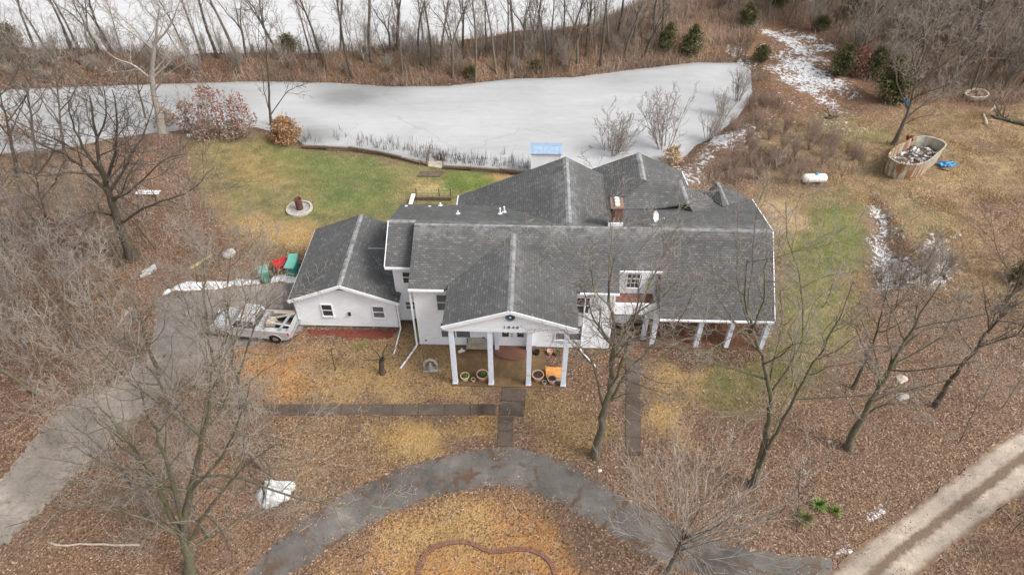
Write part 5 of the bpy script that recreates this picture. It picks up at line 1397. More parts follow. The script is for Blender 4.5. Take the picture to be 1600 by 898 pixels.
fl2 = np.array(poly_px([(230, 590), (360, 560), (440, 660), (470, 740), (400, 860), (300, 898), (170, 860), (150, 760)]))
X, Y = samples(60000, -26, -8, 13, 28, lambda X, Y: (sdist(fl2, X, Y) < 0.3) * np.clip(patchy(X, Y, 1.8, 1.5) * 1.6 - 0.6, 0, 1))
blades('drive_weeds', X, Y, 0.1, 0.7, 0.014, 0.9, M['brush'], 'dead weeds and fine twigs between the side drive and the paved ring', 'weeds')
br2 = np.array(poly_px([(1480, 898), (1600, 800), (1700, 760), (1700, 940), (1480, 960)]))
X, Y = samples(16000, 20, 34, 11, 24, lambda X, Y: (sdist(br2, X, Y) < 0.3) * patchy(X, Y, 1.8, 0.2))
blades('roadside_weeds', X, Y, 0.15, 0.8, 0.016, 0.9, M['brush'], 'tan dead weeds below the gravel road at the bottom right', 'weeds')
X, Y = samples(52000, 25, 45, 28, 62, lambda X, Y: (field_lookup(mask[..., 2], X, Y) > 0.3) * np.clip(patchy(X, Y, 2.2, 0.9) * 1.8 - 0.9, 0, 1))
blades('field_tufts', X, Y, 0.12, 0.45, 0.03, 0.8, M['drygrass'], 'tufts of tan dry grass in the field round the old pool shell', 'grass')
X, Y = samples(9000, -30, 32, 12, 34, lambda X, Y: (field_lookup(mask[..., 0], X, Y) > 0.3) * patchy(X, Y, 1.4, 2.2) ** 2 * 0.5 * in_view(X, Y))
n_ = len(X); a_ = NP.uniform(0, np.pi, n_); l_ = NP.uniform(0.12, 0.75, n_) / 2; z_ = field_lookup(GZ, X, Y) + NP.uniform(0.03, 0.08, n_); h_ = NP.uniform(0.005, 0.014, n_)
dx_, dy_ = np.cos(a_) * l_, np.sin(a_) * l_; ox_, oy_ = -np.sin(a_) * h_, np.cos(a_) * h_
V = np.stack([np.stack([X - dx_ - ox_, Y - dy_ - oy_, z_], -1), np.stack([X + dx_ - ox_, Y + dy_ - oy_, z_ + 0.03], -1), np.stack([X + dx_ + ox_, Y + dy_ + oy_, z_ + 0.03], -1), np.stack([X - dx_ + ox_, Y - dy_ + oy_, z_], -1), np.stack([X, Y, z_ + h_ * 1.6], -1)], 1).reshape(-1, 3)
b_ = np.arange(n_)[:, None] * 5
V = V.reshape(n_, 5, 3)[:, [0, 1, 2, 3, 4, 4]].reshape(-1, 3); b_ = np.arange(n_)[:, None] * 6
me = fast_mesh('fallen_twigs', V, np.concatenate([b_ + np.array([[0, 1, 4, 5]]), b_ + np.array([[2, 3, 5, 4]]), b_ + np.array([[1, 2, 4, 5]]), b_ + np.array([[3, 0, 4, 5]])]), {'rnd': ('FACE', np.tile(NP.uniform(0, 1, n_), 4))})
tag(mesh_obj('fallen_twigs', me, M['brush']), 'small fallen twigs scattered over the leaf litter', 'twigs', None, 'stuff')
# reeds standing in the ice along the lawn shore
sh = poly_px([(470, 226), (545, 230), (600, 237), (655, 249), (700, 257), (760, 262), (830, 270)], WATER)
rx, ry = [], []
for _ in range(330):
    k = R2.randrange(len(sh) - 1); t = R2.random(); a, b = sh[k], sh[k + 1]
    if R2.random() > 0.25 + 0.25 * k: continue
    off = abs(R2.gauss(0, 0.9)); cx, cy = a[0] + (b[0] - a[0]) * t, a[1] + (b[1] - a[1]) * t + off + 0.2
    for _ in range(R2.randint(2, 7)): rx.append(cx + R2.gauss(0, 0.14)); ry.append(cy + R2.gauss(0, 0.14))
rx, ry = np.array(rx), np.array(ry)
GZs = GZ; GZ = np.maximum(GZ, WATER)
blades('reeds', rx, ry, 0.25, 1.0, 0.03, 0.25, M['reed'], 'dead reeds standing in the ice along the back lawn shore', 'reeds')
GZ = GZs

# ------------------------------------------------------------------ cedars and leafy bushes
def leaf_cloud(seed, n, size, shape, jitter=0.3):
    """many small leaf faces spread through a crown; shape(t, rng) gives radius at height fraction t"""
    r = np.random.default_rng(seed)
    h = shape['h']; t = r.random(n) ** shape.get('p', 0.8); z = shape['z0'] + t * (h - shape['z0'])
    nb = shape.get('lobes', 26); la = r.uniform(0, 2 * np.pi, nb); lz = r.uniform(0, 1, nb); lr = r.uniform(0.65, 1.1, nb)
    a = r.uniform(0, 2 * np.pi, n)
    # clumps pull the leaves together so the outline is uneven and gaps stay open
    dist = (np.angle(np.exp(1j * (a[:, None] - la[None]))) * 0.9) ** 2 + ((t[:, None] - lz[None]) * 4.0) ** 2
    c = dist.argmin(1); keep = r.random(n) < np.exp(-dist.min(1) * 1.4) + 0.12
    R = np.interp(t, shape['t'], shape['r']) * lr[c] * np.sqrt(r.uniform(0.12, 1.0, n)) * np.where(r.random(n) < 0.12, r.uniform(1.0, 1.3, n), 1.0)
    z = z + r.normal(0, jitter * 0.3, n) - 0.15 * R * shape.get('droop', 0)
    P = np.stack([R * np.cos(a), R * np.sin(a), z], -1)[keep]; n = len(P)
    u = r.normal(0, 1, (n, 3)); u /= np.linalg.norm(u, axis=1, keepdims=True); w = np.cross(u, r.normal(0, 1, (n, 3))); w /= np.linalg.norm(w, axis=1, keepdims=True)
    s = size * r.uniform(0.6, 1.4, n)[:, None]
    V = np.stack([P - u * s, P + w * s * 0.55, P + u * s, P - w * s * 0.55], 1).reshape(-1, 3)
    F = np.arange(n)[:, None] * 4 + np.array([[0, 1, 2, 3]])
    rn = np.clip(r.uniform(0.55, 1.0, nb)[c][keep] * r.uniform(0.5, 1.1, n), 0, 1)
    return V, F, rn
def cedar(seed, h, rad):
    root = empty('cedar_tree'); r = np.random.default_rng(seed); P = []; cl = []
    for k in range(95):
        t = r.random() ** 1.1; a = r.uniform(0, 6.28); z = 0.12 * h + t * h * 0.88
        L = rad * np.interp(t, [0, 0.2, 0.55, 0.85, 1], [0.75, 1, 0.85, 0.5, 0.12]) * r.choice([0.55, 0.8, 1.0, 1.0, 1.2]) ; el = r.uniform(0.15, 0.75)
        m = int(22 + 60 * L); q = r.uniform(0.2, 1.0, m)
        sp = 0.07 + 0.13 * q * L
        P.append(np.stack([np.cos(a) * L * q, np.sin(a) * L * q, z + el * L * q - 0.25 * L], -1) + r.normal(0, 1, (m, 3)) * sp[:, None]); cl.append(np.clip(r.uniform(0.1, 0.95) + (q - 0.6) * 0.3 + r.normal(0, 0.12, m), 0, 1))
    P = np.concatenate(P); P[:, 2] = np.maximum(P[:, 2], 0.05); cl = np.concatenate(cl); n = len(P)
    u = r.normal(0, 1, (n, 3)); u[:, 2] += 0.7; u /= np.linalg.norm(u, axis=1, keepdims=True); w = np.cross(u, r.normal(0, 1, (n, 3))); w /= np.linalg.norm(w, axis=1, keepdims=True)
    sz = 0.085 * r.uniform(0.6, 1.5, n)[:, None]
    V = np.stack([P - u * sz, P + w * sz * 0.45, P + u * sz, P - w * sz * 0.45], 1).reshape(-1, 3); F = np.arange(n)[:, None] * 4 + np.array([[0, 1, 2, 3]])
    mesh_obj('crown', fast_mesh('crown', V, F, {'rnd': ('FACE', cl)}), M['cedar'], root)
    t = Tree(random.Random(seed), (22, 0), (0.3,), (1.1,), (0.0, 0.0), (0.03, 0.1), (7, 4), (0.1,), 0.012, 1)
    t.grow((0, 0, -0.1), (0, 0, 1), h * 0.92, 0.09, 0, tip=0.15)
    mesh_obj('trunk', t.mesh(0, 1, 'trunk'), M['bark_dark'], root)
    return root
ce = [cedar(301, 3.1, 1.0), cedar(302, 2.8, 1.15), cedar(303, 2.0, 1.1)]
ced = [((1040, 88), 0, 0.95, 'dark green cedar at the far pond bank, left of two standing together'), ((1078, 92), 0, 1.1, 'dark green cedar at the pond bank, right one of two standing together'),
       ((1166, 40), 1, 0.9, 'round green cedar beyond the right end of the pond, below the wood'), ((1188, 95), 2, 0.8, 'small dull cedar beside the top of the snow patch'),
       ((1312, 118), 1, 1.05, 'green cedar at the right edge of the big snow patch'), ((1362, 120), 0, 0.95, 'green cedar between the snow patch and the wide-crowned tree'),
       ((1385, 158), 1, 1.45, 'largest dark cedar, under the wide-crowned grey tree'), ((1283, 48), 2, 0.8, 'yellowish low cedar at the top end of the snow patch'),
       ((1592, 92), 1, 1.1, 'green cedar at the far right edge of the wood'), ((735, 104), 2, 0.6, 'small green cedar among the trees midway along the pond bank'),
       ((452, 84), 2, 1.0, 'little dark cedar on the bank above the brown-leaved bush'), ((836, 122), 2, 0.5, 'low dark cedar at the water edge of the pond bank'),
       ((20, 78), 2, 1.2, 'dark cedar at the far left end of the pond bank'), ((1596, 440), 2, 0.8, 'low cedar at the right edge below the field'), ((1215, 15), 1, 1.0, 'cedar in the wood above the snow patch'),
       ((1330, 25), 1, 0.9, 'cedar deep in the far right wood')]
done = set()
for (px, k, sc, lb) in ced:
    x, y, z = site(*px)
    if k not in done:
        done.add(k); o = ce[k]; o.location = (x, y, z); o.scale = (sc,) * 3; tag(o, lb, 'cedar', 'cedars round the ponds')
    else:
        o = copy_tree(ce[k], (x, y, z), R2.random() * 6, sc, lb, 'cedars round the ponds')
        o['category'] = 'cedar'
def leafy(name, px, h, rad, n, size, mat, label, seed, cat, kind='grey'):
    x, y, z = site(*px); root = tag(empty(name, (x, y, z), seed), label, cat)
    t = Tree(random.Random(seed), (6, 5, 3), (0.45, 0.45, 0.5), (0.6, 0.6, 0.6), (0.05, 0.08, 0.05), (0.1, 0.15, 0.2), (6, 4, 3, 3), (0.2, 0.1, 0.1), 0.011, 3)
    rg = random.Random(seed + 1)
    for k in range(6):
        a = rg.random() * 6.28; s_ = rg.uniform(0.1, 0.55)
        t.grow((math.cos(a) * 0.2, math.sin(a) * 0.2, -0.05), vnorm((math.cos(a) * s_, math.sin(a) * s_, 1)), h * rg.uniform(0.7, 1.0), 0.045, 0, tip=0.25)
    mesh_obj('stems', t.mesh(0, 9, 'stems'), M[BARK[kind][1]], root)
    V, F, rn = leaf_cloud(seed, n, size, {'h': h, 'z0': h * 0.1, 't': [0, 0.3, 0.7, 1], 'r': [rad * 0.8, rad, rad * 0.85, rad * 0.3], 'lobes': 20, 'p': 1.0})
    mesh_obj('foliage', fast_mesh('foliage', V, F, {'rnd': ('FACE', rn)}), M[mat], root)
leafy('leafy_bush', (446, 222), 2.3, 1.5, 3600, 0.10, 'brownleaf', 'low bush still full of tan-brown dead leaves at the pond corner of the lawn', 401, 'bush')
leafy('young_oak', (342, 208), 4.6, 1.9, 900, 0.12, 'redleaf', 'young tree with sparse dull red leaves at the near pond bank', 402, 'tree')
leafy('young_oak', (385, 212), 4.0, 1.4, 620, 0.12, 'redleaf', 'smaller red-leaved young tree right beside the brown bush', 403, 'tree')
leafy('young_oak', (300, 205), 3.0, 1.3, 420, 0.12, 'redleaf', 'low red-leaved young tree next to the pale-barked tree', 404, 'tree')
leafy('young_oak', (40, 230), 4.0, 1.5, 300, 0.12, 'brownleaf', 'sparse tan-leaved young tree at the pond bank on the far left', 405, 'tree')
leafy('young_oak', (1338, 120), 3.2, 1.2, 700, 0.12, 'redleaf', 'red-brown leaved young tree between two cedars by the snow patch', 406, 'tree')
leafy('leafy_bush', (325, 214), 1.5, 1.4, 1500, 0.09, 'brush', 'grey-brown brushy thicket at the foot of the red-leaved young trees', 407, 'bush')
leafy('leafy_bush', (365, 213), 1.4, 1.3, 1300, 0.09, 'brush', 'brown brushy thicket between the red-leaved young trees and the brown bush', 408, 'bush')
leafy('leafy_bush', (262, 200), 2.2, 1.3, 1600, 0.09, 'brush', 'dull brown thicket wrapped round the foot of the pale-barked tree', 409, 'bush')
leafy('small_bush', (920, 252), 1.5, 0.45, 500, 0.07, 'brownleaf', 'small upright brown-leaved bush behind the back wing roof', 410, 'bush')
leafy('leafy_bush', (1048, 256), 1.6, 1.1, 1300, 0.08, 'drygrass', 'tan grassy thicket behind the rear wing roof', 411, 'bush')
# two spiky green plants and one grey one near the gravel road
def spiky(name, px, n, L, mat, label, seed, wid=0.05):
    x, y, z = site(*px); r = random.Random(seed); m = MB()
    for k in range(n):
        a = r.random() * 6.28; e = r.uniform(0.25, 1.45); l = L * r.uniform(0.6, 1.1); p = Vector((0, 0, 0.05)); d = Vector((math.cos(a) * math.cos(e), math.sin(a) * math.cos(e), math.sin(e)))
        sd = Vector((-math.sin(a), math.cos(a), 0)) * wid / 2; q = p + d * l * 0.55; tq = q + (d + Vector((0, 0, -0.25))) * l * 0.45
        m.add([p - sd * 0.8, p + sd * 0.8, q + sd, q - sd, tq], [(0, 1, 2, 3), (3, 2, 4)])
    me = m.mesh(name); at = me.attributes.new('rnd', 'FLOAT', 'FACE'); at.data.foreach_set('value', NP.random(len(me.polygons)).astype(np.float32))
    o = mesh_obj(name, me, M[mat]); o.location = (x, y, z); tag(o, label, 'plant')
spiky('yucca_plant', (1278, 790), 90, 0.62, 'yucca', 'larger spiky green plant in the leaf litter above the gravel road', 501)
spiky('yucca_plant', (1304, 800), 70, 0.48, 'yucca', 'smaller spiky green plant just right of the larger one', 502)
spiky('juniper_shrub', (1256, 812), 240, 0.75, 'greengrass', 'grey-green straggly shrub left of the two spiky plants', 503, 0.025)

# ------------------------------------------------------------------ pickup truck
def build_truck():
    x, y = gp(410, 520)
    root = tag(empty('pickup_truck', (x - 0.35, y + 0.2, 0.02), math.radians(-7)), 'silver pickup truck with junk in its open bed, parked beside the garage', 'truck')
    W = 0.93
    # lower body: side profile with wheel arches, front at -x, tail at +x
    def arch(cx, r, n=9): return [(cx + r * math.cos(t), 0.36 + r * math.sin(t)) for t in np.linspace(0, math.pi, n)]
    prof = [(-2.58, 0.42), (-2.60, 0.80), (-2.50, 0.95), (-1.35, 1.06), (-1.30, 1.08), (0.62, 1.08), (0.62, 0.55)]
    body = MB()
    side = [(-2.58, 0.40)] + [(-2.60, 0.80), (-2.48, 0.97), (-1.30, 1.07), (0.58, 1.07), (0.58, 0.40)] + arch(-1.70, 0.43) 
    body.prism(side, -W, W, 'y')
    b = body.build('body', M['truck'], root, bevel=0.03)
    bed = MB()
    sideb = [(0.60, 0.42), (0.60, 1.07), (2.52, 1.07), (2.56, 0.50), (2.4, 0.42)] + arch(1.62, 0.43)
    bed.prism(sideb, -W, -W + 0.10, 'y'); bed.prism(sideb, W - 0.10, W, 'y')
    bed.box(0.60, 0.68, -W + 0.1, W - 0.1, 0.55, 1.07); bed.box(0.68, 2.5, -W + 0.1, W - 0.1, 0.50, 0.58)
    bd = bed.build('bed', M['truck'], root, bevel=0.012)
    tg = MB(); tg.box(2.47, 2.53, -W + 0.1, W - 0.1, 0.56, 1.06); tg.build('tailgate', M['truck'], root, bevel=0.012)
    MB().box(0.7, 2.45, -W + 0.12, W - 0.12, 0.585, 0.60).build('bed_liner', M['dark'], bd)
    cab = MB()
    lo = [(-1.32, -0.88), (0.58, -0.88), (0.58, 0.88), (-1.32, 0.88)]; hi = [(-0.62, -0.72), (0.40, -0.72), (0.40, 0.72), (-0.62, 0.72)]
    cab.add([(a, c, 1.065) for a, c in lo] + [(a, c, 1.68) for a, c in hi], [(0, 1, 5, 4), (1, 2, 6, 5), (2, 3, 7, 6), (3, 0, 4, 7), (4, 5, 6, 7), (3, 2, 1, 0)])
    cb_ = cab.build('cab', M['truck'], root, bevel=0.05)
    def pane(name, c, inset, off):
        c = [Vector(p) for p in c]; n = (c[1] - c[0]).cross(c[2] - c[0]).normalized(); m_ = sum(c, Vector()) / 4
        q = [m_ + (p - m_) * inset + n * off for p in c]; w_ = MB(); w_.add([tuple(p) for p in q] + [tuple(p - n * 0.01) for p in q], [(0, 1, 2, 3), (7, 6, 5, 4), (0, 4, 5, 1), (1, 5, 6, 2), (2, 6, 7, 3), (3, 7, 4, 0)])
        w_.build(name, M['glass'], cb_)
    pane('windscreen', [(-1.32, 0.88, 1.065), (-1.32, -0.88, 1.065), (-0.62, -0.72, 1.68), (-0.62, 0.72, 1.68)], 0.86, 0.014)
    pane('rear_window', [(0.58, -0.88, 1.065), (0.58, 0.88, 1.065), (0.40, 0.72, 1.68), (0.40, -0.72, 1.68)], 0.74, 0.014)
    for s in (-1, 1):
        for x0, x1 in ((-1.12, -0.33), (-0.25, 0.5)):
            f0 = lambda x: x; zt = 1.60; ly, hy = 0.88, 0.74
            xt0 = max(x0, -0.66) ; xt1 = min(x1, 0.40)
            c = [(x0, s * 0.865, 1.12), (x1, s * 0.865, 1.12), (xt1, s * hy, zt), (xt0, s * hy, zt)]
            if s > 0: c = c[::-1]
            pane('side_window', c, 0.94, 0.016)
        for cx in (-1.70, 1.62):
            wh = MB(); wh.lathe([(0.19, -0.11), (0.345, -0.11), (0.37, -0.07), (0.37, 0.07), (0.345, 0.11), (0.19, 0.11)], (cx, s * (W - 0.12), 0.37), 24, 'y')
            ty = wh.build('wheel', M['dark'], root, True)
            rm = MB(); rm.lathe([(0.0, s * 0.07), (0.06, s * 0.085), (0.17, s * 0.05), (0.20, s * 0.10), (0.20, -0.1)], (cx, s * (W - 0.12), 0.37), 20, 'y'); rm.build('rim', M['chrome'], ty, True)
            fl_ = MB()
            for i in range(12):
                t0, t1 = math.pi * i / 12, math.pi * (i + 1) / 12
                fl_.bar((cx + 0.45 * math.cos(t0), s * (W + 0.012), 0.36 + 0.45 * math.sin(t0)), (cx + 0.45 * math.cos(t1), s * (W + 0.012), 0.36 + 0.45 * math.sin(t1)), 0.03, 0.05)
            fl_.build('wheel_arch', M['truck'], root)
        MB().box(2.50, 2.565, s * (W - 0.05) - 0.05, s * (W - 0.05) + 0.06, 0.70, 1.0).build('tail_light', M['tail'], root)
        MB().box(-2.63, -2.55, s * 0.66 - 0.17, s * 0.66 + 0.17, 0.66, 0.84).build('headlight', M['clear'], root)
        mr = MB(); mr.box(-0.98, -0.86, s * 1.0 - 0.1, s * 1.0 + 0.1, 1.10, 1.27); mr.build('side_mirror', M['truck'], root, bevel=0.015)
        MB().box(-0.45, -0.30, s * (W + 0.006) - 0.012, s * (W + 0.006) + 0.012, 0.92, 0.95).build('door_handle', M['dark'], root)
        MB().bar((-1.2, s * (W + 0.03), 0.46), (1.1, s * (W + 0.03), 0.46), 0.1, 0.05).build('running_board', M['chrome'], root)
    MB().box(2.56, 2.72, -0.9, 0.9, 0.46, 0.62).build('rear_bumper', M['chrome'], root, bevel=0.02)
    MB().box(-2.74, -2.60, -0.9, 0.9, 0.42, 0.60).build('front_bumper', M['chrome'], root, bevel=0.02)
    MB().box(-2.625, -2.585, -0.45, 0.45, 0.64, 0.86).build('grille', M['dark'], root)
    return root
truck = build_truck()
tw = truck.matrix_basis.copy()
def in_bed(name, mb, mat, label, cat, **k):
    o = mb.build(name, M[mat]); o.matrix_basis = Matrix.Translation(truck.location) @ Matrix.Rotation(truck.rotation_euler.z, 4, 'Z'); return tag(o, label, cat)
for k, (p_, q_, w__, mt_, lb_) in enumerate((((0.8, 0.0, 0.9), (2.5, -0.35, 1.12), 0.12, 'tarp', 'narrow white board lying across the top of the pickup bed'), ((1.1, 0.75, 1.12), (2.45, 0.8, 1.13), 0.3, 'palewood', 'pale board resting on the far rim of the pickup bed'), ((2.0, -0.7, 1.1), (2.2, 0.7, 1.1), 0.16, 'steel', 'grey steel bar lying crosswise at the tail of the pickup bed'))):
    j = MB(); j.bar(p_, q_, w__, 0.05); in_bed('loose_board', j, mt_, lb_, 'board')
j = MB(); j.bar((0.8, -0.55, 0.68), (2.3, -0.5, 0.72), 0.45, 0.10); in_bed('white_board', j, 'tarp', 'flat white board lying along the near side of the pickup bed', 'board')
j = MB(); j.bar((0.85, 0.45, 0.75), (2.4, 0.62, 1.16), 0.14, 0.08); in_bed('plank', j, 'palewood', 'pale plank leaning over the far side of the pickup bed', 'plank')
j = MB(); j.bar((0.95, 0.2, 0.70), (2.35, 0.1, 0.74), 0.22, 0.12); in_bed('plank', j, 'wood', 'dark weathered plank in the middle of the pickup bed', 'plank')
j = MB(); j.prism([(0.78, 0.61), (1.32, 0.61), (1.25, 0.98), (0.86, 1.0)], -0.2, 0.42, 'y'); in_bed('box', j, 'palewood', 'tan box at the cab end of the pickup bed', 'box')
mound('snow_patch', [hw(-19.6, 2.2), hw(-18.3, 2.1), hw(-17.9, 3.1), hw(-19.0, 3.4)], M['snow'], 0.08, 0.15, 0.015, kind='stuff', label='thin white snow patch on the pad in front of the pickup', cat='snow')

# ------------------------------------------------------------------ wheelie bins by the garage
def bin_(px, rz, label, mats=('green_bin', 'green_lid'), s=1.0, openlid=False):
    x, y, z = site(*px); root = tag(empty('wheelie_bin', (x, y, z), rz), label, 'bin', 'wheelie bins beside the garage'); root.scale = (s,) * 3
    b = MB(); b.add([(-0.24, -0.26, 0.06), (0.24, -0.26, 0.06), (0.24, 0.24, 0.06), (-0.24, 0.24, 0.06), (-0.30, -0.36, 1.0), (0.30, -0.36, 1.0), (0.30, 0.34, 1.0), (-0.30, 0.34, 1.0)],
                    [(0, 3, 2, 1), (4, 5, 6, 7), (0, 1, 5, 4), (1, 2, 6, 5), (2, 3, 7, 6), (3, 0, 4, 7)])
    b.build('bin_body', M[mats[0]], root, bevel=0.02)
    l = MB(); l.add([(-0.34, -0.42, 1.005), (0.34, -0.42, 1.005), (0.34, 0.40, 1.005), (-0.34, 0.40, 1.005), (-0.30, -0.36, 1.09), (0.30, -0.36, 1.09), (0.30, 0.34, 1.12), (-0.30, 0.34, 1.12)],
                    [(0, 3, 2, 1), (4, 5, 6, 7), (0, 1, 5, 4), (1, 2, 6, 5), (2, 3, 7, 6), (3, 0, 4, 7)])
    l.build('lid', M[mats[1]], root, bevel=0.015)
    for sx in (-1, 1):
        w_ = MB(); w_.lathe([(0, -0.03), (0.11, -0.03), (0.11, 0.03), (0, 0.03)], (sx * 0.27, 0.27, 0.11), 14, 'x'); w_.build('wheel', M['dark'], root)
    h_ = MB(); h_.tube([(-0.26, 0.40, 1.0), (-0.26, 0.47, 0.98), (0.26, 0.47, 0.98), (0.26, 0.40, 1.0)], 0.018, 6); h_.build('handle', M[mats[0]], root)
bin_((416, 438), 0.3, 'green wheelie bin on its own at the snow bank, left of the others')
bin_((459, 431), -0.1, 'green wheelie bin nearest the garage roof, front one of two together', s=1.05)
bin_((462, 420), 0.1, 'green wheelie bin standing behind the front one by the garage')
x, y, z = site(443, 424)
rt = tag(empty('red_barrow', (x, y, z), 0.5), 'red wheelbarrow tipped against the green bins', 'wheelbarrow')
m_ = MB(); m_.add([(-0.3, -0.25, 0.35), (0.3, -0.25, 0.35), (0.35, 0.3, 0.3), (-0.35, 0.3, 0.3), (-0.45, -0.4, 0.75), (0.45, -0.4, 0.75), (0.5, 0.5, 0.8), (-0.5, 0.5, 0.8)], [(0, 3, 2, 1), (0, 1, 5, 4), (1, 2, 6, 5), (2, 3, 7, 6), (3, 0, 4, 7)])
m_.build('tray', M['red'], rt)
m_ = MB()
for s in (-1, 1): m_.bar((s * 0.25, -0.9, 0.6), (s * 0.2, 0.7, 0.25), 0.05, 0.05); m_.bar((s * 0.25, -0.2, 0.4), (s * 0.3, -0.3, 0.0), 0.04, 0.04)
m_.build('frame', M['wood'], rt)
m_ = MB(); m_.lathe([(0, -0.04), (0.2, -0.04), (0.2, 0.04), (0, 0.04)], (0, 0.72, 0.2), 14, 'x'); m_.build('wheel', M['dark'], rt)
# ------------------------------------------------------------------ ploughed snow bank along the pad
def snow_ridge(pts, h, w, label):
    P = poly_px(pts); L = []
    up = [(x, y + w / 2) for x, y in P]; dn = [(x, y - w / 2) for x, y in P][::-1]
    mound('snow_bank', up + dn, M['snow'], h, 0.12, 0.035, kind='stuff', label=label, cat='snow')
snow_ridge([(252, 459), (275, 449), (300, 446), (340, 446), (375, 441), (412, 441)], 0.32, 0.95, 'long bank of old snow along the back edge of the parking pad')
snow_ridge([(422, 438), (440, 434), (468, 436)], 0.3, 0.9, 'short bank of old snow between the green bins and the garage')

# ------------------------------------------------------------------ fire pit on the back lawn
x, y, z = site(468, 327)
fp_ = tag(empty('fire_pit', (x, y, z)), 'round stone fire pit ring on the back lawn', 'fire pit')
m_ = MB(); m_.lathe([(1.02, 0.0), (1.0, 0.16), (0.86, 0.18), (0.84, 0.03)], (0, 0, 0), 40); m_.build('stone_ring', M['stone'], fp_)
m_ = MB(); m_.lathe([(0.86, 0.04), (0.0, 0.06)], (0, 0, 0), 30); m_.build('ash_bed', simple('grey_ash', (0.30, 0.29, 0.28), 0.95, 0.5, 6), fp_)
br_ = MB(); br_.lathe([(0.26, 0.0), (0.27, 0.3), (0.255, 0.32), (0.27, 0.62), (0.28, 0.95), (0.26, 0.95), (0.25, 0.2), (0, 0.2)], (0, 0, 0), 22)
o = br_.build('rusty_drum', M['rust'], None, True); o.location = (x + 0.05, y, z + 0.06); tag(o, 'rusty steel burn drum standing in the fire pit', 'drum')
def rock(name, px, s, mat, label, cat='stone', group=None, seed=0, flat=0.6):
    x, y, z = site(*px); bm = bmesh.new(); bmesh.ops.create_icosphere(bm, subdivisions=2, radius=1)
    r = random.Random(seed)
    ph = [r.uniform(0, 6) for _ in range(6)]
    for v in bm.verts:
        c = v.co; k = 1 + 0.22 * math.sin(c.x * 3 + ph[0]) * math.sin(c.y * 2.5 + ph[1]) + 0.15 * math.sin(c.z * 4 + ph[2] + c.x * 2)
        v.co = Vector((c.x * k * s, c.y * k * s * r.uniform(0.7, 0.75), max(c.z, -0.3) * k * s * flat))
    me = bpy.data.meshes.new(name); bm.to_mesh(me); bm.free()
    o = mesh_obj(name, me, M[mat]); o.location = (x, y, z + 0.05 * s); o.rotation_euler = (0, 0, r.uniform(0, 6)); tag(o, label, cat, group); return o
rock('stone', (451, 331), 0.17, 'stone', 'pale loose stone on the grass at the left of the fire pit, nearer the camera', 'stone', None, 1)
rock('stone', (449, 326), 0.13, 'stone', 'small white loose stone beside the left rim of the fire pit', 'stone', None, 2)
rock('stone', (466, 337), 0.12, 'stone', 'loose stone on the grass right below the fire pit', 'stone', None, 3)
rock('boulder', (1409, 592), 0.42, 'palewood', 'flat pale rock behind the fork of the low-forked tree', 'rock', None, 4, 0.4)
rock('boulder', (1409, 620), 0.40, 'stone', 'pale rock among the boughs of the low-forked tree', 'rock', None, 5, 0.5)
rock('stone', (1295, 690), 0.16, 'stone', 'light stone left of the low-forked trunk in the leaves', 'stone', None, 6, 0.5)
rock('stone', (1256, 737), 0.18, 'stone', 'flat tan stone in the leaves right of the two-leader tree', 'stone', None, 7, 0.4)
rock('stone', (937, 735), 0.13, 'tarp', 'small white stone by the foot of the tall tree at the paved ring', 'stone', None, 8)
rr = random.Random(77)
for k in range(34):
    px = (rr.uniform(1368, 1412), rr.uniform(330, 445)) if k < 24 else (rr.uniform(1448, 1492), rr.uniform(365, 455))
    rock('riprap_stone', px, rr.uniform(0.08, 0.2), rr.choice(['stone', 'concrete', 'darkstone']), 'broken grey stone heaped in the ditch right of the house', 'stone', 'stones in the ditch', 100 + k, 0.7)

# ------------------------------------------------------------------ shed, pond steps and raised bed
x, y = gp(830, 270)
sd_ = tag(empty('shed', (x, y, -0.02), math.radians(-1.5)), 'small white shed with a pale blue roof behind the back wing', 'shed')
m_ = MB(); m_.box(0.0, 2.35, 0.0, 1.5, 0, 1.75); siding_front(m_, -0.002, 0.05, 1.75, lambda z: 0.0, lambda z: 2.35, 0.16); m_.build('wall', M['siding'], sd_)
m_ = MB(); m_.slab([(-0.12, -0.15, 1.95), (2.5, -0.15, 1.95), (2.5, 0.75, 2.12), (-0.12, 0.75, 2.12)], 0.06); m_.slab([(-0.12, 0.75, 2.118), (2.5, 0.75, 2.118), (2.5, 1.7, 1.85), (-0.12, 1.7, 1.85)], 0.06)
for k in range(6): m_.bar((0.1 + k * 0.44, -0.14, 1.965), (0.1 + k * 0.44, 0.74, 2.135), 0.04, 0.03)
m_.build('roof', M['bluemetal'], sd_)
m_ = MB(); m_.box(-0.04, 0.06, -0.05, 0.05, 0, 1.9); m_.box(2.29, 2.39, -0.05, 0.05, 0, 1.9); m_.box(-0.04, 2.39, -0.05, -0.005, 1.76, 1.9); m_.build('trim', M['white'], sd_)
x, y, z = site(680, 259)
st_ = tag(empty('pond_steps', (x, y, z + 0.05)), 'small wooden landing with two dark handrails at the pond edge', 'steps')
m_ = MB()
for k in range(5): m_.box(-0.62, 0.62, -0.5 + k * 0.22, -0.3 + k * 0.22, 0.02, 0.07)
m_.build('landing', M['palewood'], st_)
for s in (-1, 1):
    r_ = MB(); r_.bar((s * 0.68, -0.1, -0.1), (s * 0.68, -0.1, 0.95), 0.08, 0.08); r_.bar((s * 0.68, 1.0, -0.6), (s * 0.68, 1.0, 0.75), 0.08, 0.08); r_.bar((s * 0.68, -0.2, 0.93), (s * 0.68, 1.15, 0.72), 0.09, 0.06); r_.bar((s * 0.68, -0.1, 0.45), (s * 0.68, 1.0, 0.25), 0.06, 0.05)
    r_.build('handrail', M['wood'], st_)
x, y, z = site(672, 272.5)
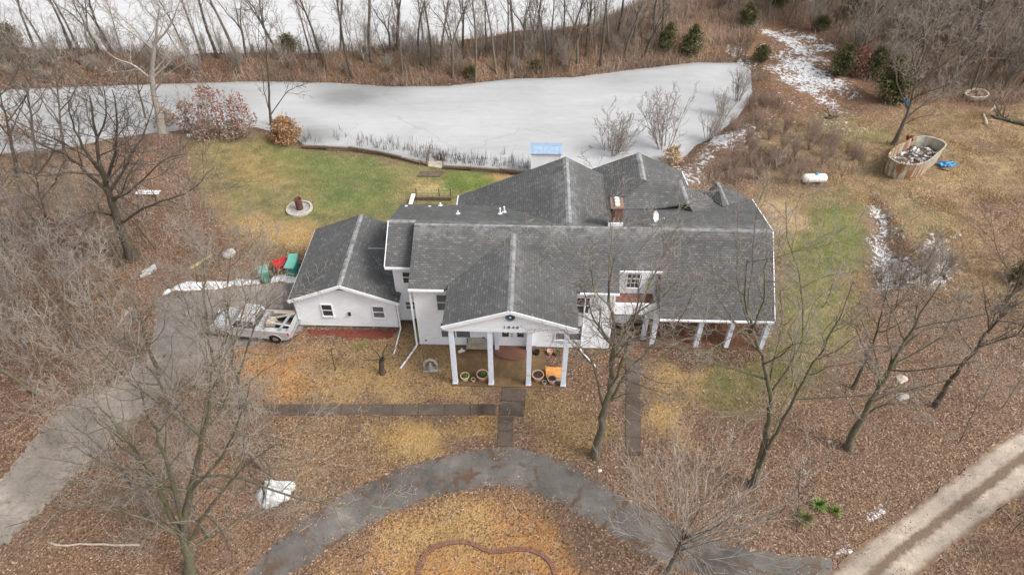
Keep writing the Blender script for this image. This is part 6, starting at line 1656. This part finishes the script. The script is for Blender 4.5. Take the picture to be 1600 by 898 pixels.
m_ = MB(); m_.prism([(-1.05, -0.35), (0.85, -0.4), (1.2, 0.35), (-0.8, 0.4)], 0.01, 0.07, 'z'); o = m_.build('ground_slab', simple('dark_wet_boards', (0.11, 0.085, 0.06), 0.9, 0.4, 5)); o.location = (x, y, z); tag(o, 'flat dark wooden hatch lying on the back lawn before the pond steps', 'hatch')
# timber edging along the shore
ed = poly_px([(472, 231), (545, 234), (585, 240), (625, 249), (655, 257), (668, 261)], -0.3); ed2 = poly_px([(692, 263), (735, 265), (780, 268), (826, 273)], -0.3)
def edging(E, label):
    m = MB(); rg = random.Random(3)
    for (a, b) in zip(E[:-1], E[1:]):
        L = math.hypot(b[0] - a[0], b[1] - a[1]); n = max(1, int(L / 1.6))
        for k in range(n):
            p = [a[c] + (b[c] - a[c]) * k / n for c in (0, 1)]; q = [a[c] + (b[c] - a[c]) * (k + 1.05) / n for c in (0, 1)]
            m.bar((p[0], p[1] + rg.uniform(-0.1, 0.1), rg.uniform(-0.18, -0.06)), (q[0], q[1] + rg.uniform(-0.1, 0.1), rg.uniform(-0.18, -0.06)), 0.18, 0.2)
            if rg.random() < 0.7: m.bar((p[0], p[1] + 0.25, -0.32), (q[0], q[1] + rg.uniform(0.15, 0.35), -0.34), 0.13, 0.14)
    tag(m.build('timber_edging', M['wood']), label, 'edging')
edging(ed, 'long dark timber edging along the lawn shore left of the pond steps'); edging(ed2, 'short dark timber edging between the pond steps and the shed')
# raised bed and posts behind the house
x, y, z = site(640, 322)
rb = tag(empty('garden_bed', (x, y, z), math.radians(-1)), 'low timber garden bed with wire posts behind the two-storey wing', 'garden bed')
m_ = MB(); m_.box(0.2, 3.2, 0.72, 0.9, 0, 0.32); m_.box(0.05, 0.2, -1.2, 0.9, 0, 0.3); m_.build('timber', M['wood'], rb)
m_ = MB(); m_.bar((0.0, -1.0, 0.1), (0.25, 0.9, 0.5), 0.28, 0.1); m_.build('white_board', M['white'], rb)
for px in (0.45, 2.25, 3.15):
    p_ = MB(); p_.tube([(px, 1.0, 0), (px, 1.0, 1.0)], 0.025, 6); p_.build('post', M['dark'], rb)
m_ = MB()
for zz in (0.35, 0.65, 0.95): m_.tube([(0.45, 1.0, zz), (3.15, 1.0, zz)], 0.007, 4)
m_.build('wire', M['steel'], rb)

# ------------------------------------------------------------------ satellite dish on the roof
u, v = 8.35, 4.15
x, y = hw(u, v); z = RZ - 0.36 * (v - RV)
dsh = tag(empty('satellite_dish', (x, y, z - 0.03), HOUSE_YAW), 'pale satellite dish on a short mast on the roof ridge', 'satellite dish')
m_ = MB(); m_.tube([(0, 0, 0), (0, 0, 0.5), (0.0, -0.06, 0.62)], 0.03, 8); m_.box(-0.12, 0.12, -0.1, 0.1, 0.0, 0.04); m_.build('mast', M['steel'], dsh)
m_ = MB(); n_ = 24
rings = [(0.0, 0.0), (0.14, 0.012), (0.26, 0.045), (0.34, 0.085)]
vs, fs = [], []
ax = Vector((0.72, -0.55, 0.42)).normalized(); a_ = ax.cross(Vector((0, 0, 1))).normalized(); b_ = a_.cross(ax)
for r, h in rings:
    for k in range(n_):
        t = 2 * math.pi * k / n_; vs.append(tuple(Vector((0, -0.08, 0.75)) + ax * h + a_ * r * 0.85 * math.cos(t) + b_ * r * math.sin(t)))
fs = [(i * n_ + k, i * n_ + (k + 1) % n_, (i + 1) * n_ + (k + 1) % n_, (i + 1) * n_ + k) for i in range(3) for k in range(n_)]
m_.add(vs, fs); m_.build('reflector', simple('dish_grey', (0.62, 0.62, 0.62), 0.5, 0.05), dsh, True)
m_ = MB(); e_ = Vector((0, -0.08, 0.75)) + ax * 0.55 - b_ * 0.1; m_.tube([Vector((0, -0.08, 0.75)) - b_ * 0.33, e_], 0.014, 6); m_.bar(e_ - ax * 0.03, e_ + ax * 0.09, 0.07, 0.07); m_.build('feed_arm', M['steel'], dsh)

# ------------------------------------------------------------------ portico: pots, boards, bench, planks
def pot(uv, r, h, mat, label, fill='soil', plant=None):
    x, y = hw(*uv); root = tag(empty('flower_pot', (x, y, 0.062)), label, 'flower pot')
    m = MB(); m.lathe([(0, 0.0), (r * 0.62, 0.0), (r * 0.9, h * 0.82), (r, h * 0.84), (r * 1.02, h), (r * 0.86, h), (r * 0.84, h * 0.85)], (0, 0, 0), 28); m.build('pot', M[mat], root, False)
    m = MB(); m.lathe([(r * 0.845, h * 0.86), (0, h * 0.9)], (0, 0, 0), 24); m.build('soil', M[fill], root)
    if plant:
        V, F, rn = leaf_cloud(int(r * 1000), 240, 0.035, {'h': h * 1.15, 'z0': h * 0.88, 't': [0, 1], 'r': [r * 0.75, r * 0.4], 'lobes': 12}, 0.05)
        mesh_obj('plant', fast_mesh('plant', V, F, {'rnd': ('FACE', rn)}), M[plant], root)
pot((-2.72, -2.72), 0.27, 0.36, 'cream', 'cream flower pot with moss, just right of the leftmost column', 'soil', 'yucca')
pot((-2.22, -2.85), 0.13, 0.2, 'cream', 'tiny pale pot between the cream pot and the mossy terracotta pot', 'soil')
pot((-1.68, -2.62), 0.36, 0.42, 'terracotta', 'large terracotta pot filled with green moss left of the second column', 'soil', 'yucca')
pot((1.62, -2.55), 0.36, 0.42, 'terracotta', 'large terracotta pot of bare soil right of the third column', 'soil')
pot((2.0, -2.92), 0.14, 0.2, 'stone', 'small grey pot beside the large soil-filled terracotta pot', 'soil')
pot((2.45, -2.78), 0.27, 0.36, 'terracotta', 'pink terracotta pot in front of the orange board', 'soil')
x, y = hw(2.6, -2.35); m_ = MB(); m_.bar((-0.45, 0.42, 0.12), (-0.45, -0.28, 0.16), 0.02, 0.02)
m_ = MB(); m_.add([(-0.5, -0.3, 0.30), (0.5, -0.3, 0.30), (0.48, 0.42, 0.42), (-0.52, 0.42, 0.42)], [(0, 1, 2, 3)]); m_.add([(-0.5, -0.3, 0.26), (0.5, -0.3, 0.26), (0.48, 0.42, 0.38), (-0.52, 0.42, 0.38)], [(3, 2, 1, 0)])
m_ = MB(); m_.slab([(-0.5, -0.3, 0.32), (0.5, -0.3, 0.32), (0.48, 0.42, 0.44), (-0.52, 0.42, 0.44)], 0.04)
tb = tag(empty('plywood_table', (x, y, 0.0), HOUSE_YAW), 'bright orange board on a low white stand beside the rightmost column', 'board')
m_.build('board', M['plywood'], tb)
m_ = MB(); m_.box(-0.4, 0.4, -0.28, -0.2, 0.02, 0.275); m_.box(-0.42, 0.4, 0.30, 0.37, 0.02, 0.36); m_.build('stand', M['white'], tb)
x, y = hw(-2.05, -0.45); bn = tag(empty('bench', (x, y, 0.062), HOUSE_YAW), 'weathered slatted bench against the front wall left of the door', 'bench')
m_ = MB()
for k in range(4): m_.box(-0.75, 0.75, -0.22 + k * 0.12, -0.12 + k * 0.12, 0.40, 0.43)
m_.build('seat', M['palewood'], bn)
for k in range(3):
    pass
m_ = MB()
for k in range(3): m_.box(-0.75, 0.75, 0.27, 0.30, 0.5 + k * 0.12, 0.58 + k * 0.12)
m_.build('backrest', M['palewood'], bn)
for s in (-1, 1):
    for yy in (-0.2, 0.24): m_ = MB(); m_.box(s * 0.7 - 0.03, s * 0.7 + 0.03, yy - 0.03, yy + 0.03, 0, 0.398 if yy < 0 else 0.86); m_.build('leg', M['wood'], bn)
x, y = hw(-3.1, -0.55); m_ = MB(); m_.tube([(-0.2, -0.1, 0.1), (0.0, 0.0, 0.18), (0.22, 0.02, 0.12)], [0.09, 0.12, 0.06], 8); m_.tube([(0.0, 0, 0.2), (0.02, -0.05, 0.42)], [0.06, 0.05], 8); m_.tube([(-0.15, -0.08, 0.14), (-0.2, -0.2, 0.3)], [0.05, 0.04], 8)
o = m_.build('garden_ornament', M['tank'], None, True); o.location = (x, y, 0.0); tag(o, 'small white garden ornament at the wall beside the bench', 'ornament')
for k, (uu, vv, c) in enumerate(((2.35, -0.5, 'terracotta'), (2.75, -0.55, 'wood'), (1.55, -0.6, 'dark'))):
    x, y = hw(uu, vv); m_ = MB(); m_.lathe([(0, 0), (0.13, 0), (0.18, 0.3), (0.15, 0.3), (0.13, 0.22), (0, 0.22)], (0, 0, 0), 16); o = m_.build('small_planter', M[c]); o.location = (x, y, 0.06 if uu < 2.05 else 0.0)
    tag(o, ('pinkish small planter at the front wall right of the door', 'brown wooden planter at the front wall, farthest right of the door', 'black planter at the front wall beside the entry step')[k], 'planter')
# a strip of yellow tape stays on the third column
x, y = hw(1.06, -2.95); m_ = MB()
m_.box(-0.147, 0.147, -0.147, -0.142, 0.98, 1.06); o = m_.build('tape', simple('yellow_tape', (0.60, 0.50, 0.05), 0.5, 0.1)); o.location = (x, y, 0); o.rotation_euler = (0, 0, HOUSE_YAW); tag(o, 'strip of yellow tape stuck on the third portico column', 'tape')

# ------------------------------------------------------------------ front yard things
x, y, z = site(673, 577)
ar = tag(empty('garden_arch_ornament', (x, y, z), 0.1), 'grey stone garden shrine with a small figure on the front lawn', 'ornament')
m_ = MB(); m_.tube([(-0.36, 0, 0), (-0.38, 0.03, 0.45), (-0.27, 0.05, 0.72), (0, 0.06, 0.85), (0.27, 0.05, 0.72), (0.38, 0.03, 0.45), (0.36, 0, 0)], 0.085, 10); m_.build('arch', M['concrete'], ar, True)
m_ = MB(); m_.lathe([(0.17, 0), (0.16, 0.08), (0.13, 0.12), (0.15, 0.3), (0.12, 0.45), (0.06, 0.52), (0.085, 0.58), (0.08, 0.66), (0, 0.70)], (0, -0.08, 0), 16); m_.build('figure', M['concrete'], ar, True)
m_ = MB(); m_.prism([(-0.45, -0.22), (0.45, -0.22), (0.45, 0.2), (-0.45, 0.2)], -0.02, 0.06, 'z'); m_.build('base', M['concrete'], ar)
surveyed('cut_back_tree', (597, 583), [([(597, 583), (596, 570), (597, 560)], 0.20, 0.17, 0), ([(597, 562), (585, 548), (574, 535)], 0.07, 0.015, 6), ([(597, 562), (602, 545), (605, 535)], 0.07, 0.015, 4),
         ([(597, 562), (620, 558), (640, 555)], 0.05, 0.012, 3), ([(597, 562), (575, 562), (560, 558)], 0.05, 0.012, 3)], 0.3, 'dark', 'thick cut-back stump with a few bent shoots on the front lawn', 0.7, 61, 0.3, 'stump', 0.008)
surveyed('dead_sapling', (523, 578), [([(523, 578), (521, 562), (518, 545)], 0.05, 0.02, 4), ([(522, 570), (530, 560), (536, 548)], 0.03, 0.01, 3)], 0.05, 'dark', 'short dead sapling on the orange lawn in front of the garage', 0.6, 62, 0.3, 'sapling', 0.008)
x, y = hw(-6.15, 1.72); m_ = MB(); vs = []
for k in range(4):
    m_.tube([(0.24 * math.cos(t), -0.05 * k + 0.02 * math.sin(3 * t), 0.28 + 0.24 * math.sin(t)) for t in np.linspace(0, 6.28, 22)], 0.026, 6, False)
o = m_.build('hose_coil', simple('dark_red_hose', (0.12, 0.05, 0.045), 0.6, 0.4)); o.location = (x, y, 0.05); tag(o, 'coiled dark garden hose leaning on the wall beside the garage corner', 'hose')
x, y = hw(16.0, 1.6); m_ = MB(); rg = random.Random(4)
def scrap(name, loc, size, mat, label, cat, seed, h=0.3):
    r = np.random.default_rng(seed); n = 14; g = np.linspace(-1, 1, n); A, B = np.meshgrid(g, g)
    Z = h * np.abs(r.normal(0, 0.5, A.shape)) * (1 - 0.6 * (A ** 2 + B ** 2) / 2) + 0.02
    V = np.stack([A * size[0] + r.normal(0, 0.06, A.shape), B * size[1] + r.normal(0, 0.06, A.shape), Z], -1).reshape(-1, 3)
    ii = (np.arange(n - 1)[:, None] * n + np.arange(n - 1)[None, :]).ravel(); F = np.stack([ii, ii + 1, ii + n + 1, ii + n], -1)
    me = fast_mesh(name, V, F); o = mesh_obj(name, me, M[mat]); o.location = loc
    md = o.modifiers.new('thick', 'SOLIDIFY'); md.thickness = 0.012
    return tag(o, label, cat)
scrap('blue_tarp', (x, y, 1.05), (0.28, 0.35), 'blue', 'crumpled blue plastic hanging at the right end of the porch', 'tarp', 5, 0.5)
bx_ = MB(); bx_.box(-0.3, 0.3, -0.35, 0.35, 0, 1.04); o = bx_.build('wooden_crate', M['palewood'], None, bevel=0.02); o.location = (x, y, 0.0); tag(o, 'pale crate under the blue plastic at the porch end', 'crate')
x, y, z = site(1481, 258); scrap('blue_tarp', (x, y, z), (0.75, 0.35), 'blue', 'crumpled scrap of blue tarp on the ground right of the pool shell', 'tarp', 6, 0.25)
x, y, z = site(1414, 160); scrap('blue_tarp', (x, y, z), (0.3, 0.3), 'blue', 'small blue plastic scrap at the foot of the wide-crowned tree', 'tarp', 7, 0.3)
# brick border curving through the ring lawn
bd_ = poly_px([(652, 902), (655, 882), (663, 866), (678, 854), (700, 848), (726, 846), (744, 851), (756, 859), (772, 863), (792, 860), (812, 857), (832, 860), (850, 868), (862, 880), (868, 898), (870, 912)])
m_ = MB(); P = np.array(bd_); s_ = np.r_[0, np.cumsum(np.hypot(*np.diff(P, axis=0).T))]; tt = np.arange(0, s_[-1], 0.115)
QX, QY = np.interp(tt, s_, P[:, 0]), np.interp(tt, s_, P[:, 1])
for _ in range(4): QX[1:-1] = (QX[:-2] + QX[1:-1] + QX[2:]) / 3; QY[1:-1] = (QY[:-2] + QY[1:-1] + QY[2:]) / 3
for k in range(len(tt) - 1):
    a = Vector((QX[k], QY[k], 0.05 + rr.uniform(-0.012, 0.012))); b = Vector((QX[k + 1], QY[k + 1], a.z)); d = (b - a).normalized()
    m_.bar(a + d * 0.008, a + d * 0.100, 0.21, 0.09)
tag(m_.build('brick_border', simple('worn_border_brick', (0.20, 0.10, 0.07), 0.9, 0.4, 7)), 'curving low brick border in the lawn inside the paved ring', 'border')
# white plastic sheeting heap
x, y, z = site(430, 772)
hp = tag(empty('sheeting_heap', (x, y, z), math.radians(20)), 'crumpled heap of white plastic sheeting strapped down on the leaves beside the ring', 'sheeting')
n = 46; g = np.linspace(-1, 1, n); A, B = np.meshgrid(g, g); rho = np.sqrt(A ** 2 * 0.9 + B ** 2); th_ = np.arctan2(B, A)
edge_ = 0.84 + 0.05 * np.sin(3 * th_ + 1) + 0.04 * np.sin(5 * th_)
Hh = 0.42 * np.clip(1 - (rho / edge_) ** 2.4, 0, 1) + 0.26 * (1 - np.abs(np.sin(B * 5.5 + A * 1.6 + 0.6 * np.sin(A * 3)))) * (rho < 0.95) * (A > -0.35) + 0.10 * np.abs(np.sin(A * 7 - B * 3)) * (rho < 0.9) * (A < 0.1) + NP.normal(0, 0.012, A.shape)
ok_ = rho < edge_ * 1.02
V = np.stack([A * 1.12, B * 0.95, Hh + 0.02], -1).reshape(-1, 3); ii = (np.arange(n - 1)[:, None] * n + np.arange(n - 1)[None, :]).ravel()
F = np.stack([ii, ii + 1, ii + n + 1, ii + n], -1); F = F[ok_.ravel()[F].all(1)]; used_, inv_ = np.unique(F, return_inverse=True)
o = mesh_obj('sheet', fast_mesh('sheet', V[used_], inv_.reshape(F.shape)), M['tarp'], hp); md = o.modifiers.new('thick', 'SOLIDIFY'); md.thickness = 0.02
def hs_at(a, b): return float(Hh[int(np.clip((b + 1) / 2 * (n - 1), 0, n - 1)), int(np.clip((a + 1) / 2 * (n - 1), 0, n - 1))])
for pts in ([(-0.1, 0.85), (-0.2, 0.4), (-0.35, 0.0), (-0.5, -0.4), (-0.55, -0.75)], [(-0.5, 0.75), (-0.45, 0.3), (-0.42, -0.1), (-0.5, -0.4)]):
    m_ = MB(); m_.tube([(a * 1.12, b * 0.95, hs_at(a, b) + 0.06) for a, b in pts], 0.03, 6); m_.build('strap', M['dark'], hp)
# fallen pale log and branches bottom left
def log(a, b, r0, r1, mat, label, seed=1, twigs=0, cat='log', name='fallen_log'):
    xa, ya, za = site(*a); xb, yb, zb = site(*b); rg = random.Random(seed); n = 8; pts = []; rs = []
    for k in range(n + 1):
        t = k / n; pts.append((xa + (xb - xa) * t + rg.gauss(0, 0.03) - xa, ya + (yb - ya) * t + rg.gauss(0, 0.05) - ya, za + (zb - za) * t - za + r0 * 0.6 + abs(rg.gauss(0, 0.03)))); rs.append(r0 + (r1 - r0) * t)
    m = MB(); m.tube(pts, rs, 8)
    for k in range(twigs):
        i = rg.randint(2, n - 1); p = Vector(pts[i]); q = p + Vector((rg.uniform(-0.9, 0.9), rg.uniform(-0.5, 0.9), rg.uniform(0.1, 0.9))); q2 = q + Vector((rg.uniform(-0.6, 0.6), rg.uniform(-0.3, 0.6), rg.uniform(-0.1, 0.4)))
        m.tube([p, q, q2], [rs[i] * 0.6, rs[i] * 0.35, 0.012], 6)
    o = m.build(name, M[mat], None, True); o.location = (xa, ya, za); tag(o, label, cat)
log((72, 849), (218, 853), 0.045, 0.06, 'palewood', 'long straight bleached branch lying on the leaves at the bottom left', 1, 0, 'branch', 'fallen_branch')
log((1600, 196), (1548, 184), 0.24, 0.08, 'bark_dark', 'dark fallen trunk with broken boughs in the field at the right edge', 2, 7)
log((1540, 196), (1536, 180), 0.16, 0.1, 'palewood', 'pale broken stump piece beside the dark fallen trunk', 3, 3)
log((1290, 186), (1310, 183), 0.12, 0.08, 'bark_dark', 'dark rotten log at the lower tip of the snow patch', 4, 4)
log((1465, 264), (1482, 268), 0.05, 0.04, 'dark', 'thin dark pole on the ground below the blue tarp scrap', 5, 0, 'pole', 'pole')
# left wood litter
x, y, z = site(232, 308); m_ = MB()
for k in range(3): m_.bar((-0.95, k * 0.17, 0.32 + 0.02 * k), (0.95, k * 0.17, 0.34 + 0.02 * k), 0.10, 0.05)
wb = tag(empty('white_bench', (x, y, z), -0.05), 'low white slatted bench in the left wood behind the dark oak', 'bench'); m_.build('seat', M['white'], wb)
for s in (-1, 1): m_ = MB(); m_.box(s * 0.7 - 0.05, s * 0.7 + 0.05, 0.0, 0.34, -0.02, 0.29); m_.build('leg', M['concrete'], wb)
x, y, z = site(235, 426); m_ = MB(); m_.bar((-0.4, -0.25, 0.1), (0.4, 0.25, 0.35), 0.55, 0.12); m_.bar((-0.5, -0.45, 0.06), (0.1, -0.1, 0.12), 0.25, 0.1); o = m_.build('plastic_board', M['tarp']); o.location = (x, y, z); tag(o, 'broken white plastic panel in the leaves left of the snow bank', 'panel')
x, y, z = site(318, 412); m_ = MB(); m_.bar((-0.7, -0.6, 0.1), (0.45, 0.75, 0.2), 0.22, 0.08); o = m_.build('yellow_plank', M['yellow']); o.location = (x, y, z); tag(o, 'mossy yellow plank leaning in the brush above the snow bank', 'plank')
x, y, z = site(357, 398); rock('covered_pile', (357, 398), 0.55, 'concrete', 'grey covered pile in the brush at the corner of the back lawn', 'pile', None, 31, 0.7)
rock('snow_lump', (296, 212), 0.28, 'snow', 'lump of snow at the back lawn corner near the red-leaved trees', 'snow', None, 32, 0.5)

# ------------------------------------------------------------------ propane tank
x, y, z = site(1270, 286)
pt_ = tag(empty('propane_tank', (x, y, z), math.radians(2)), 'white cylindrical propane tank lying on the grass right of the house', 'tank')
m_ = MB(); prof = [(0.0, -1.02), (0.18, -0.99), (0.30, -0.90), (0.36, -0.76), (0.36, 0.76), (0.30, 0.90), (0.18, 0.99), (0.0, 1.02)]
m_.lathe(prof, (0, 0, 0.48), 26, 'x'); m_.build('tank_body', M['tank'], pt_, True)
m_ = MB(); m_.lathe([(0.13, 0.0), (0.13, 0.08), (0.09, 0.14), (0.0, 0.16)], (0.08, 0, 0.83), 18); m_.build('valve_dome', M['blue'], pt_, True)
for s in (-1, 1): m_ = MB(); m_.box(s * 0.55 - 0.08, s * 0.55 + 0.08, -0.28, 0.28, 0.0, 0.20); m_.build('foot', M['concrete'], pt_)

# ------------------------------------------------------------------ old fibreglass pool shell and a smaller basin
def shell(px_rim, rim_z, base_scale, base_px, wall_mat, name, label, cat, fill_z, fills):
    R_ = [gp(a, b, rim_z) for a, b in px_rim]; P = np.array(R_); n = 72
    s = np.r_[0, np.cumsum(np.hypot(*np.diff(np.vstack([P, P[:1]]), axis=0).T))]; t = np.linspace(0, s[-1], n, endpoint=False)
    Q = np.stack([np.interp(t, s, np.r_[P[:, 0], P[0, 0]]), np.interp(t, s, np.r_[P[:, 1], P[0, 1]])], -1)
    for _ in range(3): Q = (np.roll(Q, 1, 0) + 2 * Q + np.roll(Q, -1, 0)) / 4
    c = Q.mean(0); root = tag(empty(name, (c[0], c[1], 0)), label, cat); Q = Q - c
    def ring(k, z, off=0.0): return [(q[0] * k + off * q[0] / np.hypot(*q), q[1] * k + off * q[1] / np.hypot(*q), z) for q in Q]
    lev = [(base_scale * 0.93, 0.0), (base_scale, 0.10), ((base_scale + 1) / 2, rim_z * 0.5), (0.99, rim_z * 0.93)]
    vs = []; fs = []
    for k, z in lev: vs += ring(k, z)
    vs += ring(1.0, rim_z * 0.94, 0.07); vs += ring(1.0, rim_z, 0.07); vs += ring(0.985, rim_z, -0.03)
    for k, z in lev[::-1]: vs += ring(k, z + 0.02, -0.06)
    L = len(vs) // n
    fs = [(i * n + k, i * n + (k + 1) % n, (i + 1) * n + (k + 1) % n, (i + 1) * n + k) for i in range(L - 1) for k in range(n)] + [tuple(range((L - 1) * n, L * n))]
    m = MB(); m.add(vs, fs); m.build('shell', wall_mat, root)
    kf = base_scale + (1 - base_scale) * fill_z / rim_z
    r = np.random.default_rng(3); vs = [(0, 0, fill_z + 0.12)]; rr_ = 7; fs = []
    for i in range(1, rr_ + 1):
        for q in Q: vs.append((q[0] * kf * i / rr_ * 0.985, q[1] * kf * i / rr_ * 0.985, fill_z + 0.14 * math.sin(q[0] * i * 0.35 + 1) * math.sin(q[1] * i * 0.5) + float(r.normal(0, 0.04)) + 0.12 * (1 - i / rr_)))
    fs = [(0, 1 + k, 1 + (k + 1) % n) for k in range(n)] + [(1 + i * n + k, 1 + (i + 1) * n + k, 1 + (i + 1) * n + (k + 1) % n, 1 + i * n + (k + 1) % n) for i in range(rr_ - 1) for k in range(n)]
    m = MB(); m.add(vs, fs); m.build('debris', fills, root)
    return root, c
mm, nt, b_ = newmat('rust_streaked_fibreglass', 0.6, 0.3); N = NT(nt); P_ = N.pos()
mpn = N.n('ShaderNodeMapping'); N.l(P_, mpn.inputs[0]); mpn.inputs['Scale'].default_value = (2.6, 2.6, 0.22)
fs_ = N.noise(1.4, 6, 0.65, mpn.outputs[0]); f2 = N.noise(2.5, 6, 0.7, P_)
base_ = N.ramp(f2, [(0.3, (0.25, 0.235, 0.19)), (0.55, (0.42, 0.40, 0.33)), (0.75, (0.52, 0.50, 0.43))])
sx_ = N.n('ShaderNodeSeparateXYZ'); N.l(P_, sx_.inputs[0])
rl_ = N.n('ShaderNodeMapRange'); N.l(sx_.outputs[0], rl_.inputs[0]); rl_.inputs[1].default_value = 35.4; rl_.inputs[2].default_value = 33.2; rl_.inputs[3].default_value = 0.25; rl_.inputs[4].default_value = 1.0
N.l(N.mix(N.math('MULTIPLY', rl_.outputs[0], N.ramp(fs_, [(0.44, (0,)), (0.54, (0.95,))])), base_, (0.23, 0.105, 0.046)), b_.inputs['Base Color'])
md_, nt2, b2 = newmat('wet_debris_with_snow', 0.9, 0.2); N2 = NT(nt2); Pp = N2.pos()
N2.l(N2.ramp(N2.noise(2.4, 8, 0.7, Pp), [(0.40, (0.06, 0.045, 0.035)), (0.52, (0.14, 0.10, 0.075)), (0.57, (0.62, 0.62, 0.63)), (0.75, (0.74, 0.74, 0.76))]), b2.inputs['Base Color'])
N2.l(N2.bump(N2.noise(5, 6, 0.7, Pp), 0.8, 0.1), b2.inputs['Normal'])
pool, pc = shell([(1388, 244), (1393, 235), (1402, 229), (1408, 225), (1416, 223), (1421, 219), (1427, 214), (1445, 212), (1462, 215), (1474, 220), (1480, 226), (1474, 232), (1464, 240), (1456, 248), (1444, 254), (1428, 257), (1410, 256), (1397, 251)], 1.7, 0.93, None, mm, 'pool_shell', 'weathered rust-streaked swimming pool shell standing in the field, full of snowy debris', 'pool shell', 0.9, md_)
x, y = gp(1421, 218, 1.5); scrap('orange_cloth', (x, y, 1.42), (0.22, 0.22), 'red', 'faded orange-red cloth on the back rim of the pool shell', 'cloth', 9, 0.5).data.materials[0] = simple('faded_orange_cloth', (0.55, 0.16, 0.09), 0.8, 0.2)
bs, bc = shell([(1508, 146), (1512, 141), (1522, 138), (1534, 139), (1543, 143), (1546, 148), (1540, 151), (1526, 152), (1513, 150)], 0.5, 0.9, None, simple('dirty_cream_plastic', (0.50, 0.46, 0.38), 0.7, 0.2, 2), 'basin', 'pale low round basin at the wood edge right of the wide-crowned tree', 'basin', 0.3, simple('dry_weed_fill', (0.25, 0.19, 0.13), 0.9, 0.5, 5))
